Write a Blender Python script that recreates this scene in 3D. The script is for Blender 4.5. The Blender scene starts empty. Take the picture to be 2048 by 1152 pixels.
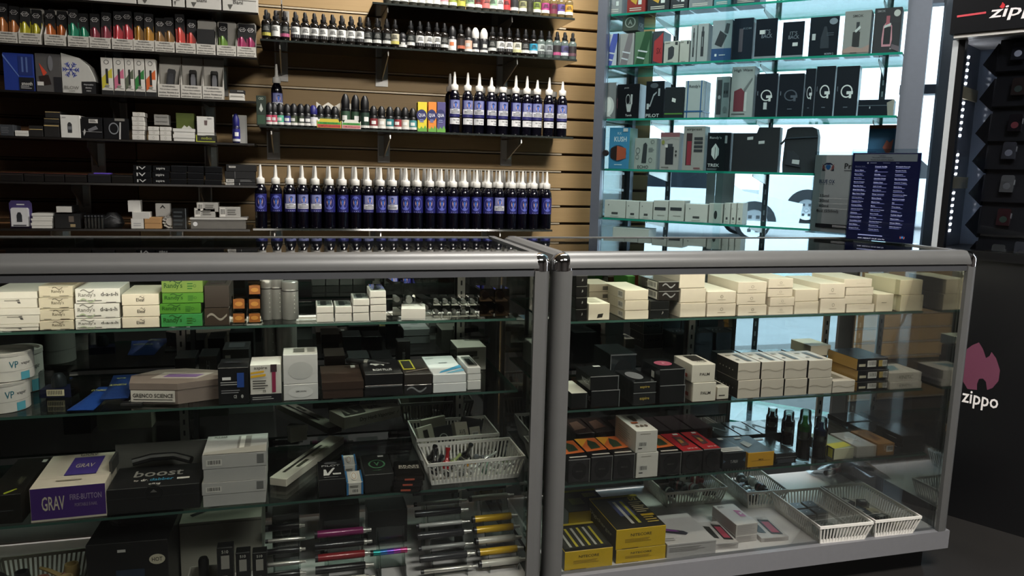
import bpy, math, random
from mathutils import Vector, Matrix
random.seed(7)
S = bpy.context.scene
COL = S.collection
R = math.radians
# ---------------------------------------------------------------- camera
F_PX, CX, CY = 1546.3, 1024.0, 576.0
CAM = Vector((0, 0, 1.155))
YAW, PITCH, ROLL = R(15.635), R(8.628), R(1.434)
_f = Vector((math.sin(YAW)*math.cos(PITCH), math.cos(YAW)*math.cos(PITCH), -math.sin(PITCH)))
_r = Vector((math.cos(YAW), -math.sin(YAW), 0)); _d = _f.cross(_r)
C_R = math.cos(ROLL)*_r - math.sin(ROLL)*_d
C_D = math.sin(ROLL)*_r + math.cos(ROLL)*_d
C_F = _f
cam = bpy.data.objects.new('camera', bpy.data.cameras.new('camera'))
cam.data.sensor_width = 36.0; cam.data.lens = F_PX/2048*36; cam.data.clip_start = .05
_m = Matrix((C_R, -C_D, -C_F)).transposed().to_4x4(); _m.translation = CAM
cam.matrix_world = _m
COL.objects.link(cam); S.camera = cam
# ---------------------------------------------------------------- world, exposure
w = bpy.data.worlds.new('overcast_sky'); S.world = w; w.use_nodes = True
wn = w.node_tree; bg = wn.nodes['Background']
tc = wn.nodes.new('ShaderNodeTexCoord'); nz = wn.nodes.new('ShaderNodeTexNoise'); rp = wn.nodes.new('ShaderNodeValToRGB')
nz.inputs['Scale'].default_value = 2.2; nz.inputs['Detail'].default_value = 4
rp.color_ramp.elements[0].color = (.86, .94, 1, 1); rp.color_ramp.elements[1].color = (1, 1, 1, 1)
rp.color_ramp.elements[0].position = .3; rp.color_ramp.elements[1].position = .62
wn.links.new(tc.outputs['Generated'], nz.inputs['Vector']); wn.links.new(nz.outputs['Fac'], rp.inputs['Fac']); wn.links.new(rp.outputs['Color'], bg.inputs['Color'])
bg.inputs['Strength'].default_value = 7.5
vs = S.view_settings
vs.view_transform = 'Standard'; vs.look = 'None'; vs.gamma = 1.0; vs.exposure = 0.0; vs.use_curve_mapping = False
S.cycles.transparent_max_bounces = 32; S.cycles.max_bounces = 10; S.cycles.glossy_bounces = 5
S.cycles.sample_clamp_indirect = 4.0; S.cycles.caustics_reflective = False; S.cycles.caustics_refractive = False
def area(name, loc, rot, sx, sy, power, col=(1, .96, .9)):
    l = bpy.data.lights.new(name, 'AREA'); l.shape = 'RECTANGLE'; l.size = sx; l.size_y = sy; l.energy = power; l.color = col
    o = bpy.data.objects.new(name, l); o.location = loc; o.rotation_euler = rot; COL.objects.link(o); return o
# ceiling troffers (their housings are built with the ceiling below)
TROFFERS = [(.95, 2.40, 1.1, .28, 60), (1.1, -.1, 1.15, .55, 165), (-.75, -.2, 1.15, .55, 9)]
ZC = 2.72
for i, (x, y, sx, sy, p) in enumerate(TROFFERS):
    area('ceiling_lamp', (x, y, ZC-.035), (0, 0, 0), sx, sy, p).data.spread = R(180 if i == 0 else 163)      # beam narrowed over the customer side to keep the far shelves dark
# ---------------------------------------------------------------- materials
MATS = {}
def lin(h):
    h = h.lstrip('#')
    if len(h) == 3: h = ''.join(c*2 for c in h)
    c = [int(h[i:i+2], 16)/255 for i in (0, 2, 4)]
    return tuple(x/12.92 if x <= .04045 else ((x+.055)/1.055)**2.4 for x in c)
def M(h, rough=.5, metal=0., coat=0., bump=0., var=.06, scale=60., wrap=False):
    k = (h, rough, metal, coat, bump, var, scale, wrap)
    if k in MATS: return MATS[k]
    m = bpy.data.materials.new('mat_'+h.strip('#')); m.use_nodes = True; nt = m.node_tree
    b = nt.nodes['Principled BSDF']; c = lin(h)
    b.inputs['Roughness'].default_value = rough; b.inputs['Metallic'].default_value = metal
    b.inputs['Coat Weight'].default_value = coat; b.inputs['Coat Roughness'].default_value = .08
    n = nt.nodes.new('ShaderNodeTexNoise'); n.inputs['Scale'].default_value = scale; n.inputs['Detail'].default_value = 3
    t = nt.nodes.new('ShaderNodeTexCoord'); nt.links.new(t.outputs['Object'], n.inputs['Vector'])
    mx = nt.nodes.new('ShaderNodeMix'); mx.data_type = 'RGBA'
    mx.inputs['A'].default_value = (*[x*(1-var) for x in c], 1); mx.inputs['B'].default_value = (*[min(1, x*(1+var)) for x in c], 1)
    nt.links.new(n.outputs['Fac'], mx.inputs['Factor']); nt.links.new(mx.outputs['Result'], b.inputs['Base Color'])
    if bump or wrap:
        bp = nt.nodes.new('ShaderNodeBump'); bp.inputs['Strength'].default_value = bump or .25; bp.inputs['Distance'].default_value = .004
        nt.links.new(n.outputs['Fac'], bp.inputs['Height'])
        nt.links.new(bp.outputs['Normal'], b.inputs['Coat Normal' if wrap else 'Normal'])
        if wrap: b.inputs['Coat Weight'].default_value = 1; n.inputs['Scale'].default_value = 35
    MATS[k] = m; return m
def glass(tint='#f4fbf8', refl=1., rough=.02, name='glass'):
    k = ('g', tint, refl, rough)
    if k in MATS: return MATS[k]
    m = bpy.data.materials.new(name); m.use_nodes = True; nt = m.node_tree; nt.nodes.remove(nt.nodes['Principled BSDF'])
    out = nt.nodes['Material Output']; tr = nt.nodes.new('ShaderNodeBsdfTransparent'); gl = nt.nodes.new('ShaderNodeBsdfGlossy')
    tr.inputs['Color'].default_value = (*lin(tint), 1); gl.inputs['Roughness'].default_value = rough
    fr = nt.nodes.new('ShaderNodeFresnel'); fr.inputs['IOR'].default_value = 1.45
    # smudges: fine noise roughens the reflection a little
    n = nt.nodes.new('ShaderNodeTexNoise'); n.inputs['Scale'].default_value = 6
    mu = nt.nodes.new('ShaderNodeMath'); mu.operation = 'MULTIPLY'; mu.inputs[1].default_value = rough*2
    nt.links.new(n.outputs['Fac'], mu.inputs[0]); nt.links.new(mu.outputs[0], gl.inputs['Roughness'])
    ml = nt.nodes.new('ShaderNodeMath'); ml.operation = 'MULTIPLY'; ml.inputs[1].default_value = refl; ml.use_clamp = True
    mx = nt.nodes.new('ShaderNodeMixShader')
    nt.links.new(fr.outputs[0], ml.inputs[0]); nt.links.new(ml.outputs[0], mx.inputs[0])
    nt.links.new(tr.outputs[0], mx.inputs[1]); nt.links.new(gl.outputs[0], mx.inputs[2]); nt.links.new(mx.outputs[0], out.inputs[0])
    MATS[k] = m; return m
def edgeglass(h, t=.55):
    k = ('e', h, t)
    if k in MATS: return MATS[k]
    m = bpy.data.materials.new('glass_edge'); m.use_nodes = True; nt = m.node_tree; b = nt.nodes['Principled BSDF']; out = nt.nodes['Material Output']
    b.inputs['Base Color'].default_value = (*lin(h), 1); b.inputs['Roughness'].default_value = .1
    tl = nt.nodes.new('ShaderNodeBsdfTranslucent'); tl.inputs['Color'].default_value = (*lin(h), 1)
    mx = nt.nodes.new('ShaderNodeMixShader'); mx.inputs[0].default_value = t
    nt.links.new(b.outputs[0], mx.inputs[1]); nt.links.new(tl.outputs[0], mx.inputs[2]); nt.links.new(mx.outputs[0], out.inputs[0])
    MATS[k] = m; return m
def emit(h, s):
    k = ('em', h, s)
    if k in MATS: return MATS[k]
    m = bpy.data.materials.new('lamp_diffuser'); m.use_nodes = True; b = m.node_tree.nodes['Principled BSDF']
    b.inputs['Emission Color'].default_value = (*lin(h), 1); b.inputs['Emission Strength'].default_value = s; b.inputs['Base Color'].default_value = (.8, .8, .8, 1)
    MATS[k] = m; return m
ALU = M('#5f5f5e', .42, .3, bump=.02, scale=30); ALUD = M('#46474a', .5, .3); CHROME = M('#e8e8ea', .05, 1, var=.02); BLACK = M('#0c0c0d', .45)
STEEL = M('#c4c1bb', .3, .75, var=.08, scale=25); WHITEP = M('#dcdad6', .4)
# ---------------------------------------------------------------- mesh helpers
class MB:
    def __init__(s): s.v = []; s.f = []; s.m = []; s.mats = []; s.sm = []
    def mi(s, mat):
        if mat not in s.mats: s.mats.append(mat)
        return s.mats.index(mat)
    def add(s, v, f, mat, smooth=False):
        o = len(s.v); s.v += [tuple(p) for p in v]; k = s.mi(mat)
        for q in f: s.f.append([i+o for i in q]); s.m.append(k); s.sm.append(smooth)
        return s
    def box(s, x0, x1, y0, y1, z0, z1, mat):
        v = [(x, y, z) for z in (z0, z1) for y in (y0, y1) for x in (x0, x1)]
        return s.add(v, [(0, 2, 3, 1), (4, 5, 7, 6), (0, 1, 5, 4), (2, 6, 7, 3), (0, 4, 6, 2), (1, 3, 7, 5)], mat)
    def prism(s, poly, a0, a1, mat, axis='x', smooth=False):
        """poly in the two other axes, extruded along axis"""
        n = len(poly)
        def P(p, a): return (a, p[0], p[1]) if axis == 'x' else ((p[0], a, p[1]) if axis == 'y' else (p[0], p[1], a))
        v = [P(p, a0) for p in poly]+[P(p, a1) for p in poly]
        f = [(i, (i+1) % n, n+(i+1) % n, n+i) for i in range(n)]
        s.add(v, f, mat, smooth); s.add(v, [tuple(range(n))[::-1], tuple(range(n, 2*n))], mat); return s
    def lathe(s, prof, mat, n=16, c=(0, 0, 0), a0=0., a1=2*math.pi, axis='z'):
        full = abs(a1-a0-2*math.pi) < 1e-6; k = n if full else n+1; v = []
        for r, z in prof:
            for i in range(k):
                a = a0+(a1-a0)*i/n; p = (r*math.cos(a), r*math.sin(a), z)
                if axis == 'x': p = (p[2], p[0], p[1])
                if axis == 'y': p = (p[0], p[2], p[1])
                v.append((p[0]+c[0], p[1]+c[1], p[2]+c[2]))
        f = []
        for j in range(len(prof)-1):
            for i in range(n):
                i2 = (i+1) % k; f.append((j*k+i, j*k+i2, (j+1)*k+i2, (j+1)*k+i))
        return s.add(v, f, mat, True)
    def tube(s, pts, r, mat, n=6, rad=None):
        pts = [Vector(p) for p in pts]; v = []; f = []; up = Vector((.13, .27, .95))
        for i, p in enumerate(pts):
            t = (pts[min(i+1, len(pts)-1)]-pts[max(i-1, 0)]).normalized(); a = t.cross(up).normalized(); b = t.cross(a); q = rad[i] if rad else r
            for k in range(n): an = 2*math.pi*k/n; v.append(p+q*(a*math.cos(an)+b*math.sin(an)))
        for i in range(len(pts)-1):
            for k in range(n): f.append((i*n+k, i*n+(k+1) % n, (i+1)*n+(k+1) % n, (i+1)*n+k))
        f += [tuple(range(n)), tuple(range((len(pts)-1)*n, len(pts)*n))]
        return s.add(v, f, mat, True)
    def mesh(s, name):
        me = bpy.data.meshes.new(name); me.from_pydata(s.v, [], s.f)
        for m in s.mats: me.materials.append(m)
        me.polygons.foreach_set('material_index', s.m); me.polygons.foreach_set('use_smooth', s.sm)
        me.update()
        if any(s.sm): me.set_sharp_from_angle(angle=.7)
        return me
    def build(s, name, parent=None, loc=None, rz=0): return ob(name, s.mesh(name), parent, loc, rz)
def ob(name, me, parent=None, loc=None, rz=0):
    o = bpy.data.objects.new(name, me); COL.objects.link(o)
    if parent: o.parent = parent
    if loc is not None: o.location = loc
    if rz: o.rotation_euler.z = rz
    return o
def tag(o, label, cat, group=None, kind=None):
    o['label'] = label; o['category'] = cat
    if group: o['group'] = group
    if kind: o['kind'] = kind
    return o
def struct(o, label=None): o['kind'] = 'structure'; o['label'] = label or o.name.replace('_', ' '); return o
def empty(name, loc, rz=0): return ob(name, None, None, loc, rz)
def clone(o, loc=None, rz=None):
    r = o.copy(); COL.objects.link(r)
    if loc is not None: r.location = loc
    if rz is not None: r.rotation_euler.z = rz
    for c in o.children:
        d = c.copy(); COL.objects.link(d); d.parent = r; d.matrix_parent_inverse = c.matrix_parent_inverse
        for e in c.children:
            g = e.copy(); COL.objects.link(g); g.parent = d
    return r
ORD = 'first second third fourth fifth sixth seventh eighth ninth tenth eleventh twelfth thirteenth fourteenth fifteenth sixteenth seventeenth eighteenth nineteenth twentieth twenty-first twenty-second twenty-third twenty-fourth twenty-fifth twenty-sixth twenty-seventh twenty-eighth twenty-ninth thirtieth thirty-first thirty-second thirty-third thirty-fourth thirty-fifth thirty-sixth thirty-seventh thirty-eighth thirty-ninth fortieth'.split()
# ---------------------------------------------------------------- frames: planes things stand on
class Frame:
    def __init__(s, o, rz):
        s.o = Vector(o); s.rz = rz; s.ex = Vector((math.cos(rz), math.sin(rz), 0)); s.ey = Vector((-math.sin(rz), math.cos(rz), 0))
    def P(s, u, v, z): return s.o+u*s.ex+v*s.ey+Vector((0, 0, z))
    def u(s, px, off, z):            # where a vertical plane through the eye at column px meets the line (off, z)
        n = C_R-C_F*((px-CX)/F_PX); q = s.o+off*s.ey+Vector((0, 0, z))-CAM
        return -n.dot(q)/n.dot(s.ex)
    def z(s, py, u, off):
        n = C_D-C_F*((py-CY)/F_PX); q = s.o+u*s.ex+off*s.ey-CAM
        return -n.dot(q)/n.z
    def uz(s, px, py, off):
        z = 1.
        for _ in range(6): u = s.u(px, off, z); z = s.z(py, u, off)
        return u, z
WALL = Frame((0, 3.28, 0), 0); CASE = Frame((0, 0, 0), 0); WIN = Frame((1.205, 3.05, 0), R(-45)); TOW = Frame((2.113, 2.167, 0), R(-60))
# ---------------------------------------------------------------- flat print
TXT = {}
def text2d(t):
    if t not in TXT:
        c = bpy.data.curves.new('lettering', 'FONT'); c.body = t; c.resolution_u = 2; c.offset = .012
        o = bpy.data.objects.new('lettering', c); me = bpy.data.meshes.new_from_object(o)
        v = [tuple(p.co[:2]) for p in me.vertices]; f = [tuple(p.vertices) for p in me.polygons]
        bpy.data.objects.remove(o); bpy.data.curves.remove(c); bpy.data.meshes.remove(me)
        xs = [p[0] for p in v] or [0, 1]; ys = [p[1] for p in v] or [0, 1]
        x0, x1, y0, y1 = min(xs), max(xs), min(ys), max(ys); W = max(x1-x0, 1e-4); H = max(y1-y0, 1e-4)
        TXT[t] = ([((p[0]-x0)/W-.5, (p[1]-y0)/H-.5) for p in v], f, W/H)
    return TXT[t]
def facemap(face, w, d, h, e):
    if face == 'f': return lambda u, v: ((u-.5)*w, -d/2-e, v*h)
    if face == 'b': return lambda u, v: ((.5-u)*w, d/2+e, v*h)
    if face == 't': return lambda u, v: ((u-.5)*w, (v-.5)*d, h+e)
    if face == 'l': return lambda u, v: (-w/2-e, (.5-u)*d, v*h)
    return lambda u, v: (w/2+e, (u-.5)*d, v*h)
def ell(n=18): return [(math.cos(2*math.pi*i/n), math.sin(2*math.pi*i/n)) for i in range(n)]
OXP = [([(-.5, .42), (-.42, .72), (-.2, .92), (.2, .92), (.42, .72), (.5, .42), (.34, .62), (.18, .7), (0, .66), (-.18, .7), (-.34, .62)], 0),
       ([(-.2, .62), (.2, .62), (.26, .3), (.1, -.1), (-.1, -.1), (-.26, .3)], 1),
       ([(-.62, .8), (-.4, .4), (-.3, .1), (-.52, .3)], 2), ([(.62, .8), (.4, .4), (.3, .1), (.52, .3)], 2),
       ([(-.66, .5), (-.36, .05), (-.24, -.3), (-.54, .05)], 2), ([(.66, .5), (.36, .05), (.24, -.3), (.54, .05)], 2),
       ([(-.6, .15), (-.3, -.3), (-.6, -.3)], 3), ([(.6, .15), (.3, -.3), (.6, -.3)], 3)]
def deco_parts(st, w, d, h):
    """printed panels, lettering and stickers of one carton as (name, mesh)"""
    out = []
    for i, q in enumerate(st.get('d', ())):
        k, face = q[0], q[1]; fm = facemap(face, w, d, h, .0005+.00025*i); mb = MB()
        if k == 'r':
            u0, v0, u1, v1, c = q[2:7]; mb.add([fm(u0, v0), fm(u1, v0), fm(u1, v1), fm(u0, v1)], [(0, 1, 2, 3)], M(c, .45)); nm = 'printed_panel'
        elif k == 'o':
            uc, vc, ru, rv, c = q[2:7]; p = [fm(uc+ru*a, vc+rv*b) for a, b in ell()]; mb.add(p, [tuple(range(len(p)))], M(c, .45)); nm = 'printed_oval'
        elif k == 'n':      # ring
            uc, vc, ru, rv, c = q[2:7]; e = ell(20); p = [fm(uc+ru*a, vc+rv*b) for a, b in e]+[fm(uc+ru*a*.8, vc+rv*b*.8) for a, b in e]
            mb.add(p, [(j, (j+1) % 20, 20+(j+1) % 20, 20+j) for j in range(20)], M(c, .45)); nm = 'printed_ring'
        elif k == 'p':
            c = q[3]; p = [fm(*a) for a in q[2]]; mb.add(p, [tuple(range(len(p)))], M(c, .45)); nm = 'printed_shape'
        elif k == 't':
            t, uc, vc, tw, th, c = q[2:8]; v, f, _ = text2d(t); mb.add([fm(uc+a*tw, vc+b*th) for a, b in v], f, M(c, .4)); nm = 'lettering'
        elif k == 'b':      # barcode sticker
            u0, v0, u1, v1 = q[2:6]; mb.add([fm(u0, v0), fm(u1, v0), fm(u1, v1), fm(u0, v1)], [(0, 1, 2, 3)], M('#cfccc4', .6))
            fm2 = facemap(face, w, d, h, .0007+.00025*i); rr = random.Random(i+3); x = u0+(u1-u0)*.1
            while x < u1-(u1-u0)*.12:
                bw = (u1-u0)*rr.choice((.02, .035, .05)); mb.add([fm2(x, v0+(v1-v0)*.25), fm2(x+bw, v0+(v1-v0)*.25), fm2(x+bw, v1-(v1-v0)*.12), fm2(x, v1-(v1-v0)*.12)], [(0, 1, 2, 3)], M('#1b1b1b', .6)); x += bw+(u1-u0)*rr.choice((.03, .05))
            nm = 'barcode_sticker'
        elif k == 'L':      # block of small print lines
            u0, v0, u1, v1, n, c = q[2:8]; rr = random.Random(n+i)
            for j in range(n):
                vv = v1-(v1-v0)*(j+.2)/n; hh = (v1-v0)/n*.45; ue = u0+(u1-u0)*rr.uniform(.7, 1)
                mb.add([fm(u0, vv-hh), fm(ue, vv-hh), fm(ue, vv), fm(u0, vv)], [(0, 1, 2, 3)], M(c, .5))
            nm = 'small_print'
        elif k == 'ox':
            uc, vc, ru, rv = q[2:6]; cs = ('#12224a', '#2f6fb0', '#a8504c', '#3d4652')
            for p, ci in OXP: pp = [fm(uc+ru*a, vc+rv*b) for a, b in p]; mb.add(pp, [tuple(range(len(pp)))], M(cs[ci], .45))
            nm = 'bull_emblem'
        elif k == 'w':      # wave / script flourish
            u0, v0, u1, v1, c = q[2:7]; p = []
            for j in range(13): t = j/12; p.append((u0+(u1-u0)*t, v0+(v1-v0)*(.5+.4*math.sin(t*7))))
            for j in range(12):
                a, b = p[j], p[j+1]; e = (v1-v0)*.16; mb.add([fm(a[0], a[1]-e), fm(b[0], b[1]-e), fm(b[0], b[1]+e), fm(a[0], a[1]+e)], [(0, 1, 2, 3)], M(c, .5))
            nm = 'script_flourish'
        elif k == 'H':      # proud block (clear window tray / flap): real relief
            u0, v0, u1, v1, c, e = q[2:8]; a = facemap(face, w, d, h, 0.); b = facemap(face, w, d, h, e)
            p = [a(u0, v0), a(u1, v0), a(u1, v1), a(u0, v1), b(u0, v0), b(u1, v0), b(u1, v1), b(u0, v1)]
            mb.add(p, [(4, 5, 6, 7), (0, 1, 5, 4), (1, 2, 6, 5), (2, 3, 7, 6), (3, 0, 4, 7)], c if not isinstance(c, str) else M(c, .4)); nm = 'raised_panel'
        if len(q) and isinstance(q[-1], str) and q[-1].startswith('@'): nm = q[-1][1:]
        out.append((nm, mb.mesh(nm)))
    return out
def carton_mesh(w, d, h, st):
    c = min(.0009, w*.1, h*.1); x, y, z = w/2, d/2, h/2; V = {}; v = []
    for sx in (-1, 1):
        for sy in (-1, 1):
            for sz in (-1, 1):
                for a, p in enumerate(((x, y-c, z-c), (x-c, y, z-c), (x-c, y-c, z))):
                    V[sx, sy, sz, a] = len(v); v.append((sx*p[0], sy*p[1], sz*p[2]+z))
    ft = st.get('faces', {}); kw = st.get('kw', {}); base = st.get('m') or M(st.get('c', '#888'), **kw)
    fm = lambda k: M(ft[k], **kw) if k in ft and isinstance(ft[k], str) else ft.get(k, base)
    mb = MB()
    def face(ids, mat):
        ps = [Vector(v[i]) for i in ids]; n = (ps[1]-ps[0]).cross(ps[2]-ps[0]); cen = sum(ps, Vector())/len(ps)-Vector((0, 0, z))
        if n.dot(cen) < 0: ids = ids[::-1]
        mb.f.append(list(ids)); mb.m.append(mb.mi(mat)); mb.sm.append(False)
    mb.v = v
    for a, s_, k in ((1, -1, 'f'), (1, 1, 'b'), (0, -1, 'l'), (0, 1, 'r'), (2, 1, 't'), (2, -1, 'd')):
        o = [i for i in range(3) if i != a]; ids = []
        for s1, s2 in ((-1, -1), (1, -1), (1, 1), (-1, 1)):
            t = [0, 0, 0]; t[a] = s_; t[o[0]] = s1; t[o[1]] = s2; ids.append(V[t[0], t[1], t[2], a])
        face(ids, fm(k))
    for a in range(3):
        o = [i for i in range(3) if i != a]
        for s1 in (-1, 1):
            for s2 in (-1, 1):
                def q(sa, k): t = [0, 0, 0]; t[a] = sa; t[o[0]] = s1; t[o[1]] = s2; return V[t[0], t[1], t[2], k]
                face([q(-1, o[0]), q(1, o[0]), q(1, o[1]), q(-1, o[1])], base)
    for sx in (-1, 1):
        for sy in (-1, 1):
            for sz in (-1, 1): face([V[sx, sy, sz, a] for a in range(3)], base)
    return mb.mesh('carton')
PROTO = {}
def carton(name, w, d, h, st, loc, rz=0):
    key = (id(st), round(w, 4), round(d, 4), round(h, 4))
    if key not in PROTO:
        lid = st.get('lid'); parts = deco_parts(st, w, d, h)
        if lid:      # lift-off lid: a sleeve a little wider than the body
            mb = MB(); e = .0012; hz = h*(1-lid)
            mb.box(-w/2-e, w/2+e, -d/2-e, d/2+e, hz, h+.0003, M(st.get('lc', st.get('c', '#888')), **st.get('kw', {}))); 
            parts = [('lid', mb.mesh('lid'))]+[(n, m) for n, m in parts]
            for n, m in parts[1:]:
                for vx in m.vertices:
                    if vx.co.y < -d/2 and vx.co.z > hz: vx.co.y -= .0013
                    if vx.co.z > h: vx.co.z += .0004
        PROTO[key] = (carton_mesh(w-.0006, d, h-.0003, st), parts)
    me, parts = PROTO[key]
    o = ob(name, me, None, loc, rz)
    for n, m in parts: ob(n, m, o)
    return o
def put(F, z, off, x0, x1, yt, dep, st, name, label, cat='box', grp=None, rot=0, zb=None):
    """a carton standing on height z, its front face at depth off between columns x0 and x1, its top at row yt"""
    zb = z if zb is None else zb
    u0, u1 = F.u(x0, off, zb), F.u(x1, off, zb); um = (u0+u1)/2
    h = max(.006, F.z(yt, um, off)-zb)
    o = carton(name, abs(u1-u0)-.001, dep, h, st, F.P(um, off+dep/2, zb), F.rz+R(rot))
    tag(o, label, cat, grp); o['_top'] = zb+h
    return o
UP = ['lowest', 'second up', 'third up', 'fourth up', 'fifth up', 'sixth up', 'seventh up']
def stack(F, z, off, x0, x1, ys, dep, st, name, label, cat='box', grp=None, rot=0, jit=.003, sts=None):
    n = len(ys); zb = z; r = random.Random(int(x0*7+ys[0]))
    for i, yt in enumerate(ys):
        pos = UP[i] if i < n-1 else 'topmost'
        lb = f'{label}, {pos} of its stack' if n > 1 else label
        if len(lb.split()) > 16: lb = f'{label}, {pos}'
        o = put(F, z, off, x0, x1, yt, dep, (sts[i] if sts else st), name, lb, cat, grp, rot+(r.uniform(-1, 1)*180*jit if i else 0), zb)
        if i: o.location += F.ex*r.uniform(-jit, jit)+F.ey*r.uniform(0, jit)
        zb = o['_top']+.0005; del o['_top']
    return zb
# ================================================================ the room
FLOORM = M('#1e1c1b', .5, var=.25, scale=9); DARKWALL = M('#3b3634', .8)
b = MB(); b.box(-3.2, 4.2, -3.2, 4.6, -.05, 0, FLOORM); struct(b.build('floor'), 'dark vinyl floor of the shop')
b = MB(); b.box(-3.2, 4.2, -3.2, 3.5, 2.75, 2.8, M('#b9b6b0', .9)); struct(b.build('ceiling'), 'pale ceiling of the shop')
b = MB(); b.box(-2.75, -2.65, -3.2, 3.4, 0, 2.75, DARKWALL); struct(b.build('wall_left'), 'dark side wall')
b = MB(); b.box(-2.75, 3.6, -3.2, -3.1, 0, 2.75, DARKWALL); struct(b.build('wall_front'), 'dark wall behind the viewer')
b = MB(); b.box(3.6, 3.7, -3.2, 1.25, 0, 2.75, DARKWALL); struct(b.build('wall_right'), 'dark wall past the lighter display')
for i, (x, y, sx, sy, p) in enumerate(TROFFERS):
    e = empty('ceiling_light', (x, y, 2.75)); b = MB(); t = .03
    for q in ((-sx/2-t, sx/2+t, -sy/2-t, -sy/2), (-sx/2-t, sx/2+t, sy/2, sy/2+t), (-sx/2-t, -sx/2, -sy/2, sy/2), (sx/2, sx/2+t, -sy/2, sy/2)): b.box(*q, -.05, 0, WHITEP)
    b.build('housing', e); b = MB(); b.box(-sx/2, sx/2, -sy/2, sy/2, -.03, -.022, emit('#fff4e0', 2.2)); b.build('diffuser', e)
    tag(e, ['long ceiling light above the aisle behind the counter', 'square ceiling light over the customer side', 'dim ceiling light over the far end of the counter'][i], 'ceiling light')
# slatwall: a backing board and separate planks with metal groove inserts
wb = MB(); wb.box(-2.65, 1.56, 3.302, 3.40, 0, 2.75, M('#4a3826', .8)); wall = struct(wb.build('wall_back'), 'wood slatwall behind the counter')
def woodmat(a, c):
    k = ('wood', a, c)
    if k in MATS: return MATS[k]
    m = M(a, .5, var=.02, scale=3).copy(); nt = m.node_tree; b_ = nt.nodes['Principled BSDF']
    t = nt.nodes.new('ShaderNodeTexCoord'); mp = nt.nodes.new('ShaderNodeMapping'); mp.inputs['Scale'].default_value = (2.5, 30, 42)
    n = nt.nodes.new('ShaderNodeTexNoise'); n.inputs['Scale'].default_value = 3; n.inputs['Detail'].default_value = 6
    mx = nt.nodes.new('ShaderNodeMix'); mx.data_type = 'RGBA'; mx.inputs['A'].default_value = (*lin(a), 1); mx.inputs['B'].default_value = (*lin(c), 1)
    nt.links.new(t.outputs['Object'], mp.inputs[0]); nt.links.new(mp.outputs[0], n.inputs[0]); nt.links.new(n.outputs[0], mx.inputs['Factor']); nt.links.new(mx.outputs['Result'], b_.inputs['Base Color'])
    MATS[k] = m; return m
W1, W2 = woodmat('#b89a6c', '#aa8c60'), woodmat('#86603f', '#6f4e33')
PITCH_S = .0762; Z0 = 1.5406 % PITCH_S
XS = WALL.u(270, 0, 1.3)
def plank(x0, x1, mat):
    b = MB(); hh = PITCH_S-.011; b.prism([(0, .002), (.003, 0), (.017, 0), (.017, hh), (.003, hh), (0, hh-.002)], x0, x1, mat); return b.mesh('plank')
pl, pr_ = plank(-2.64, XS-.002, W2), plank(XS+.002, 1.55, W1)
def insert(x0, x1, m): b = MB(); b.prism([(-.002, -.0075), (-.002, -.0015), (.0165, -.0005), (.0165, -.0085)], x0, x1, m); return b.mesh('groove_insert')
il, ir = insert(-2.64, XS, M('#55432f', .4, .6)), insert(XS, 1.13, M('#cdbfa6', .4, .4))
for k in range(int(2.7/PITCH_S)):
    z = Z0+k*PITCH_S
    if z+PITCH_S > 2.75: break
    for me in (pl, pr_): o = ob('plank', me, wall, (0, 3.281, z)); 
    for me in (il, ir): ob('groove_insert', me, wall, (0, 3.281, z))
# ---------------------------------------------------------------- window wall, exterior
WW = Frame(WIN.P(0, .42, 0), R(-45))      # glazing plane, behind the display cabinet
MUL = M('#6f7783', .35, .6); MULD = M('#39404b', .4, .4)
def mullion(n, u, w, z0=0., z1=2.75, d=.09, mat=MUL):
    b = MB(); b.prism([(-w/2, -d/2), (-w/2+.008, -d/2-.008), (w/2-.008, -d/2-.008), (w/2, -d/2), (w/2, d/2), (-w/2, d/2)], z0, z1, mat, 'z'); o = b.build(n, None, WW.P(u, 0, 0), WW.rz); struct(o, 'grey aluminium window mullion'); return o
umul = [-.02]+[WW.u(px, 0, 1.4) for px in (1884,)]+[2.35, 2.6]
for i, u in enumerate(umul): mullion(f'trim_{i+1}', u, .075 if i != 1 else .06)
for i, (z, w_) in enumerate(((.05, .10), (2.7, .1), (1.50, .035), (1.83, .035))):
    b = MB(); b.box(umul[0] if i < 2 else WW.u(1800, 0, 1.5), umul[-1], -.035, .035, z-w_/2, z+w_/2, MUL); struct(b.build(f'trim_{i+7}', None, WW.P(0, 0, 0), WW.rz), 'horizontal window bar')
for i in range(len(umul)-1):
    b = MB(); b.box(umul[i]+.03, umul[i+1]-.03, -.004, .004, .1, 2.65, glass('#c6d1d7', .7)); struct(b.build(f'window_{i+1}', None, WW.P(0, 0, 0), WW.rz), 'storefront window pane')
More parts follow.
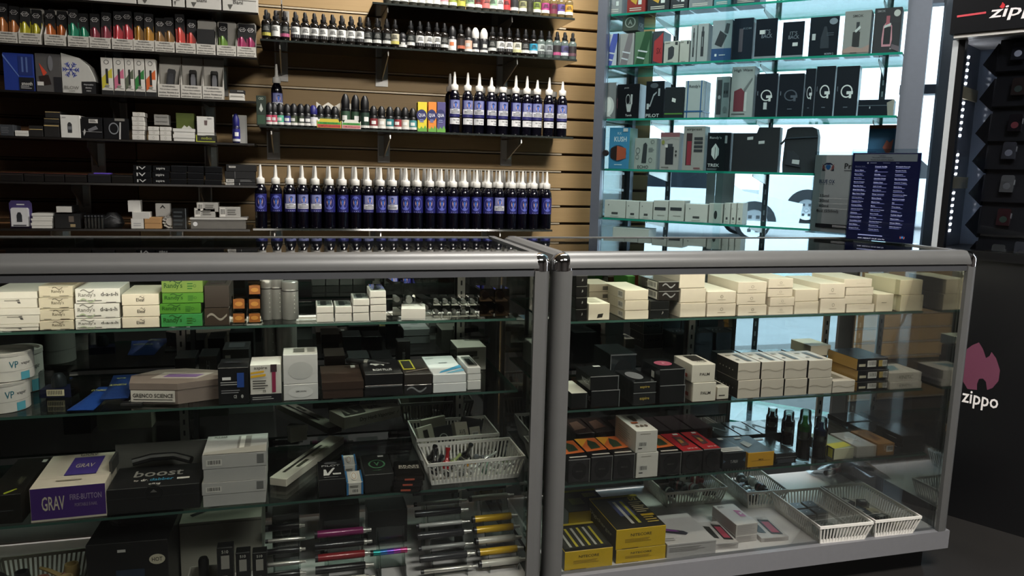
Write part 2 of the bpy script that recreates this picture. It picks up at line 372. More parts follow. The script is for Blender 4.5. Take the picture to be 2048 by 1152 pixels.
# outside
b = MB(); b.box(-6, 40, -4, 60, -.22, -.012, M('#8b8d90', .9, var=.15, scale=4)); tag(struct(b.build('ground', None, (0, 3.6, 0)), 'asphalt parking lot outside'), 'asphalt parking lot seen through the storefront window', 'ground')
b = MB(); b.box(1.5, 14, 5.6, 6.1, -.012, .06, M('#a9a59c', .9)); tag(struct(b.build('kerb'), 'kerb'), 'pale concrete kerb outside the storefront window', 'kerb')
def vehicle(name, label, loc, rz, prof, wheels, arch_r, wid, colr, win):
    e = empty(name, loc, rz); b = MB(); pm = M(colr, .3, coat=.6)
    # side profile with wheel arches cut, extruded across the width
    b.prism(prof, -wid/2, wid/2, pm, 'y'); b.build('body', e)
    for q in win: b = MB(); b.prism(q, -wid/2-.006, wid/2+.006, M('#20262c', .1), 'y'); b.build('side_window', e)
    b = MB(); b.box(-.62, -.05, -wid/2-.005, -wid/2+.01, .62, .66, M('#777c80', .3)); b.build('door_handle', e)
    for wx in wheels:
        for sy in (-1, 1):
            y = sy*(wid/2-.1); t = MB(); t.lathe([(0, -.11), (.27, -.11), (arch_r*.86, -.09), (arch_r*.88, 0), (arch_r*.86, .09), (.27, .11), (0, .11)], M('#1d1f22', .8), 24, axis='y'); wo = t.build('tyre', e, (wx, y, arch_r*.88))
            t = MB(); t.lathe([(0, -.125), (.05, -.13), (.06, -.115), (.22, -.12), (.25, -.135), (.26, -.11)], M('#b9bcc0', .3, .8), 20, axis='y')
            t.lathe([(0, .125), (.05, .13), (.06, .115), (.22, .12), (.25, .135), (.26, .11)], M('#b9bcc0', .3, .8), 20, axis='y')
            for k in range(6): a = k*math.pi/3; t.box(math.cos(a)*.14-.03, math.cos(a)*.14+.03, -.128, .128, math.sin(a)*.14-.03, math.sin(a)*.14+.03, M('#3a3d42', .6))
            t.build('rim', wo)
    for wx in wheels: b = MB(); p = [(wx+arch_r*1.12*math.cos(a), arch_r*.9+arch_r*1.12*math.sin(a)) for a in [math.pi*k/12 for k in range(13)]]; b.prism(p+[(wx-arch_r*1.12, .30), (wx+arch_r*1.12, .30)], -wid/2-.012, -wid/2+.02, M('#22252a', .8), 'y'); b.build('wheel_arch', e)
    tag(e, label, 'vehicle'); return e
TP = [(-2.9, .45), (2.6, .45), (2.75, .6), (2.72, 1.02), (1.45, 1.1), (.75, 1.72), (-.75, 1.78), (-.85, 1.2), (-2.9, 1.2)]
def ground_at(px, dist): d = C_R*((px-CX)/F_PX)+C_F; d.z = 0; return d.normalized()*dist
_hd = math.atan2(ground_at(1600, 1).x, ground_at(1600, 1).y); TG = ground_at(1600, 21.5)+Vector((math.cos(-_hd), math.sin(-_hd), 0))*1.75
vehicle('pickup_truck', 'white pickup truck parked outside behind the cabinet glass', (TG.x, TG.y, -.01), -_hd, TP, (-1.75, 1.85), .44, 1.95, '#e9edf0',
        [[(-.7, 1.22), (1.15, 1.22), (.68, 1.64), (-.7, 1.68)]])
SP = [(-2.2, .35), (2.2, .35), (2.25, .7), (1.2, .9), (.4, 1.38), (-1.1, 1.4), (-2.0, .98), (-2.25, .9)]
vehicle('sedan', 'pale car parked outside beyond the white truck', (*ground_at(1335, 15.5)[:2], -.01), -_hd+R(14), SP, (-1.4, 1.4), .36, 1.75, '#dfe4ea',
        [[(-1.55, .95), (.95, .93), (.36, 1.3), (-1.05, 1.32)]])
# ================================================================ showcases
YF, YB, ZT = 1.72, 2.235, .965
ZS = {'L': (.784, .604, .374), 'R': (.771, .541, .353)}; YS = (1.86, 1.83, 1.79); DECK = .137
def roundrail(y0, y1, z0, z1, r, front=True):
    p = [(y1, z0), (y1, z1)]+[(y0+r-r*math.sin(a), z1-r+r*math.cos(a)) for a in [math.pi/2*k/8 for k in range(9)]]+[(y0, z0)]
    return p
def showcase(key, x0, x1, label):
    e = empty('glass_showcase', ((x0+x1)/2, (YF+YB)/2, 0)); L = e.location.copy()
    def bd(b, n): o = b.build(n, e); o.matrix_parent_inverse = Matrix.Translation(-L); return o
    pw = .042; zr = ZT-.036
    b = MB(); b.prism(roundrail(YF, YF+.045, zr, ZT, .030), x0+.03, x1-.03, ALU, smooth=True); bd(b, 'front_rail')
    b = MB(); b.box(x0+pw, x1-pw, YF+.005, YF+.04, zr-.019, zr-.0005, ALUD); bd(b, 'rail_lip')
    b = MB(); b.prism(roundrail(-YB, -YB+.04, zr, ZT-.004, .02), x0+.03, x1-.03, ALU); 
    for i, v in enumerate(b.v): b.v[i] = (v[0], -v[1], v[2])
    bd(b, 'back_rail')
    for s_, xx in ((1, x0), (-1, x1)):
        b = MB(); p = [(xx, zr-.02), (xx, ZT-.022), (xx+s_*.006, ZT-.008), (xx+s_*.02, ZT-.002), (xx+s_*.038, ZT-.002), (xx+s_*.038, zr-.02)]; b.prism(p, YF+.04, YB-.03, ALU, 'y'); bd(b, 'side_rail')
        # rounded corner post and its chrome cap
        for yy, sy in ((YF, 1), (YB, -1)):
            b = MB(); r = .026; cx, cy = xx+s_*r, yy+sy*r
            p = [(cx-s_*r*math.cos(a), cy-sy*r*math.sin(a)) for a in [math.pi/2*k/6 for k in range(7)]]+[(xx+s_*pw, yy), (xx+s_*pw, yy+sy*.012), (xx+s_*.012, yy+sy*.042), (xx, yy+sy*.042)]
            b.prism(p, DECK+.0012, zr-.006, ALU, 'z', True); bd(b, 'corner_post')
            b = MB()
            prof = [(r+.001, 0), (r+.001, .018)]+[(r*math.cos(a)+.001, .018+.024*math.sin(a)) for a in [math.pi/2*k/6 for k in range(1, 7)]]
            b.lathe(prof, CHROME, 20, (cx, cy, zr-.007)); bd(b, 'chrome_corner_cap')
        b = MB(); b.box(xx+s_*.004, xx+s_*.010, YF+.04, YB-.03, .19, zr-.02, glass('#fafdfc', .7)); bd(b, 'side_glass')
        b = MB(); b.box(min(xx, xx+s_*.03), max(xx, xx+s_*.03), YF+.0312, YB-.01, .083, DECK+.001, ALU); bd(b, 'side_base_rail')
    b = MB(); b.box(x0, x1, YF, YF+.031, .083, DECK+.001, M('#6c6c6f', .45)); bd(b, 'front_base_rail')
    b = MB(); b.box(x0+.012, x1-.012, YF+.0312, YB-.02, DECK-.02, DECK, M('#d8d3d2', .55)); bd(b, 'deck_panel')
    b = MB(); b.box(x0+.03, x1-.03, YF+.06, YB-.03, 0, .0825, BLACK); bd(b, 'kick_base')
    b = MB(); b.box(x0+.036, x1-.036, YF+.016, YF+.021, DECK, zr-.01, glass('#fcfefd', .7)); bd(b, 'front_glass')
    b = MB(); b.box(x0+.036, x1-.036, YF+.03, YB-.03, ZT-.012, ZT-.006, glass('#eef5f0', 1.)); bd(b, 'top_glass')
    # slotted standards, sliding mirror doors
    n = 3
    for i in range(n):
        u = x0+.12+(x1-x0-.24)*i/(n-1); b = MB(); b.box(u-.011, u+.011, YB-.048, YB-.040, .15, .92, STEEL)
        for k in range(24): z = .17+k*.031; b.box(u-.0025, u+.0025, YB-.0495, YB-.0475, z, z+.014, BLACK)
        bd(b, 'slotted_standard')
    doors = [(x0+.03, x0+.03+(x1-x0-.06)*.52), (x0+.03+(x1-x0-.06)*.48, x1-.03)] if key == 'L' else [(x0+.03, x0+.62), (x0+.55, x0+.80)]
    for i, (a, c) in enumerate(doors):
        b = MB(); b.box(a, c, YB-.032+.008*i, YB-.027+.008*i, DECK+.01, zr-.03, M('#8d9090', .02, 1, var=.02)); bd(b, 'mirror_door')
        b = MB(); b.box(c-.012, c, YB-.034+.008*i, YB-.026+.008*i, DECK+.01, zr-.03, ALUD); bd(b, 'door_stile')
    # glass shelves with polished edges
    for i in range(3):
        z = ZS[key][i]; y0 = YS[i]; b = MB(); xa, xc = x0+.045, x1-.045; th = .006
        b.add([(xa, y0, z-th), (xc, y0, z-th), (xc, 2.17, z-th), (xa, 2.17, z-th), (xa, y0, z), (xc, y0, z), (xc, 2.17, z), (xa, 2.17, z)], [(0, 3, 2, 1), (4, 5, 6, 7)], glass('#f9fcfb', .8))
        b.add([(xa, y0, z-th), (xc, y0, z-th), (xc, 2.17, z-th), (xa, 2.17, z-th), (xa, y0, z), (xc, y0, z), (xc, 2.17, z), (xa, 2.17, z)], [(0, 1, 5, 4), (1, 2, 6, 5), (2, 3, 7, 6), (3, 0, 4, 7)], edgeglass('#3f5f55', .3)); bd(b, 'glass_shelf')
        for j in range(n):
            u = x0+.12+(x1-x0-.24)*j/(n-1); b = MB(); b.prism([(2.187, z-.055), (2.187, z-.007), (y0+.12, z-.007), (y0+.12, z-.015)], u-.0015, u+.0015, STEEL); bd(b, 'shelf_bracket')
    b = MB(); b.box(x0+.06, x1-.06, YF+.042, YF+.054, zr-.012, zr-.004, emit('#fff0d2', 6)); bd(b, 'light_strip')
    lm = area('showcase_light_strip', ((x0+x1)/2, YF+.048, zr-.0135), (R(22), 0, 0), x1-x0-.14, .012, 1.1*(x1-x0), (1, .93, .8)); 
    tag(e, label, 'display case'); return e
showcase('L', -1.19, .579, 'long aluminium and glass display case with the white basket of glass tips')
showcase('R', .588, 1.841, 'aluminium and glass display case with yellow boxes and a menu sign on top')
# ================================================================ slatwall shelves and brackets
DK = M('#14110f', .25); OFS = -.26
def zsh(px, py): return WALL.z(py, WALL.u(px, OFS, 1.4), OFS)
SH = {k: zsh(*p) for k, p in dict(A=(1000, 24), B=(800, 95), C=(800, 261), D=(800, 458), L0=(400, 16), L1=(256, 99), L2=(224, 189), L3=(254, 279), L4=(257, 367), L5=(250, 458)).items()}
XEND = {'A': (745, 1150), 'B': (520, 1154), 'C': (518, 1147), 'D': (506, 1105), 'L0': (-60, 516), 'L1': (-60, 514), 'L2': (-60, 512), 'L3': (-60, 509), 'L4': (-60, 515), 'L5': (-60, 500)}
NM = dict(A='top shelf of bottles by the cabinet', B='shelf of dropper bottles', C='short shelf with salt juice bottles', D='lowest shelf holding rows of blue bottles', L0='uppermost dark shelf of white cartons', L1='shelf of colourful disposable packs', L2='dark shelf with the snowflake box', L3='dark shelf of small white cartons', L4='dark shelf of black cartons', L5='lowest dark shelf with mixed accessories')
for k, (a, c) in XEND.items():
    z = SH[k]; u0, u1 = WALL.u(a, OFS, z), WALL.u(c, OFS, z); b = MB()
    b.prism([(OFS, -.007), (OFS+.002, 0), (-.003, 0), (-.003, -.008), (OFS+.002, -.008)], u0, u1, M('#262a28', .08, coat=.5) if k[0] != 'L' else DK)
    tag(b.build('wall_shelf', None, (0, 3.28, z-.0005)), 'slatwall '+NM[k], 'shelf')
def bracket(px, k, label, tilt=0):
    al = -.15 if k[0] == 'L' else -.235
    z = SH[k]-.009; u = WALL.u(px, -.05, z-.04); e = empty('shelf_bracket', (u, 3.28, z))
    b = MB(); b.box(-.025, .025, -.004, -.0005, -.112, -.002, STEEL); b.build('mount_plate', e)
    b = MB(); b.prism([(-.004, -.092), (-.004, -.001), (al, -.001), (al-.005, -.022)], -.002, .002, STEEL); b.build('blade_arm', e)
    b = MB(); b.prism([(-.02, -.004), (0, -.022), (.02, -.004)], -.085, -.004, STEEL, 'z'); b.build('folded_gusset', e)
    tag(e, label, 'bracket')
for k, l in (('A', (565, 765, 1000)), ('B', (562, 766, 1010)), ('C', (546, 770, 1018)), ('D', (552, 752, 978))):
    for i, px in enumerate(l): bracket(px, k, f'chrome shelf bracket, {ORD[i]} under the slatwall {NM[k]}')
for k, l in (('L1', (225, 440)), ('L2', (235, 415)), ('L3', (190, 420)), ('L4', (160, 408)), ('L5', (120, 350)), ('L0', (200, 430))):
    for i, px in enumerate(l): bracket(px, k, f'steel bracket, {ORD[i]} below the {NM[k]}')
# ================================================================ corner display cabinet in the window
WSH = {}
for k, (px, py) in dict(W0=(1350, 18), W1=(1500, 118), W2=(1500, 234), W3=(1430, 342), W4=(1430, 447)).items():
    u, z = WIN.uz(px, py, 0); WSH[k] = z
WSH['W5'] = WSH['W4']-.21; WSH['W6'] = .2
uL, uR = WIN.u(1212, 0, 1.3), WIN.u(1800, 0, 1.5)
cab = empty('window_cabinet', WIN.P((uL+uR)/2, .16, 0), WIN.rz); um_ = (uL+uR)/2
TEAL = edgeglass('#39c2a6', .5)
def cb(b, n): o = b.build(n, cab); o.matrix_parent_inverse = Matrix.Translation((-um_, -.16, 0)); return o
for k, z in WSH.items():
    b = MB(); t = .008; y1 = .33; v = [(uL, 0, z-t), (uR, 0, z-t), (uR, y1, z-t), (uL, y1, z-t), (uL, 0, z), (uR, 0, z), (uR, y1, z), (uL, y1, z)]
    b.add(v, [(0, 3, 2, 1), (4, 5, 6, 7)], glass('#eef7f8', .8)); b.add(v, [(0, 1, 5, 4), (1, 2, 6, 5), (2, 3, 7, 6), (3, 0, 4, 7)], TEAL); cb(b, 'glass_shelf')
def post(u0, u1, v0, v1, n='corner_post', mat=None): b = MB(); b.prism([(u0, v0), (u1, v0), (u1, v1), (u0, v1)], 0, 2.6, mat or MUL, 'z'); cb(b, n)
post(uL-.045, uL-.006, -.03, .01); post(uL-.045, uL-.006, .31, .35); post(uR+.004, uR+.075, .0, .06); post(uR+.004, uR+.04, .31, .35)
b = MB(); b.box(uL-.026, uL-.02, .01, .31, .1, 2.55, glass('#e6f2f2', .8)); cb(b, 'side_glass')
b = MB(); b.box(uL-.03, uR+.05, -.02, .34, 0, .12, M('#55585c', .5)); cb(b, 'plinth')
b = MB(); b.box(uL-.03, uR+.05, -.02, .34, 2.5, 2.6, M('#8a8d90', .5)); cb(b, 'canopy')
um1 = WIN.u(1438, -.015, 1.2)
b = MB(); b.box(uL, um1+.02, -.022, -.016, .14, 2.5, glass('#f4fbfb', .5)); cb(b, 'sliding_glass_door')
b = MB(); b.box(um1-.01, uR, -.012, -.007, .14, 2.5, glass('#f4fbfb', .5)); cb(b, 'sliding_glass_door')
for px in (1345, 1545, 1765):
    u = WIN.u(px, .33, 1.5); b = MB(); b.box(u-.011, u+.011, .335, .341, .15, 2.45, M('#6d747c', .4, .6))
    for k in range(52): z = .18+k*.043; b.box(u-.003, u+.003, .3335, .3352, z, z+.02, M('#e8eef2', .5))
    cb(b, 'slotted_standard')
    for kk, z in WSH.items(): b = MB(); b.prism([(.333, z-.05), (.333, z-.009), (.08, z-.009), (.08, z-.018)], u-.0015, u+.0015, STEEL); cb(b, 'shelf_bracket')
u, z = WIN.uz(1212, 306, -.022); b = MB(); b.lathe([(0, -.012), (.011, -.012), (.013, -.004), (.013, 0)], BLACK, 14, (u, -.022, z), axis='y'); cb(b, 'door_lock')
tag(cab, 'tall glass cabinet of boxed devices standing before the bright window', 'cabinet')
# ================================================================ lighter tower
tw = empty('lighter_display_tower', TOW.P(.25, .17, 0), TOW.rz)
def tb(b, n, par=None): o = b.build(n, tw); o.matrix_parent_inverse = Matrix.Translation((-.25, -.17, 0)); return o
ZB = .90; ZH = TOW.uz(1960, 62, -.06)[1]; BK = M('#0a0a0c', .3)
b = MB(); b.box(-.02, .55, 0, .36, 0, ZB, M('#0b0b0d', .35)); tb(b, 'base_cabinet')
b = MB(); b.box(-.03, .56, -.012, .37, ZB, ZB+.03, BK); tb(b, 'base_ledge')
b = MB(); b.box(-.01, .56, -.05, .3, ZH, ZH+.26, M('#08090d', .3)); tb(b, 'header_box')
b = MB(); b.box(0, .55, -.04, .29, ZH-.012, ZH-.001, WHITEP); tb(b, 'header_underside')
b = MB(); b.box(-.012, .006, 0, .02, ZB+.03, ZH-.012, M('#d4dade', .25, .5)); tb(b, 'edge_strip')
b = MB(); b.box(.006, .026, 0, .03, ZB+.03, ZH-.012, BK); tb(b, 'door_frame')
b = MB(); b.box(0, .55, .27, .29, ZB+.03, ZH-.012, edgeglass('#8f9198', .65)); tb(b, 'back_panel')
b = MB(); b.box(.026, .55, .002, .007, ZB+.03, ZH-.012, glass('#e9ecf2', 1.)); tb(b, 'acrylic_front')
b = MB(); b.box(.0, .005, .02, .27, ZB+.03, ZH-.012, edgeglass('#8f9198', .65)); tb(b, 'side_panel')
uP = TOW.u(1993, .10, 1.45)
for z in (TOW.uz(1950, 190, .2)[1], TOW.uz(1940, 366, .2)[1]): b = MB(); b.box(.0055, .012, .04, .262, z-.02, z+.02, M('#cbbf96', .4)); tb(b, 'brass_bar')
b = MB(); b.box(uP, .55, .10, .26, ZB+.03, ZH-.014, BK); tb(b, 'lighter_column')
lz = [TOW.uz(2030, y, .08)[1] for y in (105, 175, 245, 302, 368, 434, 505, 590)]
for i, z in enumerate(lz):   # stepped trays with pointed sides
    b = MB(); b.prism([(uP-.04, z-.035), (uP, z-.075), (uP, z+.03)], .06, .10, BK, 'y'); tb(b, 'tray_cheek')
    b = MB(); b.prism([(.10, z-.06), (.10, z+.045), (.085, z+.045), (.055, z-.06)], uP, .5, M('#111114', .35), 'x'); tb(b, 'tray')
b = MB()
for k in range(34):
    z = ZB+.08+k*.022
    if abs(z-1.28) < .03 or z > ZH-.05: continue
    b.prism([(.118, z), (.132, z), (.136, z+.008), (.122, z+.008)], .0052, .0075, emit('#ffffff', 26), 'x')
tb(b, 'led_strip')
def towtext(t, px0, px1, py0, py1, off, mat, n='lettering', sh=.0):
    u0, z0 = TOW.uz(px0, py1, off); u1, _ = TOW.uz(px1, py1, off); z1 = TOW.uz((px0+px1)/2, py0, off)[1]; v, f, _ = text2d(t); b = MB()
    b.add([(u0+(a+.5)*(u1-u0)+sh*(c+.5)*(z1-z0), off, z0+(c+.5)*(z1-z0)) for a, c in v], f, mat); return tb(b, n)
towtext('zippo', 1975, 2098, 8, 44, -.0512, M('#d9d4d6', .4), sh=.22)
def poly(pts, off, mat, n):
    b = MB(); p = [TOW.uz(x, y, off) for x, y in pts]; b.add([(q[0], off, q[1]) for q in p], [tuple(range(len(p)))], mat); return tb(b, n)
poly([(1999, 14), (2003, 9), (2005, 4), (2010, 9), (2009, 15), (2004, 17)], -.0516, M('#b3262d', .4), 'flame_dot')
poly([(1914, 31), (1972, 23), (1972, 27), (1914, 35)], -.0512, M('#b8404a', .4), 'red_stripe')
poly([(1915, 745), (1925, 705), (1945, 690), (1958, 685), (1966, 698), (1972, 716), (1979, 712), (1983, 704), (1992, 716), (2000, 740), (1997, 762), (1985, 776), (1974, 780), (1972, 764), (1966, 757), (1958, 758), (1954, 768), (1954, 780), (1935, 778)], -.0005, M('#5c2f42', .5), 'flame_emblem')
towtext('zippo', 1922, 1996, 785, 812, -.0005, M('#dcd8d6', .4))
tag(tw, 'tall black lighter display tower with lit side strip and header sign', 'display stand')
def lighter(px, py, col, label, pat=None):
    u, z = TOW.uz(px, py, .07); i = min(range(len(lz)), key=lambda k: abs(lz[k]-z)); t = (lz[i]-z)
    e = empty('pocket_lighter', TOW.P(u, .036, z-.028), TOW.rz); m = M(col, .25, .8, var=.12, scale=80)
    b = MB(); p = [(-.019, 0), (.019, 0), (.019, .033), (-.019, .033)]; b.prism(p, -.0065, .0065, m, 'y'); b.build('case', e)
    b = MB(); p = [(-.019, .0337), (.019, .0337), (.019, .052), (.015, .0565), (-.015, .0565), (-.019, .052)]; b.prism(p, -.0065, .0065, m, 'y'); b.build('lid', e)
    b = MB(); b.box(.0185, .0215, -.004, .004, .026, .042, STEEL); b.build('hinge', e)
    if pat: b = MB(); q = [(.011*a, -.0068, .02+.011*c) for a, c in ell(12)]; b.add(q, [tuple(range(12))], M(pat, .4)); b.build('engraved_badge', e)
    e.rotation_euler.x = R(-14); tag(e, label, 'lighter')
for px, py, c, l, pt in ((2042, 105, '#4b4a52', 'dark pocket lighter with pale lettering in the top tray of the tower', '#c8c8d0'), (2042, 175, '#5a4a44', 'brown pocket lighter in the second tray of the tower', '#37443a'), (2035, 247, '#3a3338', 'dark pocket lighter with red script in the third tower tray', '#8d3b3f'),
        (2023, 302, '#77777c', 'grey pocket lighter with round badge in the fourth tower tray', '#9a9aa0'), (2019, 368, '#b4b3ad', 'plain brushed silver pocket lighter in the fifth tower tray', '#8e8d88'), (2012, 434, '#7d4a4c', 'red and green pocket lighter in the sixth tower tray', '#46604c'), (2000, 505, '#a3a298', 'silver pocket lighter with animal engraving in the seventh tower tray', '#6a6a62'),
        (2046, 500, '#8b8c90', 'grey pocket lighter beside the engraved silver one in the tower', '#3d3d42'), (2046, 572, '#a9a8a6', 'pale pocket lighter in the lowest tower tray', '#5a5a60')): lighter(px, py, c, l, pt)
# ================================================================ bottles
BT = {}
def cyl_patch(b, r, a0, a1, z0, z1, mat, n=6): b.lathe([(r, z0), (r, z1)], mat, n, a0=a0, a1=a1)
FR = -math.pi/2
def dropper(cap, lab, strip, glassc='#1a1512', band=None):
    k = ('drop', cap, lab, strip, glassc, band)
    if k in BT: return BT[k]
    r = .0168; b = MB(); g = M(glassc, .12, coat=.5); b.lathe([(0, .0006), (r*.9, .0006), (r, .004), (r, .062), (r*.8, .069), (r*.48, .073), (r*.48, .078)], g, 14); parts = [('body', b.mesh('body'))]
    b = MB(); b.lathe([(r+.0003, .014), (r+.0003, .052)], M(lab, .5), 14); parts.append(('label', b.mesh('label')))
    if strip: b = MB(); cyl_patch(b, r+.0006, FR-1.25, FR+1.25, .014, .0255, M(strip, .5)); parts.append(('warning_strip', b.mesh('warning_strip')))
    b = MB()
    for j in range(3): cyl_patch(b, r+.0009, FR-.6+.1*j, FR+.7-.12*j, .034+.005*j, .0362+.005*j, M(band or '#2a2a2a', .5), 4)
    parts.append(('label_print', b.mesh('label_print')))
    b = MB(); cm = M(cap, .5); b.lathe([(.0095, .0735), (.0105, .076), (.0105, .084), (.0085, .086), (.0062, .087), (.0066, .100), (.0045, .106), (0, .107)], cm, 12); parts.append(('dropper_cap', b.mesh('dropper_cap')))
    BT[k] = parts; return parts
def chubby(cap, lab, strip=None, hh=.095, r=.0165, body='#0d0d0f', tip=True, print_='#e0e0dc'):
    k = ('chub', cap, lab, strip, hh, r, body, tip)
    if k in BT: return BT[k]
    zb = hh*.56; b = MB(); b.lathe([(0, .0006), (r*.94, .0006), (r, .003), (r, zb), (r*.8, zb+.004)], M(body, .3), 14); parts = [('body', b.mesh('body'))]
    b = MB(); b.lathe([(r+.0003, .006), (r+.0003, zb-.008)], M(lab, .5), 14); parts.append(('label', b.mesh('label')))
    b = MB(); cyl_patch(b, r+.0006, FR-.5, FR+.5, zb*.42, zb*.66, M(print_, .5), 5); parts.append(('label_print', b.mesh('label_print')))
    if strip: b = MB(); cyl_patch(b, r+.0006, FR-1.2, FR+1.2, .006, .015, M(strip, .5)); parts.append(('warning_strip', b.mesh('warning_strip')))
    b = MB(); b.lathe([(r*.86, zb+.002), (r*.9, zb+.004), (r*.9, hh*.8), (r*.62, hh*.93), (r*.3, hh), (0, hh)] if tip else [(r*.86, zb+.002), (r*.9, hh*.9), (r*.7, hh), (0, hh)], M(cap, .45), 14); parts.append(('cap', b.mesh('cap')))
    BT[k] = parts; return parts
def bluebottle(kind, nozzle):
    k = ('blue', kind, nozzle)
    if k in BT: return BT[k]
    r = .0215; BL = M('#06050f', .15, coat=.4); b = MB(); b.lathe([(0, .0006), (r*.95, .0006), (r, .004), (r, .135), (r*.93, .147), (r*.7, .158), (r*.52, .163), (r*.52, .168)], BL, 18); parts = [('body', b.mesh('body'))]
    cm = M('#dcd9d2', .5); b = MB(); b.lathe([(.0145, .1645), (.0152, .166), (.0152, .183), (.0135, .186), (.0085, .187)], cm, 18); parts.append(('cap', b.mesh('cap')))
    if nozzle: b = MB(); t = .235 if nozzle == 1 else .222; b.lathe([(.0088, .187), (.0062, .195), (.0058, .212 if nozzle == 1 else .205), (.0033, t), (0, t)], cm, 12); parts.append(('nozzle', b.mesh('nozzle')))
    else:
        b = MB(); b.lathe([(.0135, .186), (0, .187)], cm, 14); parts.append(('cap_top', b.mesh('cap_top')))
    if kind == 'none': BT[k] = parts; return parts
    pw = 1.15; q = r+.0004
    lab = MB(); cyl_patch(lab, q, FR-pw-.2, FR+pw+.2, .062, .128, M('#1d1e5e' if kind == 'ox' else '#26265e', .45), 12); parts.append(('label', lab.mesh('label')))
    def oval(rad, ca, cz, ra, rz_, mat, n=16):
        b = MB(); p = [(rad*math.cos(FR+ca+ra*a), rad*math.sin(FR+ca+ra*a), cz+rz_*c) for a, c in ell(n)]; p.append((rad*math.cos(FR+ca), rad*math.sin(FR+ca), cz)); b.add(p, [(i, (i+1) % n, n) for i in range(n)], mat); return b
    if kind == 'ox': parts.append(('label_oval', oval(q+.0003, 0, .098, .85, .026, M('#565fb0', .5)).mesh('label_oval')))  # lighter ellipse printed in the middle of the label
    else:
        b = MB(); cyl_patch(b, q+.0003, FR-.95, FR+.95, .094, .126, M('#767cab', .5), 8); parts.append(('label_panel', b.mesh('label_panel')))
        b = MB(); cyl_patch(b, q+.0004, FR-1.1, FR+1.1, .074, .093, M('#cfcfd4', .5), 8); parts.append(('warning_band', b.mesh('warning_band')))
        b = MB()
        for j in range(3): cyl_patch(b, q+.0008, FR-.8+(.4 if j == 0 else 0), FR+.8-(.4 if j == 0 else 0), .0885-.0055*j, .0905-.0055*j, M('#20202a', .5), 6)
        parts.append(('warning_print', b.mesh('warning_print')))
    b = MB(); cs = ('#1a2a62', '#2f5fb8', '#c39a94', '#39406a')
    for p, ci in OXP:
        pts = [(q+.0009, FR+.62*a, (.1 if kind == 'ox' else .108)+.02*(c-.3)) for a, c in p]; b.add([(rr*math.cos(a), rr*math.sin(a), z) for rr, a, z in pts], [tuple(range(len(p)))], M(cs[ci], .5))
    parts.append(('bull_emblem', b.mesh('bull_emblem')))
    if kind == 'salt':
        b = MB(); cyl_patch(b, q+.0003, FR-1.1, FR+1.1, .034, .058, M('#d2d2d2', .5), 8); parts.append(('strength_band', b.mesh('strength_band')))
        v, f, _ = text2d('SALT JUICE'); b = MB(); b.add([((q+.0008)*math.cos(FR+.2+a*1.2), (q+.0008)*math.sin(FR+.2+a*1.2), .050+c*.007) for a, c in v], f, M('#22222c', .5))
        v, f, _ = text2d('50 mg/g'); b.add([((q+.0008)*math.cos(FR+.4+a*.7), (q+.0008)*math.sin(FR+.4+a*.7), .040+c*.006) for a, c in v], f, M('#22222c', .5)); parts.append(('strength_print', b.mesh('strength_print')))
    else:
        b = MB()
        for j in range(4): oo = oval(q+.0005, -.5+.33*j, .066, .05, .0012, M('#c9cdf0', .5), 6); b.add(oo.v, oo.f, M('#c9cdf0', .5))
        parts.append(('label_dots', b.mesh('label_dots')))
    BT[k] = parts; return parts
def relax(us, gap):
    us = list(us)
    for _ in range(40):
        for i in range(len(us)-1):
            d = gap-(us[i+1]-us[i])
            if d > 0: us[i] -= d/2; us[i+1] += d/2
    return us
def bottle(name, parts, px, F, off, z, label, cat='bottle', grp=None, sc=1., rz=None, u=None):
    u = F.u(px, off, z) if u is None else u; e = empty(name, F.P(u, off, z), F.rz+(rz if rz is not None else random.uniform(-.3, .3)))
    for n, me in parts: ob(n, me, e)
    e.scale = (sc, sc, sc); tag(e, label, cat, grp); return e
# ---- dropper shelf
DKL, WHL = '#1f2220', '#d6d6d2'
rowB = [(533, DKL, '#b6ad4a'), (552, WHL, None), (570, DKL, '#b2537a')]+[(x, WHL, '#1c1c1e') for x in (591, 610.5, 629, 647, 665, 683.5, 702, 720)]+[(736, DKL, '#c9c9c4'), (754, DKL, '#d0d0cb'), (773, DKL, '#d0d0cb'), (790, '#b3ad95', '#bdb35a')]
lbB = {0: 'yellow-striped', 2: 'pink-striped', 14: 'beige-labelled'}
for i, (px, lab, st_) in enumerate(rowB): bottle('dropper_bottle', dropper('#0e0e10', lab, st_, '#1a1714', '#8a8a86' if lab == DKL else '#2a2a2a'), px, WALL, -.225, SH['B'], f'{lbB.get(i, "white-labelled" if lab == WHL else "black-labelled")} dropper bottle, {ORD[i]} from the trays end of the dropper shelf', grp='dropper bottles on the slatwall shelf')
rowB2 = [(821, DKL, '#d0d0cb'), (839, WHL, '#1c1c1e'), (856, WHL, '#1c1c1e'), (873, WHL, '#1c1c1e'), (888, DKL, '#cfcfca'), (921, '#2b211c', '#b5654a'), (984, DKL, '#cfcfca'), (1000, WHL, '#1c1c1e'), (1017, WHL, '#1c1c1e'), (1034, '#d5d3c0', '#b9b98a'), (1050, DKL, '#d0d0cb'), (1066, '#2f8fae', '#cfd8da'), (1081, '#a7b0ac', '#3f4444'), (1097, '#82898a', '#575d5e'), (1113, '#2a2326', '#a64b76'), (1128, '#4d4a70', '#c9c9cc'), (1144, '#2a2224', '#5f3f48')]
for i, (px, lab, st_) in enumerate(rowB2): bottle('dropper_bottle', dropper('#0e0e10', lab, st_, '#1a1714' if i < 12 else '#55605c', '#8a8a86' if lab == DKL else '#2a2a2a'), px, WALL, -.225, SH['B'], f'dropper bottle, {ORD[len(rowB2)-1-i]} from the cabinet end of the dropper shelf', grp='dropper bottles on the slatwall shelf')
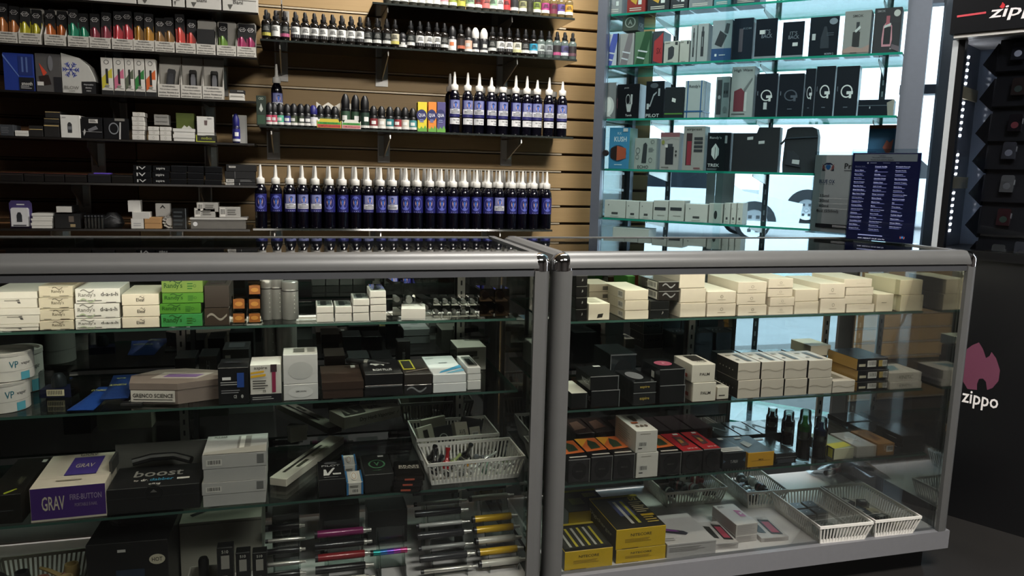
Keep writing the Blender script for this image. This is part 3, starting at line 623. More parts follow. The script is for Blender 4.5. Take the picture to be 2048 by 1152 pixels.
for px, cap, lab, l in ((805, '#17171a', '#26282a', 'short black bottle in the gap of the dropper shelf'), (904, '#101012', '#d8d5d0', 'fat black-capped bottle with orange print among the droppers'), (936, '#15110f', '#c9a28c', 'small dark bottle beside the white-capped ones'), (950, '#d8d5cf', '#26272a', 'white-capped bottle standing next to the dark dropper bottles'), (967, '#d8d5cf', '#2a2a2c', 'second white-capped bottle, nearer the window cabinet')):
    bottle('juice_bottle', chubby(cap, lab, '#d0cfca', .098 if px != 805 else .06, .0165, '#141416', True, '#c8744a' if px == 904 else '#bdbdb8'), px, WALL, -.225, SH['B'], l)
bk = [544, 562]+[600+i*18.5 for i in range(7)]+[745, 764, 782, 830, 848, 865, 880, 897, 912, 992, 1008, 1026, 1042, 1058, 1073, 1089, 1105, 1120, 1136]
for i, px in enumerate(bk): bottle('dropper_bottle', dropper('#0e0e10', DKL, None, '#1a1714'), px-6, WALL, -.17, SH['B'], f'black-capped dropper bottle half hidden in the rear dropper row, {ORD[i]} from the trays end', grp='rear row of dropper bottles')
# ---- top shelf
topc = ['#d8d8d4', '#d2d6d2', '#d4d4d0', '#d8d8d4', '#cfd6d4', '#cfd8d6', '#d8d8d4', '#c98f96', '#93a04a', '#b3b04c', '#8fae8c', '#7a2f2c', '#c26a66', '#86a88a', '#cfcfc8', '#b03a3a', '#2c2c2e', '#8f9068', '#2c2b20', '#7d8f3e', '#a03e78', '#6b2a3e', '#5a4486', '#c9963a']
for i, px in enumerate([775, 791, 808, 826, 842, 857, 872, 888, 905, 922, 940, 955, 971, 985, 999, 1012, 1028, 1045, 1058, 1073, 1090, 1106, 1121, 1137]):
    bottle('dropper_bottle', dropper('#111', topc[i], '#dcdcd6' if i % 3 else None, '#3a3a34' if i < 20 else '#6a5a3a'), px, WALL, -.225, SH['A'], f'bottle on the top slatwall shelf, {ORD[23-i]} from the window cabinet end', grp='bottles on the top slatwall shelf')
# ---- lowest shelf: rows of blue bottles
XD = [523, 553, 580.6, 606, 632, 660, 686, 711.7, 736, 761.5, 786, 812, 835, 860, 881.5, 905.5, 928, 952, 974.8, 997, 1023, 1042, 1065.5, 1090.8]
white = {2, 3, 4, 8, 10, 19}
UD = relax([WALL.u(x, -.228, SH['D']) for x in XD], .0437)
for i, px in enumerate(XD): bottle('juice_bottle', bluebottle('warn' if i in white else 'ox', 1), px, WALL, -.228, SH['D'], f'tall blue {"white-banded " if i in white else ""}nozzle bottle, {ORD[i]} along the front of the lowest slatwall shelf', u=UD[i], grp='front row of blue bottles on the lowest shelf', rz=random.uniform(-.35, .35))
for rw, off in enumerate((-.172, -.116, -.06)):
    us = UD
    for i in range(1 if rw < 2 else 3, 24):
        e = empty('juice_bottle', (us[i]-.004*(rw % 2), 3.28+off, SH['D']))
        for n, me in bluebottle('none', 1): ob(n, me, e)
        tag(e, f'blue nozzle bottle, {["second", "third", "rearmost"][rw]} row, behind the {ORD[i]} front bottle of the lowest shelf', 'bottle', f'{["second", "third", "rearmost"][rw]} row of blue bottles')
# ---- short shelf
zC = SH['C']
for i, (px, nz_) in enumerate(((908, 1), (934, 1), (957, 1), (981, 2), (1004, 0), (1029.5, 1), (1051.6, 1), (1072, 2), (1095.6, 1), (1122, 2))): bottle('juice_bottle', bluebottle('salt', nz_), px, WALL, -.215, zC, f'blue salt juice bottle{" without nozzle" if nz_ == 0 else ""}, {ORD[i]} along the short shelf from the fruit boxes', rz=random.uniform(-.25, .25))
for i, px in enumerate((899, 962, 987, 1015, 1040, 1061, 1104)): bottle('juice_bottle', bluebottle('none', 1 if i == 0 else 0), px, WALL, -.145, zC, f'blue bottle partly hidden behind the salt juice bottles, {ORD[i]} along the rear row' if i else 'blue nozzle bottle just behind the first salt juice bottle', grp='blue bottles behind the salt juice row')
bottle('juice_bottle', bluebottle('warn', 1), 555, WALL, -.13, zC, 'lone tall blue bottle behind the small juice bottles', rz=.3)
for px, cap, lab, hh, l in ((540, '#121214', '#b0415a', .085, 'small black bottle with pink label on the short shelf'), (549, '#121214', '#b0415a', .085, 'second pink-labelled small bottle on the short shelf'), (561, '#121214', '#56a888', .085, 'small black bottle with mint green label'), (575, '#121214', '#2b2f78', .083, 'small bottle with blue label and pale numeral'), (588, '#0e0e10', '#39442f', .085, 'small black bottle with olive label before the white cards'),
        (602, '#0e0e10', '#2c3628', .085, 'small black bottle with dark green label'), (615, '#0e0e10', '#33343a', .085, 'small black bottle with grey label beside the blue-capped one'), (627, '#22226a', '#cfcfd6', .082, 'small blue-capped bottle with white bull label'),
        (641, '#0d0d0f', '#3b4a3a', .082, 'black bottle at the start of the yellow and green tray'), (655, '#0d0d0f', '#4a5a4c', .082, 'black bottle in the middle of the yellow and green tray'), (670, '#0d0d0f', '#4a5048', .08, 'black bottle at the end of the yellow and green tray'),
        (691, '#0d0d0f', '#2f4a36', .128, 'taller black bottle with green label in the second tray'), (711, '#0d0d0f', '#2f4a36', .126, 'taller black bottle beside the stickered one in the second tray'), (729.5, '#0d0d0f', '#20382c', .126, 'tall black bottle with pink fruit label outside the trays'),
        (747, '#0e0d0d', '#7a2c30', .09, 'black-capped bottle with dark red label'), (763, '#0e0d0d', '#c7c0b4', .09, 'black-capped bottle with cream label and price sticker'), (779.5, '#0e0d0d', '#2f7478', .09, 'black-capped bottle with teal label between cream and red ones'), (795, '#0e0d0d', '#8a2f34', .09, 'black-capped bottle with red label and tilted sticker'), (810, '#0e0d0d', '#cfc8ba', .09, 'black-capped bottle with cream label beside the last teal one'), (825.5, '#0e0d0d', '#4a8a8c', .088, 'black-capped bottle with teal label beside the yellow fruit box')):
    tray = 636 < px < 715
    bottle('juice_bottle', chubby(cap, lab, None if tray else '#d4d2cc', hh, .0165 if hh < .1 else .018, '#0e0f10'), px, WALL, -.225 if not tray else -.205, zC+(.003 if tray else 0), l)
for x0, x1, c1, c2, l in ((634, 682.5, '#c9b63a', '#c2483c', 'yellow, green and red card tray of small bottles'), (684, 721.5, '#d8d6cc', '#d98a8c', 'white, green and pink card tray of taller bottles')):
    u0, u1 = WALL.u(x0, -.235, zC), WALL.u(x1, -.235, zC); wd = u1-u0; e = empty('card_tray', WALL.P((u0+u1)/2, -.205, zC), 0)
    b = MB(); b.box(-wd/2, wd/2, -.032, .032, .0005, .002, M('#cfcabf', .7)); b.build('tray_base', e)
    b = MB(); b.prism([(-wd/2, .0005), (wd/2, .0005), (wd/2, .03), (wd/2-.006, .022), (wd/2-.012, .034), (-wd/2+.012, .034), (-wd/2+.006, .022), (-wd/2, .03)], -.034, -.032, M(c1, .6), 'y'); b.build('front_lip', e)
    b = MB(); b.box(-wd/2+.002, wd/2-.002, -.0346, -.0341, .002, .013, M(c2, .6)); b.build('red_band', e)
    b = MB(); b.box(-wd/2+.002, wd/2-.002, -.0346, -.0341, .014, .022, M('#3f9a3c', .6)); b.build('green_band', e)
    v, f, _ = text2d('COMPLETE RELAXATION'); b = MB(); b.add([(a*wd*.9, -.0349, .0075+c*.006) for a, c in v], f, M('#6a1c20', .6)); b.build('lettering', e)
    v, f, _ = text2d('A CBD E-LIQUID'); b = MB(); b.add([(a*wd*.75, -.0349, .018+c*.005) for a, c in v], f, M('#10300f', .6)); b.build('lettering', e)
    b = MB(); b.prism([(-wd/2, .0005), (wd/2, .0005), (wd/2, .10), (wd/4, .085), (0, .10), (-wd/4, .085), (-wd/2, .10)], .0325, .034, M('#c9c4b8', .7), 'y'); b.build('back_card', e)
    tag(e, l, 'tray')
for x0, x1, c, l in ((835, 854, '#d8c530', 'yellow fruit juice carton beside the teal bottle'), (856, 873, '#d9812c', 'orange fruit juice carton between the yellow and purple ones'), (873.5, 891, '#4a4478', 'purple fruit juice carton next to the blue salt juice bottles')):
    put(WALL, zC, -.24, x0, x1, 204, .04, dict(c=c, d=[('o', 'f', .42, .55, .55, .2, '#20245a'), ('t', 'f', 'QUA', .45, .55, .75, .13, '#d8d8e0'), ('p', 'f', [(0, 0), (1, 0), (1, .1), (.8, .22), (.6, .1), (.4, .18), (.2, .08), (0, .16)], '#5f9a3c'), ('L', 'f', .2, .30, .7, .42, 2, '#8a90c0')]), 'juice_carton', l)
put(WALL, zC, -.24, 513, 533, 191, .05, dict(c='#1c2b20', d=[('p', 'f', [(.5, .75), (.7, .55), (.5, .45), (.3, .55)], '#b8bdb6'), ('r', 'f', .1, .05, .9, .35, '#2f4a36'), ('t', 'f', 'CBD', .5, .9, .5, .08, '#9aa89a')]), 'juice_carton', 'dark green carton with white drop mark at the shelf end')
# ================================================================ dark end of the slatwall: shelves L0..L5
def WB(k, x0, x1, yt, dep, st, name, label, cat='box', off=-.245, **kw): return put(WALL, SH[k], off, x0, x1, yt, dep, st, name, label, cat, **kw)
def WS(k, x0, x1, ys, dep, st, name, label, off=-.245, **kw): return stack(WALL, SH[k], off, x0, x1, ys, dep, st, name, label, **kw)
# L0 white cartons whose lower edges show
for i, (x0, x1) in enumerate(((40, 168), (170, 273), (275, 343), (345, 370), (372, 443), (445, 515))):
    WB('L0', x0, x1, -45, .12, dict(c='#c9c7c0', d=[('L', 'f', .1, .5, .9, .9, 5, '#8b8983'), ('t', 'f', 'Bani', .45, .28, .28, .12, '#5a5955'), ('p', 'f', [(.15, .2), (.3, .2), (.22, .05)], '#55544f'), ('r', 'f', .02, .34, .98, .36, '#9a9891')]), 'white_carton', f'white printed carton on the uppermost dark shelf, {ORD[5-i]} from its bracket end')
# L1 trays of disposable packs
TR = [(-6, 35.5, '#a8693a', 0), (37.5, 82.5, '#a8a02c', 1), (89, 132, '#a85a26', 1), (136, 178.5, '#1f7a5c', 0), (179.5, 221.5, '#7a2a38', 0), (224, 266.5, '#a02630', 0), (267, 309, '#a0701e', 0), (310, 349.5, '#7d5a2e', 0), (351.5, 392, '#b0352c', 0), (393, 431.5, None, 1), (433.5, 473, '#5a7d2c', 1), (474, 512.5, '#8c2350', 1)]
CN = ['amber', 'yellow', 'burnt orange', 'teal and green', 'dark pink', 'red', 'gold', 'brown', 'scarlet', '', 'lime green', 'magenta']
CARD = M('#c3bfb6', .7)
def warn(e, wd, y, z0, h):
    t = ('WARNING:', 'This product contains', 'nicotine. Nicotine is an', 'addictive chemical.')
    b = MB()
    for j, s_ in enumerate(t):
        v, f, asp = text2d(s_); hh = h*.14; ww = min(wd*.9, hh*asp); b.add([(a*ww, y, z0+h*(.84-.23*j)+c*hh) for a, c in v], f, M('#1a1a1a', .6))
    b.build('warning_text', e)
def disp_tray(k, x0, x1, lip_h, depth, label, high):
    z = SH[k]; off = -.248; u0, u1 = WALL.u(x0, off, z), WALL.u(x1, off, z); wd = u1-u0-.001
    e = empty('card_display_tray', WALL.P((u0+u1)/2, off, z), 0); t = .001
    b = MB(); b.box(-wd/2, wd/2, 0, t, .0005, lip_h, CARD); b.build('front_lip', e)
    b = MB(); b.box(-wd/2, wd/2, t, depth, .0005, .0015, CARD); b.build('tray_base', e)
    for s_ in (-1, 1): b = MB(); xx = s_*wd/2; b.prism([(t, .0015), (depth, .0015), (depth, lip_h*(2.8 if high else 1.5)), (t, lip_h)], min(xx, xx-s_*t), max(xx, xx-s_*t), CARD); b.build('side_flap', e)
    b = MB(); hb = lip_h*(3.6 if high else 2.1); b.prism([(-wd/2, .0015), (wd/2, .0015), (wd/2, hb*.93), (wd/2-.006, hb), (-wd/2+.004, hb), (-wd/2, hb*.95)], depth, depth+t, CARD, 'y'); b.build('back_card', e)
    warn(e, wd, -.0004, 0, lip_h); tag(e, label, 'tray'); return e, wd
PK = {}
def cloudpack(c):
    if c in PK: return PK[c]
    w_, h_, d_ = .030, .112, .009; parts = []
    b = MB(); b.box(-w_/2, w_/2, 0, d_, .0, h_*.62, M(c, .3, coat=.4)); parts.append(('coloured_sleeve', b.mesh('coloured_sleeve')))
    b = MB(); b.prism([(-w_/2, h_*.62), (w_/2, h_*.62), (w_/2, h_*.985), (w_/2-.002, h_), (-w_/2+.002, h_), (-w_/2, h_*.985)], .0, d_, M('#0f0e10', .8), 'y'); b.prism([(-w_/2, h_*.56), (0, h_*.47), (0, h_*.62), (-w_/2, h_*.62)], -.0008, 0, M('#0f0e10', .8), 'y'); b.prism([(0, h_*.62), (w_/2, h_*.4), (w_/2, h_*.62)], -.0008, 0, M('#0f0e10', .8), 'y'); parts.append(('black_header', b.mesh('black_header')))
    b = MB(); pts = [(1.15*math.cos(a)*(1+.12*math.cos(6*a)), .8*math.sin(a)*(1+.12*math.cos(6*a))) for a in [2*math.pi*i/30 for i in range(30)]]
    o_ = [(p[0]*.0095, -.001, h_*.82+p[1]*.0095) for p in pts]; i_ = [(p[0]*.0078, -.001, h_*.82+p[1]*.0076) for p in pts]; b.add(o_+i_, [(i, (i+1) % 30, 30+(i+1) % 30, 30+i) for i in range(30)], M('#b9b6b4', .5)); parts.append(('cloud_outline', b.mesh('cloud_outline')))
    v, f, _ = text2d('puff'); b = MB(); b.add([(a*.013, -.0011, h_*.82+q*.008) for a, q in v], f, M('#b9b6b4', .5)); parts.append(('lettering', b.mesh('lettering')))
    b = MB(); b.lathe([(.006, .012), (.006, .06), (.0035, .066), (0, .066)], M(c, .25, coat=.6), 8, (-.004, .001, 0), a0=math.pi, a1=2*math.pi); parts.append(('device_relief', b.mesh('device_relief')))
    PK[c] = parts; return parts
for i, (x0, x1, c, hi) in enumerate(TR):
    lip = .036; e, wd = disp_tray('L1', x0, x1, lip, .06, (f'white warning tray of {CN[i]} disposable packs on the colourful shelf' if c else 'white warning tray with an empty black inside on the colourful shelf'), hi)
    if c is None:
        b = MB(); b.box(-wd/2+.003, wd/2-.003, .004, .05, .003, .088, M('#0b0b0c', .6)); b.build('inner_sleeve', e); continue
    rr = random.Random(i)
    for j in (0, 1):
        if i == 10 and j == 1: continue
        p = empty('disposable_pack', e.location+Vector(((-.0165 if j == 0 else .0165) if i != 10 else -.012, .010+.014*rr.random(), .003+(.022 if not hi else .006)*rr.random())), 0)
        for n, me in cloudpack(c): ob(n, me, p)
        p.rotation_euler = (R(-4), R(rr.uniform(-2, 2)), 0); tag(p, f'{CN[i]} disposable pack, {["nearer the dark end", "nearer the bottles"][j]} of its warning tray', 'pack')
        b = MB(); b.box(-.013, .013, .012, .0215, .004, .10, M('#1b1a1c', .4)); b.build('pack_behind', p) if j == 0 and rr.random() < .4 else None
# L2
WB('L2', 9, 71, 106, .10, dict(c='#23398a', kw=dict(rough=.35, coat=.3), d=[('p', 'f', [(0, .97), (.5, .4), (.5, .36), (0, .9)], '#5d77b8'), ('r', 'f', .5, .42, .95, .92, '#1b2c6a'), ('r', 'f', .6, .5, .66, .9, '#51679e'), ('r', 'f', .74, .5, .8, .9, '#51679e'), ('r', 'f', .5, .02, .99, .36, '#101218'), ('t', 'f', 'smooth', .75, .2, .35, .1, '#c9c9c4'), ('L', 'f', .55, .05, .9, .14, 2, '#a0a0a0')]), 'display_carton', 'blue display carton on the dark shelf with the snowflake box')
WB('L2', 73, 125, 107, .09, dict(c='#4d4b4a', d=[('p', 'f', [(.15, .75), (.45, .5), (.3, .4)], '#c8452c'), ('p', 'f', [(.12, .4), (.5, .45), (.6, .2), (.2, .15)], '#221512'), ('r', 'f', .05, .16, .3, .26, '#d0cdc6'), ('r', 'f', .7, 0, 1, .4, '#15151a'), ('o', 'f', .6, .75, .1, .2, '#6d6d70')]), 'display_carton', 'grey display carton with red flame between blue and snowflake cartons')
u0, u1 = WALL.u(126, -.245, SH['L2']), WALL.u(192, -.245, SH['L2']); wd = u1-u0; e = empty('snowflake_display_carton', WALL.P((u0+u1)/2, -.245, SH['L2']), 0); hb = .132
b = MB(); b.prism([(-wd/2, 0), (wd*.08, 0), (wd*.08, .04), (wd/2, .042), (wd/2-.004, .058), (wd*.3, .095), (wd*.05, .118), (-wd/2, hb)], 0, .09, M('#b9b8b2', .6), 'y'); b.build('carton_body', e)
b = MB(); b.box(wd*.085, wd/2, -.001, .088, 0, .04, M('#151517', .4)); b.build('black_front_panel', e)
b = MB()
for k in range(6):
    a = k*math.pi/3; ca, sa = math.cos(a), math.sin(a); cx, cz = -wd*.22, .078
    def ln(p, q, t=.0012):
        d_ = Vector((q[0]-p[0], q[1]-p[1])).normalized(); n_ = (-d_.y*t, d_.x*t); b.add([(p[0]+n_[0], -.0006, p[1]+n_[1]), (p[0]-n_[0], -.0006, p[1]-n_[1]), (q[0]-n_[0], -.0006, q[1]-n_[1]), (q[0]+n_[0], -.0006, q[1]+n_[1])], [(0, 1, 2, 3)], M('#3a4aa0', .5))
    ln((cx, cz), (cx+.026*ca, cz+.026*sa))
    for s_ in (-1, 1):
        for r_ in (.012, .019): a2 = a+s_*.8; ln((cx+r_*ca, cz+r_*sa), (cx+r_*ca+.009*math.cos(a2), cz+r_*sa+.009*math.sin(a2)))
b.build('snowflake_print', e)
for t_, x_, z_, ww, hh, c_ in (('BLOW', -wd*.22, .018, .045, .011, '#77756f'), ('VAPE', -wd*.22, .007, .02, .004, '#77756f'), ('disposable', wd*.29, .03, .03, .006, '#c0c0c0'), ('device', wd*.29, .02, .02, .005, '#c0c0c0'), ('mint', wd*.29, .01, .014, .005, '#c0c0c0')):
    v, f, _ = text2d(t_); b = MB(); b.add([(x_+a*ww, -.0016, z_+q*hh) for a, q in v], f, M(c_, .5)); b.build('lettering', e)
tag(e, 'white cut-away display carton printed with a blue snowflake', 'box')
for i, (x0, x1, c, l) in enumerate(((204, 228, '#c2b73a', 'yellow'), (229, 251, '#c46a86', 'pink'), (251.5, 270, '#5a6250', 'grey-green'), (270.5, 291.5, '#2f7a3c', 'green'), (292.5, 314, '#c9602c', 'orange'))):
    WB('L2', x0, x1, 115+i*.8, .035, dict(c='#c9c6be', d=[('p', 'f', [(.05, .15), (.95, .35), (.95, .72), (.5, .6), (.05, .45)], c), ('r', 'f', .4, .3, .6, .7, '#1f1f20'), ('n', 'f', .5, .88, .22, .06, '#4a4a48'), ('r', 'f', .62, .18, .95, .45, '#d6d3cc'), ('r', 'f', 0, 0, 1, .12, '#1c1c1d'), ('o', 'f', .5, .24, .2, .03, '#8a8880')]), 'slim_carton', f'slim white carton with {l} stripe beside the snowflake carton')
for i, (x0, x1) in enumerate(((316, 360.5), (362, 404.5), (405.5, 447))):
    e, wd = disp_tray('L2', x0, x1, .045, .06, f'white warning tray of pod devices, {ORD[i]} from the slim striped cartons', 1)
    p = empty('pod_device_pack', e.location+Vector((.004 if i else -.004, .02, .012)), 0); dm = M('#17181c', .3)
    b = MB(); b.prism([(-.013, 0), (.013, 0), (.013, .085), (.010, .09), (-.010, .09), (-.013, .085)], 0, .012, dm if i == 0 else glass('#9a9a9c', 1.), 'y'); b.build('shell', p)
    b = MB(); b.prism([(-.008, .01), (.008, .01), (.008, .06), (.005, .075), (-.005, .075), (-.008, .06)], -.001, .006, M('#2a2b30' if i == 0 else '#606064', .4), 'y'); b.build('device', p)
    b = MB(); b.add([(.004*a, -.0014, .02+.004*c) for a, c in ell(10)], [tuple(range(10))], M('#cfcfcf', .5)); b.build('button', p)
    p.rotation_euler = (R(-5), R(8 if i == 0 else 0), 0); tag(p, f'{["dark tilted", "clear grey", "smoky twin"][i]} pod device pack in its warning tray', 'pack')
WS('L2', 458, 489, [195, 187, 179.5], .05, dict(c='#cfccc4', faces={}), 'small_carton', 'small flat carton at the bracket end of the snowflake shelf', sts=[dict(c='#cfccc4'), dict(c='#c9c6be', d=[('r', 'f', .1, .2, .9, .4, '#8a8880')]), dict(c='#1a1a1b', d=[('r', 'f', .5, .5, .9, .8, '#8d8b86')])])
# L3
ART = dict(c='#141416', kw=dict(rough=.3), d=[('r', 'f', .36, .72, .8, .9, '#c9c6c0'), ('L', 'f', .4, .75, .75, .88, 2, '#222'), ('p', 'f', [(.35, .3), (.8, .45), (.7, .6), (.3, .42)], '#6a6a6e'), ('p', 'f', [(.1, .1), (.2, .3), (.15, .45), (.08, .3)], '#b7b7b4'), ('r', 'f', .02, .3, .98, .32, '#8a8a8a')])
WB('L3', 0, 28, 249, .08, dict(c='#33363a', d=[('L', 'f', .1, .2, .8, .8, 4, '#5a5c60')]), 'dark_carton', 'dark grey carton at the far dark end of the third shelf')
WB('L3', 29.5, 57.5, 261, .08, dict(c='#cfcdc6', d=[('r', 'f', .02, .45, .98, .5, '#a5a39c')]), 'flat_carton', 'low white carton beside the dark grey one')
WB('L3', 58.5, 87, 251, .08, dict(c='#151312', d=[('r', 'f', .02, .62, .98, .68, '#b8a06a')]), 'dark_carton', 'low black carton with a gold line')
WS('L3', 88.5, 120, [247, 236, 222], .09, dict(c='#141211', d=[('r', 'f', .02, .8, .98, .88, '#b39a64')]), 'dark_carton', 'black gold-lined carton next to the tall white device carton')
WB('L3', 122, 162, 230, .08, dict(c='#d2d1cb', d=[('p', 'f', [(.36, .22), (.58, .22), (.58, .6), (.5, .68), (.42, .68), (.36, .6)], '#2e2f31'), ('r', 'f', .38, .36, .56, .5, '#6a6c70'), ('L', 'f', .1, .85, .35, .92, 1, '#999'), ('r', 'f', .93, 0, .94, 1, '#a5a39c')]), 'white_carton', 'white carton showing a dark device on the third dark shelf')
WB('L3', 164, 206, 234, .08, ART, 'dark_carton', 'black carton with white sticker and rod artwork')
WB('L3', 208, 259, 236, .08, dict(c='#121214', kw=dict(rough=.3), d=[('n', 'f', .4, .5, .2, .28, '#7d8084'), ('p', 'f', [(.6, 0), (.66, 0), (.7, .8), (.64, .8)], '#b5b5b2'), ('r', 'f', .45, .86, .85, .98, '#77756f')]), 'dark_carton', 'black carton with curved glass artwork')
SW = dict(c='#c9c6bf', d=[('n', 'f', .5, .5, .09, .25, '#7a7872'), ('r', 'f', .02, .02, .98, .06, '#96938c')])
WS('L3', 264, 289, [269.5, 260.5, 251.5, 242.5, 233.5, 224.5], .06, SW, 'small_carton', 'small white carton with ring mark in the tall pile', jit=.002)
WS('L3', 296, 318.5, [270, 261.5, 253], .06, SW, 'small_carton', 'small white carton with ring mark in the first short pile')
WS('L3', 320, 343, [270.5, 262, 253.5], .06, SW, 'small_carton', 'small white carton with ring mark in the second short pile')
o = WB('L3', 308, 338, 229, .05, dict(c='#8a8883', d=[('t', 'f', 'vaporesso', .5, .3, .8, .14, '#4a4945'), ('t', 'f', 'vaporesso', .5, .72, .8, .14, '#4a4945')]), 'grey_carton', 'grey carton lying on the two short white piles', zb=SH['L3']+.0548, off=-.235)
WB('L3', 347, 390, 269.5, .07, dict(c='#cdcbc5', lid=.5), 'long_carton', 'lower long white carton under the olive one'); WB('L3', 347, 390, 257.5, .07, dict(c='#cfcdc7', lid=.5), 'long_carton', 'upper long white carton under the olive one', zb=SH['L3']+.0232)
WB('L3', 352, 389, 226, .05, dict(c='#4c5622', kw=dict(rough=.4), d=[('p', 'f', [(.3, 0), (.9, 0), (.7, .2), (.6, .08), (.45, .22)], '#b8b8b0')]), 'olive_carton', 'olive green carton standing on two long white cartons', zb=SH['L3']+.0456, off=-.235)
WB('L3', 392, 431, 270, .07, dict(c='#20211a', d=[('r', 'f', .0, .0, .06, 1, '#a8b03a'), ('r', 'f', .06, 0, 1, .12, '#a8b03a'), ('t', 'f', 'modbox', .55, .55, .55, .4, '#9aa044')]), 'dark_carton', 'black and yellow carton under the tilted white one')
WB('L3', 393, 428, 233, .04, dict(c='#c6c5bf', d=[('p', 'f', [(.45, .55), (.6, .55), (.62, .8), (.43, .8)], '#5a4a48'), ('r', 'f', 0, .15, 1, .17, '#98968f'), ('L', 'f', .6, .85, .95, .95, 1, '#888')]), 'white_carton', 'tilted white carton on the black and yellow one', zb=SH['L3']+.0222, rot=5)
WB('L3', 466, 495, 230, .015, dict(c='#b3b2ac', d=[('r', 'f', .9, .02, .92, .98, '#8b8a84')]), 'backing_card', 'plain white card standing at the third shelf end', off=-.2)
bottle('juice_bottle', chubby('#1c1c66', '#24247a', '#c9c9cc', .105, .0135, '#14143c'), 473, WALL, -.23, SH['L3'], 'small blue bottle standing before the plain white card')
# L4
for i, (x0, x1) in enumerate(((0, 47), (48, 88), (89, 129), (130, 174))): WB('L4', x0, x1, 345+i*1.2, .09, dict(c='#120f0e', kw=dict(rough=.35), faces={'t': '#7d3a30'}, d=[('r', 'f', .02, .75, .98, .8, '#3a2f2c')]), 'flat_carton', f'flat black carton with red top, {ORD[i]} from the dark end')
WB('L4', 175.5, 222, 348, .09, dict(c='#0f0e10', faces={'t': '#4d3a8c'}, kw=dict(rough=.4), d=[('r', 'f', .02, .85, .98, .9, '#2e2a3a'), ('H', 't', .25, .1, .95, .6, '#5a44a8', .004)]), 'flat_carton', 'flat black carton with purple top')
WB('L4', 223, 266, 350, .09, dict(c='#141210', kw=dict(rough=.3), d=[('r', 'f', .02, .8, .98, .85, '#2f2b28')]), 'flat_carton', 'plain flat black carton past the purple-topped one')
for i, (x0, x1, ys, t_) in enumerate(((267, 304, [356, 342, 330], 'IV'), (305, 340, [357, 344, 331], 'aspire'), (341, 374, [358, 345, 331], None), (375, 408, [358, 345, 332], None), (409, 444, [360, 346, 333], None))):
    WS('L4', x0, x1, ys, .09, dict(c='#0e0f11', kw=dict(rough=.25, coat=.4), d=([('t', 'f', t_, .45, .5, .5, .5, '#b5b5b2')] if t_ else [('r', 'f', .02, .9, .98, .94, '#33363a')])), 'black_carton', f'glossy black carton in the {ORD[i]} black pile of the fourth shelf', jit=.002)
WS('L4', 451, 512, [365.5, 358, 343, 329], .08, dict(c='#0f0f10'), 'dark_carton', 'black carton with barcode at the bottle end of the fourth shelf', sts=[dict(c='#0f0f10', d=[('b', 'f', 0, .1, .28, .9), ('r', 'f', .45, .1, .47, .9, '#b8b8b8')]), dict(c='#101011', d=[('b', 'f', .04, .1, .3, .9), ('L', 'f', .5, .2, .95, .8, 2, '#777')]), dict(c='#0c0c0d', d=[('r', 'f', .33, 0, .35, 1, '#5a5a5a')]), dict(c='#0c0c0d', d=[('b', 'f', .1, .5, .32, .75)])])
# L5
e = empty('blister_card', WALL.P(WALL.u(43, -.23, SH['L5']), -.225, SH['L5']), 0); b = MB(); p = [(-.035, 0), (.035, 0), (.035, .085), (.028, .095), (-.028, .095), (-.035, .085)]; b.prism(p, 0, .0015, M('#43386a', .5), 'y'); b.build('purple_card', e)
b = MB(); b.prism([(-.026, .006), (.026, .006), (.026, .066), (.022, .07), (-.022, .07), (-.026, .066)], -.018, -.0005, M('#c4c3c4', .3), 'y'); b.build('white_box', e)
b = MB(); b.prism([(-.008, .022), (.008, .022), (.008, .045), (.004, .055), (-.004, .055), (-.008, .045)], -.019, -.0182, M('#2a2b30', .4), 'y'); b.box(-.02, .02, -.019, -.0182, .008, .012, M('#3a3a40', .4)); b.build('device_print', e)
b = MB(); b.box(-.012, .012, -.001, -.0002, .079, .083, M('#d0d0d0', .5)); b.build('hang_slot', e); tag(e, 'purple blister card with white box on the lowest dark shelf', 'pack')
WS('L5', 63, 104, [446, 437.5, 427], .07, dict(c='#c6c4bd', lid=.45), 'flat_carton', 'flat white carton beside the purple blister card')
WB('L5', 110, 162, 428, .09, dict(c='#0d0d0e', kw=dict(rough=.5), d=[('r', 'f', .55, .45, .75, .85, '#5a5048'), ('r', 'f', .6, .1, .8, .3, '#8a7a5a')]), 'dark_carton', 'black carton supporting a white-ended box'); WB('L5', 112, 145, 412, .09, dict(c='#0d0d0e', faces={'f': '#b9b7b0'}), 'white_carton', 'white-ended carton on top of the black one', zb=SH['L5']+.0555)
for i in range(6): WB('L5', 169+i*6.6, 175+i*6.6, 429, .06, dict(c='#101011', kw=dict(rough=.2, coat=.6), d=[('r', 'f', .1, .86, .9, .92, '#55585c')]), 'slim_black_case', f'slim glossy black case, {ORD[i]} in the row on the lowest dark shelf', 'case')
def lumpy(name, label, cat, F, px, off, z, r, sx, sz, mat, seed):
    rr = random.Random(seed); b = MB(); prof = [(0, 0), (r*.8, .001), (r, sz*.3), (r*.85, sz*.7), (r*.4, sz), (0, sz)]; b.lathe(prof, mat, 10); b.v = [(x*sx*(1+rr.uniform(-.12, .12)), y*(1+rr.uniform(-.12, .12)), zz) for x, y, zz in b.v]
    u = F.u(px, off, z); o = b.build(name, None, F.P(u, off, z), F.rz); b2 = MB(); b2.tube([(-r*sx*.8, -r*.5, sz*.5), (0, -r*.95, sz*.8), (r*sx*.8, -r*.5, sz*.5)], .0015, M('#55585a', .3)); b2.build('drawstring', o); tag(o, label, cat)
lumpy('soft_pouch', 'crumpled black pouch on the lowest dark shelf', 'pouch', WALL, 226, -.2, SH['L5'], .03, 1.2, .055, M('#101012', .6, bump=.4), 3)
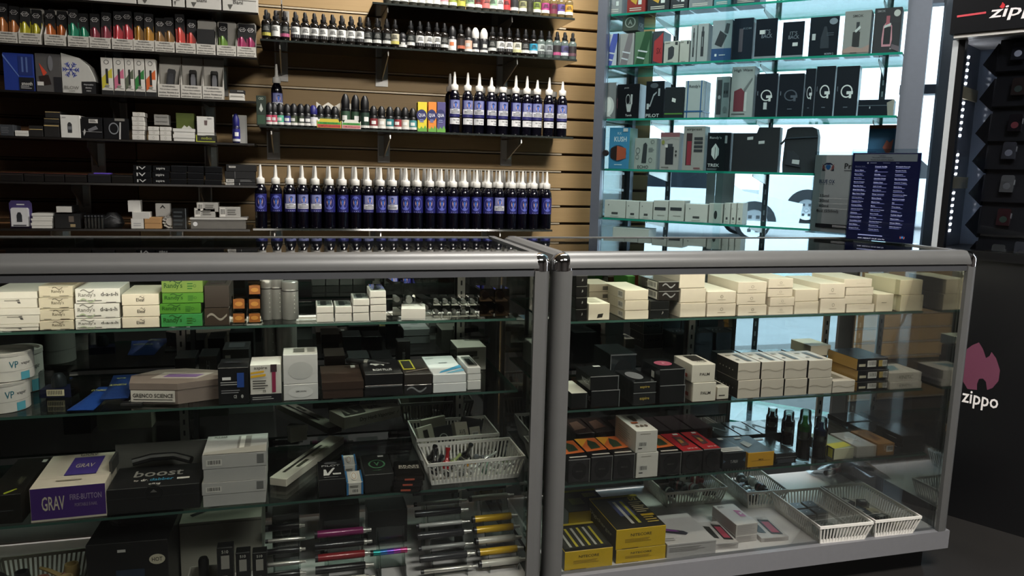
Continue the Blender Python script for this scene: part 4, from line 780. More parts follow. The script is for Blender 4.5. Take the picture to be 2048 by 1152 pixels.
WB('L5', 262, 288, 437, .05, dict(c='#c0beb8', d=[('L', 'f', .2, .2, .8, .6, 2, '#999')]), 'white_carton', 'lower white carton of the leaning white group'); WB('L5', 264, 300, 424, .05, dict(c='#bab8b2'), 'white_carton', 'middle white carton of the leaning white group', zb=SH['L5']+.0352); WB('L5', 255, 281, 401, .05, dict(c='#c2c0ba'), 'white_carton', 'upper square white carton of the leaning white group', zb=SH['L5']+.0592, rot=3, off=-.235)
WB('L5', 289, 323, 435, .06, dict(c='#a07a4e', kw=dict(rough=.7), d=[('r', 'f', 0, .48, 1, .52, '#8a6840')]), 'kraft_carton', 'brown cardboard carton on the lowest dark shelf')
WB('L5', 312, 342, 407, .03, dict(c='#bdbbb5', d=[('p', 'f', [(.3, .8), (.5, .95), (.7, .8), (.6, .8), (.5, .86), (.4, .8)], '#33322f'), ('L', 'f', .2, .3, .8, .5, 2, '#8c8a84')]), 'white_carton', 'white hang-tab carton behind the brown cardboard one', off=-.175)
e = empty('chain_watch', WALL.P(WALL.u(333, -.235, SH['L5']), -.215, SH['L5']+.001), 0); b = MB()
for k in range(12): a = 2*math.pi*k/12; b.box(math.cos(a)*.02-.005, math.cos(a)*.02+.005, -.012, .012, .024+math.sin(a)*.02-.003, .024+math.sin(a)*.02+.003, STEEL)
b.build('link_band', e); b = MB(); b.lathe([(0, -.006), (.015, -.006), (.015, .004), (0, .004)], STEEL, 16, (0, -.013, .026), axis='y'); b.build('watch_head', e); e.rotation_euler = (0, R(20), R(15)); tag(e, 'silver link bracelet watch before the hang-tab carton', 'watch')
WB('L5', 345, 374, 417, .06, dict(c='#141617', kw=dict(rough=.3, coat=.3), d=[('L', 'f', .1, .1, .9, .9, 4, '#2f3436'), ('r', 'f', .93, 0, .97, 1, '#6a6f72')]), 'dark_carton', 'dark upright carton past the bracelet watch')
e = empty('flat_tray_pack', WALL.P((WALL.u(380, -.245, SH['L5'])+WALL.u(494, -.245, SH['L5']))/2, -.2, SH['L5']) if False else WALL.P((WALL.u(380, -.245, SH['L5'])+WALL.u(494, -.245, SH['L5']))/2, -.2, SH['L5']), 0)
b = MB(); b.box(-.095, .095, -.045, .05, .0005, .034, M('#6c6a66', .25, .3, coat=.5)); b.build('wrapped_body', e); b = MB(); b.box(-.098, .1, -.048, .052, .0345, .041, M('#b4b2ad', .35)); b.build('pale_lid', e)
b = MB(); b.add([(-.08+.008*a, -.0456, .018+.008*c) for a, c in ell(14)], [tuple(range(14))], M('#c9c9c9', .4)); b.build('round_mark', e); tag(e, 'wide flat wrapped tray pack under the barcoded cartons', 'pack')
z5 = SH['L5']+.042
for x0, x1, y0, y1, l in ((388, 431, 425, 416, 'lower barcoded pale carton on the flat tray pack'), (393, 437, 416, 405, 'upper barcoded pale carton on the flat tray pack'), (438, 481, 428, 414, 'single barcoded pale carton nearest the blue bottles')):
    put(WALL, z5, -.24, x0, x1, y1, .05, dict(c='#9d9b95', d=[('b', 'f', .05, .1, .3, .9), ('L', 'f', .4, .2, .9, .8, 3, '#5f5d58')]), 'pale_carton', l, zb=z5 if 'upper' not in l else z5+.0205)
# ================================================================ boxed devices in the window cabinet
def NB(k, x0, x1, yt, dep, st, name, label, cat='box', off=.02, **kw): return put(WIN, WSH[k], off, x0, x1, yt, dep, st, name, label, cat, **kw)
def solid(c, **k): return dict(c=c, **k)
for i, (x0, x1, c, l) in enumerate(((1213, 1243, '#8f8f92', 'silver'), (1253, 1290, '#8c2a26', 'red'), (1294, 1338, '#25272c', 'flowered black'), (1340, 1375, '#2a2c33', 'plain black'), (1377, 1425, '#7d8086', 'grey'), (1427, 1462, '#4a8a90', 'teal'), (1466, 1520, '#3b4350', 'slate'))):
    NB('W0', x0, x1, -60, .10, dict(c=c, d=[('L', 'f', .15, .05, .8, .14, 2, '#d0c8c0'), ('p', 'f', [(.2, .3), (.5, .2), (.7, .5), (.4, .7)], '#c89a3a' if i in (1, 2) else '#9a9aa0'), ('r', 'f', .62, .2, .8, .3, '#d8d8d6')]), 'device_carton', f'{l} carton on the topmost glass shelf of the window cabinet')
def slant(c1, c2, c3): return dict(c=c1, kw=dict(rough=.35), d=[('p', 'f', [(.05, 0), (.55, 0), (1, 1), (.6, 1)], c2), ('p', 'f', [(.2, .42), (.75, .36), (.8, .4), (.22, .46)], '#d8d8e0'), ('p', 'f', [(.15, .22), (.6, .16), (.64, .2), (.17, .26)], '#d8d8e0'), ('r', 'f', .9, 0, 1, 1, c3)])
NB('W1', 1206, 1236, 68, .09, slant('#c9c9d4', '#5560b0', '#15171e'), 'device_carton', 'white carton with purple slanted device by the cabinet post')
NB('W1', 1237.5, 1266, 67, .09, slant('#a9a4a4', '#857b80', '#b0acac'), 'device_carton', 'silver carton with grey slanted device')
NB('W1', 1267.5, 1301, 63, .05, slant('#5f7d62', '#2f5238', '#2a4a34'), 'device_carton', 'green carton with slanted device and price sticker')
NB('W1', 1303, 1325, 62, .09, dict(c='#3b3f46', d=[('p', 'f', [(.1, .1), (.95, 0), (.95, .95), (.5, .8), (.15, .7)], '#a8373c'), ('t', 'f', 'SX', .6, .4, .4, .18, '#5a1c22')]), 'device_carton', 'dark carton with a red shield')
DEVW = lambda c: dict(c='#b9b6b0', d=[('p', 'f', [(.3, .15), (.6, .22), (.7, .35), (.7, .7), (.55, .78), (.3, .7)], c), ('r', 'f', .75, .82, .92, .95, '#33353a'), ('L', 'f', .1, .88, .5, .94, 1, '#7a7872'), ('L', 'f', .2, .03, .8, .09, 1, '#8a8882')])
NB('W1', 1326, 1356, 82, .09, DEVW('#3a3c42'), 'device_carton', 'white carton showing a black box device'); NB('W1', 1357.5, 1377, 80, .09, DEVW('#b9b6b0'), 'device_carton', 'narrow white carton beside the black box device')
SLIM = dict(c='#a3a6a8', d=[('r', 'f', .35, .15, .62, .8, '#33363b'), ('r', 'f', .4, .8, .57, .92, '#4a4d52'), ('r', 'f', .44, .4, .52, .66, '#8a8d90')])
NB('W1', 1379, 1391, 50, .06, SLIM, 'slim_carton', 'shorter slim silver carton with a pen device'); NB('W1', 1392, 1414, 47, .06, SLIM, 'slim_carton', 'taller slim silver carton with a pen device')
NB('W1', 1421, 1461, 40, .09, dict(c='#8f979e', faces={'r': '#2c3e5c'}, d=[('r', 'f', 0, 0, 1, .31, '#2a4a78'), ('p', 'f', [(.15, .42), (.5, .34), (.75, .62), (.4, .75)], '#2c2f36'), ('p', 'f', [(.6, .7), (.8, .66), (.88, .9), (.7, .92)], '#3a3d44'), ('r', 'f', .18, .12, .28, .18, '#d0d6dc'), ('L', 'f', .4, .12, .75, .17, 1, '#b0bcc8')]), 'device_carton', 'grey and blue carton with a tilted black device')
NB('W1', 1463, 1503, 36, .09, dict(c='#1f2732', kw=dict(rough=.25), d=[('r', 'f', .3, .2, .5, .75, '#4a4650'), ('t', 'f', 'KOM', .7, .75, .4, .05, '#5a6470')]), 'device_carton', 'dark navy carton between grey-blue and wrapped black ones')
def back(t): return dict(c='#1b2029', kw=dict(rough=.25), faces={'r': M('#8a97a8', .15, .3, wrap=True)}, d=[('t', 'f', "IT'S", .52, .68, .34, .1, '#6d7380'), ('t', 'f', 'BACK', .54, .57, .5, .1, '#6d7380'), ('r', 'f', *t, '#c9cacc'), ('r', 'f', 0, 0, 1, .07, '#7d848c')])
NB('W1', 1507, 1551, 37, .08, back((.2, .62, .44, .72)), 'device_carton', "black shrink-wrapped IT'S BACK carton with sticker above the words"); NB('W1', 1561, 1605, 43, .08, back((.5, .32, .74, .42)), 'device_carton', "black shrink-wrapped IT'S BACK carton with sticker below the words")
NB('W1', 1615, 1674, 33, .09, dict(c='#1a2029', kw=dict(rough=.25), faces={'r': M('#77869a', .15, .3, wrap=True)}, d=[('o', 'f', .8, .87, .14, .08, '#7d8794'), ('r', 'f', .1, .42, .22, .58, '#b9bcc0'), ('p', 'f', [(.4, .2), (.7, .2), (.68, .45), (.58, .75), (.5, .75), (.4, .45)], '#262d38'), ('t', 'f', 'MORPH 2', .72, .06, .3, .05, '#9aa2ae'), ('L', 'f', .6, .5, .85, .6, 2, '#3d4654')]), 'device_carton', 'black wrapped carton with round seal and sticker')
NB('W1', 1683, 1737, 21, .09, dict(c='#8f8d8c', d=[('t', 'f', 'SMOK', .5, .88, .4, .06, '#3f3d3e'), ('r', 'f', .35, .18, .62, .52, '#2a272b'), ('r', 'f', .46, .52, .58, .74, '#33343a'), ('p', 'f', [(.42, .55), (.6, .66), (.64, .6), (.46, .5)], '#c9cacb'), ('p', 'f', [(0, .12), (.3, .2), (.7, .14), (1, .22), (1, .05), (0, .05)], '#a88a84'), ('r', 'f', .3, .04, .55, .055, '#333')]), 'device_carton', 'grey carton with black device near the cabinet end post')
NB('W1', 1742, 1797, 15, .09, dict(c='#2b282e', d=[('o', 'f', .83, .87, .12, .075, '#c4c2be'), ('p', 'f', [(.35, .15), (.68, .15), (.72, .3), (.68, .6), (.58, .68), (.46, .68), (.36, .6), (.33, .3)], '#c98a96'), ('r', 'f', .40, .2, .65, .58, '#211e24'), ('r', 'f', .45, .62, .58, .82, '#a85a66'), ('p', 'f', [(.38, .55), (.62, .6), (.64, .66), (.4, .61)], '#d0d0d0'), ('t', 'f', 'SMOK', .25, .93, .3, .05, '#9a989c'), ('t', 'f', 'X-PRIV', .8, .1, .3, .035, '#d8d6d4'), ('p', 'f', [(.7, .1), (1, .02), (1, .14), (.72, .2)], '#6a5a62')]), 'device_carton', 'dark carton with pink-framed device at the cabinet end post')
NB('W1', 1244, 1276, 31, .07, dict(c='#4b5048', faces={'r': '#3a4148'}, d=[('n', 'f', .5, .55, .34, .36, '#a9aaa2'), ('t', 'f', 'A', .5, .55, .28, .34, '#a9aaa2'), ('t', 'r', 'ACMES', .5, .4, .7, .3, '#d0d4d6')]), 'device_carton', 'olive ACMES carton on top of the slanted device cartons', zb=WSH['W1']+.1375, off=.03)
# W2
NB('W2', 1203, 1230, 165, .08, dict(c='#a9a8aa', kw=dict(rough=.25, metal=.5), d=[('o', 'f', .5, .35, .4, .26, '#d2d0ce'), ('o', 'f', .42, .38, .28, .2, '#e4e2de'), ('L', 'f', .2, .05, .8, .1, 1, '#e0e0e0')]), 'device_carton', 'silver carton with pale round dial by the cabinet post')
NB('W2', 1232, 1277, 168, .08, dict(c='#15161b', kw=dict(rough=.3), d=[('p', 'f', [(.48, .2), (.62, .2), (.68, .42), (.42, .42)], '#b8b9ba'), ('n', 'f', .5, .55, .1, .16, '#a5a6a8'), ('r', 'f', .62, .42, .7, .7, '#b8b9ba'), ('t', 'f', 'Torch', .55, .1, .28, .06, '#d4d4d4'), ('t', 'f', 'yocan', .42, .88, .2, .05, '#9a9a9c'), ('r', 'f', .02, .3, .04, .6, '#7a4a5a')]), 'device_carton', 'black Torch carton with pale tool drawing')
NB('W2', 1289, 1326, 162, .08, dict(c='#171a20', kw=dict(rough=.3), d=[('o', 'f', .45, .88, .22, .07, '#4a5058'), ('p', 'f', [(.15, .3), (.28, .32), (.45, .6), (.6, .68), (.6, .72), (.42, .65), (.25, .38), (.15, .36)], '#9aa0a6'), ('r', 'f', .08, .25, .2, .4, '#b5babd'), ('r', 'f', .68, .6, .78, .8, '#9aa0a6'), ('t', 'f', 'PILOT', .42, .08, .72, .09, '#c9ccce')]), 'device_carton', 'black PILOT carton with bent pipe drawing in the window cabinet')
NB('W2', 1327.5, 1365, 174, .07, dict(c='#25292e', kw=dict(rough=.35), d=[('r', 'f', 0, .12, 1, .17, '#4f7a3a'), ('p', 'f', [(.38, .54), (.58, .5), (.6, .62), (.4, .66)], '#d8d8d6')]), 'device_carton', 'charcoal carton with green line and price sticker')
NB('W2', 1367, 1404, 161, .1, dict(c='#a9b0b2', faces={'r': '#98a0a4'}, d=[('r', 'f', .12, 0, .18, 1, '#2a5a8c'), ('r', 'f', .86, 0, .92, 1, '#2a5a8c'), ('r', 'f', 0, .16, 1, .2, '#2a5a8c'), ('t', 'f', "Randy's", .52, .84, .6, .1, '#3a3f44'), ('r', 'r', 0, .16, 1, .2, '#2a5a8c'), ('r', 'r', .3, 0, .36, 1, '#2a5a8c')]), 'device_carton', "pale Randy's carton with crossing blue lines")
NB('W2', 1428, 1456, 153, .06, dict(c='#80888c', d=[('r', 'f', .1, .08, .45, .92, '#34383e'), ('o', 'f', .28, .5, .1, .05, '#8a8f94'), ('r', 'f', .55, .5, .95, .85, '#4a5056'), ('o', 'f', .65, .62, .06, .04, '#1f2226'), ('o', 'f', .82, .62, .06, .04, '#1f2226'), ('o', 'f', .72, .2, .15, .08, '#6a7074')]), 'device_carton', 'grey carton with black stick device beside the tall wave carton')
NB('W2', 1458, 1504, 133, .08, dict(c='#9a9fa0', d=[('t', 'f', 'High Wave', .5, .92, .8, .07, '#2a2c30'), ('p', 'f', [(.15, .12), (.6, .12), (.6, .5), (.45, .58), (.15, .52)], '#6a2f3a'), ('r', 'f', .62, .12, .72, .5, '#b9bcbc'), ('p', 'f', [(.55, .55), (.9, .78), (.92, .75), (.6, .5)], '#6a6f72'), ('r', 'f', .08, .06, .66, .08, '#4a4d50')]), 'device_carton', 'tall grey High Wave carton with maroon device')
def G(vis, flip=0): return dict(c='#191d26', kw=dict(rough=.28), d=[('n', 'f', .5, .5, .26, .13, vis), ('r', 'f', .5, .44, .78, .5, vis), ('r', 'f', .62, .36, .72, .47, vis), ('L', 'f', .4, .16, .65, .2, 1, '#5a6270'), ('r', 'f', .08, .5, .11, .6, '#6a7280')]+([('r', 'f', .4, .18, .56, .34, '#b9bcc0')] if flip else []))
for x0, x1, yt, v_, l in ((1508, 1551, 147, '#d0d2d4', 'black carton with white G mark, nearest the wave carton'), (1553, 1603, 147, '#4a515e', 'black carton with faint dark G mark'), (1604.5, 1625, 137, '#c4c8cc', 'narrow black carton with white G mark'), (1626, 1664, 132, '#d4d6d8', 'tall black carton with white G mark in the middle'), (1666, 1712, 132, '#d4d6d8', 'tall black carton with white G mark and drops near the wrapped pack')):
    NB('W2', x0, x1, yt, .075, G(v_, 'nearest' in l), 'device_carton', l)
NB('W2', 1714, 1786, 199, .09, dict(c='#1f242c', kw=dict(rough=.2), faces={'t': M('#93a0ae', .1, .3, wrap=True)}, d=[('r', 'f', 0, .62, 1, .66, '#55606c'), ('r', 'f', .32, .45, .35, .58, '#aab2ba'), ('p', 'f', [(.85, 0), (1, 0), (1, 1), (.8, .8)], '#8f8a82')]), 'flat_carton', 'flat black shrink-wrapped carton at the cabinet end')
# W3
NB('W3', 1216, 1257, 255, .09, dict(c='#3f86b0', faces={'r': '#3f7a58', 't': '#6fa8c4'}, d=[('t', 'f', 'KUSH', .55, .72, .6, .12, '#d8e4ea'), ('t', 'f', 'RX', .5, .86, .2, .06, '#bcd8e6'), ('o', 'f', .45, .38, .42, .2, '#284a66'), ('p', 'f', [(.1, .26), (.4, .2), (.4, .56), (.1, .5)], '#2a1c1a'), ('p', 'f', [(.4, .2), (.85, .26), (.85, .5), (.4, .56)], '#b0553a'), ('L', 'f', .3, .08, .7, .12, 1, '#c4dce6'), ('r', 'f', .68, .9, .9, .98, '#d0d0d0')]), 'device_carton', 'sky blue KUSH carton with a copper device')
NB('W3', 1267, 1311, 276, .07, dict(c='#9fa49f', d=[('p', 'f', [(.34, .2), (.56, .2), (.58, .78), (.5, .86), (.4, .8)], '#33373a'), ('t', 'f', 'ECHO', .42, .08, .5, .1, '#2a2d30'), ('n', 'f', .16, .6, .1, .1, '#5a6064'), ('n', 'f', .14, .4, .08, .08, '#5a6064'), ('n', 'f', .75, .3, .08, .08, '#5a6064'), ('L', 'f', .65, .55, .9, .7, 3, '#6a7074'), ('n', 'f', .82, .88, .08, .06, '#4a5054')]), 'device_carton', 'grey ECHO carton with black pod device')
NB('W3', 1318, 1356, 265, .08, dict(c='#a39e9c', d=[('r', 'f', 0, .86, 1, 1, '#8a5a60'), ('p', 'f', [(0, .86), (.3, .8), (.6, .86), (1, .8), (1, .88), (0, .88)], '#a39e9c'), ('r', 'f', .3, .15, .72, .62, '#2a2b31'), ('r', 'f', .38, .62, .66, .7, '#3d3e44'), ('o', 'f', .15, .74, .08, .06, '#8a8a4a'), ('r', 'f', .25, .6, .4, .68, '#cfcac8'), ('L', 'f', .1, .05, .6, .09, 1, '#55504e'), ('o', 'f', .85, .5, .05, .03, '#333'), ('o', 'f', .85, .4, .05, .03, '#333')]), 'device_carton', 'pinkish white carton with black box device')
NB('W3', 1363, 1406, 252, .07, dict(c='#9b9794', faces={'r': '#a8b4b4'}, d=[('r', 'f', .15, .12, .42, .84, '#3a2a2e'), ('r', 'f', .2, .12, .4, .66, '#8a2f3c'), ('t', 'f', 'airprest', .5, .92, .7, .07, '#3a3836')]+[('r', 'f', .52, .42+.09*k, .92, .48+.09*k, '#33353a') for k in range(4)]+[('r', 'f', .55, .04, .85, .07, '#7a4a50')]), 'device_carton', 'tall grey carton with red stick device')
NB('W3', 1411, 1458, 265, .07, dict(c='#15191f', kw=dict(rough=.3), d=[('p', 'f', [(.36, .28), (.52, .42), (.52, .58), (.36, .72), (.2, .58), (.2, .42)], '#c2c7c6'), ('r', 'f', .35, .24, .37, .62, '#15191f'), ('t', 'f', 'TREK', .32, .15, .5, .08, '#d4d6d6'), ('t', 'f', "Randy's", .35, .86, .5, .08, '#9aa0a4'), ('r', 'f', .75, .72, .85, .92, '#8f959a'), ('L', 'f', .05, .02, .6, .07, 2, '#7a8086')]), 'device_carton', 'black TREK carton with white leaf')
e = empty('black_shopping_bag', WIN.P((WIN.u(1462, .03, WSH['W3'])+WIN.u(1554, .03, WSH['W3']))/2, .03, WSH['W3']), WIN.rz); ww = (WIN.u(1554, .03, WSH['W3'])-WIN.u(1462, .03, WSH['W3']))/2; zt1 = WIN.z(266, 1., .03)-WSH['W3']; hA, hB = .145, .166
b = MB(); b.prism([(-ww, 0), (ww, 0), (ww, hB), (ww*.1, hB), (ww*.02, hA), (-ww, hA)], 0, .05, M('#14161d', .5, bump=.2, scale=20), 'y'); b.build('bag_body', e)
b = MB(); b.box(ww*.45, ww*.55, .02, .028, hB, hB+.018, M('#1a1c22', .5)); b.build('hook', e)
for x_, z_, r_ in ((-ww*.25, hA-.02, -5), (ww*.25, hA-.035, 8)): b = MB(); b.add([(x_+p[0], -.0008, z_+p[1]) for p in ((-.011, -.006), (.011, -.004), (.011, .007), (-.011, .005))], [(0, 1, 2, 3)], M('#b4b6b8', .6)); b.build('price_sticker', e)
tag(e, 'black stepped bag with price stickers beside the TREK carton', 'bag')
e = empty('zip_pouch', WIN.P((WIN.u(1563, .05, WSH['W3'])+WIN.u(1631, .05, WSH['W3']))/2, .05, WSH['W3']), WIN.rz); ww = (WIN.u(1631, .05, WSH['W3'])-WIN.u(1563, .05, WSH['W3']))/2; hh = .168
pp = [(-ww*.96, .0), (ww*.94, .0), (ww, .03), (ww*.98, hh*.8), (ww*.86, hh*.96), (ww*.6, hh), (-ww*.55, hh), (-ww*.85, hh*.95), (-ww*.94, hh*.75), (-ww, .03)]
b = MB(); b.prism(pp, 0, .055, M('#171b23', .55, bump=.25, scale=25), 'y'); b.build('pouch_body', e)
b = MB(); b.tube([(-ww*.95, -.002, hh*.74), (-ww*.3, -.004, hh*.76), (ww*.95, -.002, hh*.78)], .003, M('#2c333d', .4)); b.build('zip', e)
b = MB(); b.tube([(-ww*.9, -.004, hh*.72), (-ww*1.05, -.006, hh*.66), (-ww*1.15, -.006, hh*.62)], .004, M('#1a1d24', .5)); b.build('pull_strap', e)
b = MB(); b.prism([(-ww*.8, .03), (ww*.1, .02), (0, .06), (-ww*.4, hh*.48), (-ww*.75, .08)], -.006, 0, M('#20252e', .5), 'y'); b.build('front_pocket', e)
b = MB(); b.add([(-.012+p[0], -.0068, .04+p[1]) for p in ((-.013, -.006), (.013, -.009), (.014, .007), (-.012, .009))], [(0, 1, 2, 3)], M('#b4b6b8', .6)); b.build('price_sticker', e)
tag(e, 'rounded black zip pouch beside the price sign', 'pouch')
# W4
WC = dict(c='#d4d2cc', d=[('r', 'f', .35, .2, .65, .32, '#4a4a4a'), ('L', 'f', .3, .05, .7, .12, 1, '#a8a6a0'), ('o', 'f', .2, .72, .03, .04, '#777')])
for x0, x1, yt, l in ((1208, 1250, 400, 'first white carton on the lowest lit glass shelf'), (1251, 1277, 402, 'white carton with small slot beside the first one'), (1278, 1304, 403, 'white carton with small slot, third on the lowest lit shelf'), (1305, 1335, 401, 'white carton with long dark slot'), (1336, 1367, 401, 'white carton with long dark slot beside its twin'), (1369, 1414, 408, 'wide low white carton'), (1416, 1444, 407, 'white carton with black oval window'), (1446, 1459, 406, 'first narrow white carton of the banded bundle'), (1460, 1471, 406, 'second narrow white carton of the banded bundle'), (1472, 1484, 406, 'third narrow white carton of the banded bundle')):
    NB('W4', x0, x1, yt, .08, WC if 'long' not in l and 'oval' not in l else dict(c='#d0cec8', d=[('o', 'f', .5, .42, .12, .22, '#26282a')] if 'oval' in l else [('r', 'f', .1, .5, .85, .66, '#3a3d42'), ('L', 'f', .3, .2, .8, .28, 1, '#9a9892')]), 'white_carton', l+' in the window cabinet' if len(l.split()) < 12 else l)
NB('W4', 1408, 1464, 345, .004, dict(c='#b9bec0'), 'backing_card', 'tall grey-white card standing behind the low white cartons', off=.2)
NB('W5', 1222, 1294, 456, .09, WC, 'white_carton', 'white carton on the shelf just above the counter line')
e = NB('W3', 1730, 1790, 250, .01, dict(c='#2f5f86', d=[('r', 'f', 0, .93, 1, 1, '#b0553a'), ('p', 'f', [(.5, .55), (.62, .7), (.72, .65), (.84, .72), (.8, .5), (.68, .4)], '#c96a58'), ('t', 'f', 'vape', .75, .25, .3, .1, '#bcd0de')]), 'small_poster', 'blue notice with red mark behind the menu sign', off=.12)
# ================================================================ counter signs
def sign(name, label, px0, px1, pyb, pyt, rot, st, lean):
    zt = ZT-.004; n = C_R-C_F*((px0-CX)/F_PX)
    # the lower edge stands on the counter glass: meet row pyb with the counter plane
    def onz(px, py): d = C_R*((px-CX)/F_PX)+C_D*((py-CY)/F_PX)+C_F; return CAM+d*((zt-CAM.z)/d.z)
    a, c = onz(px0, pyb[0]), onz(px1, pyb[1]); return a, c
def standsign(name, label, a, rz, w_, h_, st, back=.012):
    e = empty(name, (a.x, a.y, ZT-.0055), rz)
    me = carton_mesh(w_-.004, .0012, h_-.004, st); p = ob('printed_sheet', me, e, (w_/2, 0, .004))
    for n, m in deco_parts(st, w_-.004, .0012, h_-.004): ob(n, m, p)
    b = MB(); b.box(0, w_, -.0035, -.0018, .001, h_+.012, glass('#f2f6f8', .8)); b.build('acrylic_front', e)
    b = MB(); b.box(0, w_, .0012, .003, .001, h_+.012, glass('#f2f6f8', .8)); b.build('acrylic_back', e)
    b = MB(); b.box(0, w_, -.03, .045, .0003, .003, glass('#e8eef2', 1.)); b.build('acrylic_foot', e)
    tag(e, label, 'sign'); return e
cols = [[('Banana Split', 'Berry Blast', 'Berry Pear', 'Berry Pom', 'Bloody Dragon', 'Blue Diz Pom', 'Blue Palm Bear', 'Blue Razz Treat', 'Cactus Juice', 'Captain Cherry', 'Cereal Killer', 'Cherry Sunshine', 'Cinnamon', 'Creme de Banana', 'Cucumber Chill', 'Dark Melon', 'Dragon Fruit')],
        [('French Vanilla', 'GPS', 'Gorilla', 'Hawaiian Drink', 'Hidden Dust', 'Jack Frost', 'Kiwi Berry', 'Mango Lemonade', 'Melon Punch', 'Miami Heat', 'Mocha', 'Milk of the Poppy', 'Mint Candy', 'Mix Tape', 'Monkey Business', 'Morning Fog', 'Ocean Spirit')],
        [('Pineapple Express', 'Purple Pride', 'Raspberry', 'Raz Cheesecake', 'Smooth Tropics', 'Snow Cone', 'Strawberry', 'Strawberry Bliss', 'Sweet Lemonade', 'TKO', 'Thug Juice', 'Tobacco', 'Turkish Blend', 'Watermelon', 'Winter Melon', 'Wild Blueberry')]]
dm = [('r', 'f', .03, .905, .95, .985, '#a9adb2'), ('t', 'f', 'WARNING:', .45, .965, .1, .012, '#2a2a30'), ('t', 'f', 'This product contains nicotine.', .45, .945, .3, .013, '#2a2a30'), ('t', 'f', 'Nicotine is an addictive chemical.', .45, .922, .34, .013, '#2a2a30'), ('o', 'f', .245, .885, .012, .01, '#c9cce0'), ('L', 'f', .28, .875, .38, .895, 1, '#9aa0c8'), ('L', 'f', .47, .88, .6, .892, 1, '#9aa0c8'), ('L', 'f', .66, .88, .72, .892, 1, '#9aa0c8')]
for ci, col_ in enumerate(cols):
    nn = col_[0]
    for ri, t_ in enumerate(nn):
        vv = .845-ri*.0445; uu = .06+.32*ci; wl = min(.2, .0125*len(t_))
        dm.append(('t', 'f', t_, uu+wl/2, vv, wl, .0135, '#9fa6d2')); dm.append(('L', 'f', uu, vv-.02, uu+.2, vv-.012, 1, '#6a72b4'))
dm += [('ox', 'f', .9, .06, .055, .03), ('L', 'f', .25, .055, .62, .075, 1, '#8d95cc'), ('t', 'f', 'ASK ABOUT OUR SALTS', .45, .03, .4, .012, '#b9bede')]
MENU = dict(c='#1c2156', kw=dict(rough=.3), d=dm)
PRICE = dict(c='#d4d4d2', kw=dict(rough=.5), d=[('ox', 'f', .24, .82, .17, .085), ('t', 'f', 'BLUE OX', .24, .66, .27, .045, '#27436a'), ('t', 'f', 'V A P O R', .24, .625, .24, .016, '#7a7f86'), ('t', 'f', 'Prices', .68, .86, .32, .07, '#2a2c30'), ('r', 'f', .52, .80, .9, .806, '#2a2c30'), ('t', 'f', '15ml', .22, .475, .15, .034, '#33353a'), ('t', 'f', '30ml', .22, .41, .16, .034, '#33353a'), ('t', 'f', '60ml', .22, .345, .16, .034, '#33353a'), ('t', 'f', '8oz (250ml)', .29, .275, .38, .045, '#33353a'), ('r', 'f', .1, .06, .95, .11, '#22242a'), ('L', 'f', .4, .07, .8, .1, 2, '#8a8c90')]+[('t', 'f', '$', .66, .475-.066*k, .03, .045, '#33353a') for k in range(4)]+[('r', 'f', .1, .442-.066*k, .9, .444-.066*k, '#8f9092') for k in range(3)])
a, c = sign('', '', 1690, 1853, (478, 492), 280, 0, None, 0)
rz_ = math.atan2(c.y-a.y, c.x-a.x); print('menu sign', a, c, (c-a).length, math.degrees(rz_))
standsign('menu_sign', 'dark blue flavour menu in an acrylic holder on the counter', a, rz_, .216, .279, MENU)
a2, c2 = sign('', '', 1618, 1780, (463, 478), 280, 0, None, 0); print('price', a2, c2, (c2-a2).length)
standsign('price_sign', 'grey BLUE OX price sheet in acrylic standing behind the blue menu', a2, rz_+R(2), .216, .279, PRICE)
# ================================================================ goods in the long showcase
def gp(px, py, z):
    d = C_R*((px-CX)/F_PX)+C_D*((py-CY)/F_PX)+C_F; return CAM+d*((z-CAM.z)/d.z)
Z1, Z2, Z3 = (z+.0006 for z in ZS['L']); ZD = DECK+.0006
def CB(z, x0, x1, yt, dep, st, name, label, cat='box', off=1.868, **kw): return put(CASE, z, off, x0, x1, yt, dep, st, name, label, cat, **kw)
def CS(z, x0, x1, ys, dep, st, name, label, off=1.868, **kw): return stack(CASE, z, off, x0, x1, ys, dep, st, name, label, **kw)
def free(name, a, b_, wd, h, st, label, cat='box', z=None):
    """a carton lying along the line a-b (its long axis), width wd"""
    d = b_-a; L = math.hypot(d.x, d.y); rz = math.atan2(d.y, d.x); o = carton(name, L, wd, h, st, ((a.x+b_.x)/2, (a.y+b_.y)/2, a.z if z is None else z), rz); tag(o, label, cat); return o
PENW = dict(c='#d6d2c8', lid=.42, d=[('r', 'f', .32, .42, .58, .5, '#9a978f'), ('p', 'f', [(.58, .4), (.64, .4), (.66, .28), (.6, .28)], '#4a4a48'), ('p', 'f', [(.56, .5), (.63, .54), (.64, .44), (.57, .42)], '#6a6863')])
CS(Z1, -20, 78, [649, 617, 584], .13, PENW, 'pen_carton', 'white carton with faint pen drawing at the frame edge')
RC = dict(c='#cdc4ae', d=[('t', 'f', "Randy's", .55, .5, .36, .36, '#6d6656'), ('w', 'f', .4, .68, .7, .92, '#6d6656'), ('L', 'f', .12, .06, .4, .16, 1, '#6d6656'), ('L', 'f', .6, .06, .95, .16, 1, '#6d6656'), ('L', 'f', .3, .88, .95, .96, 1, '#8a8472')])
CS(Z1, 79, 149, [641, 618, 595, 572], .12, RC, 'vaporizer_carton', "cream Randy's carton beside the dash cartons")
CB(Z1, 104, 176, 562, .10, dict(c='#d6d2c6', d=[('L', 'f', .2, .2, .6, .5, 1, '#77736a')]), 'vaporizer_carton', "white carton lying across the top of the cream Randy's pile", zb=Z1+.1147, off=1.89, rot=-2)
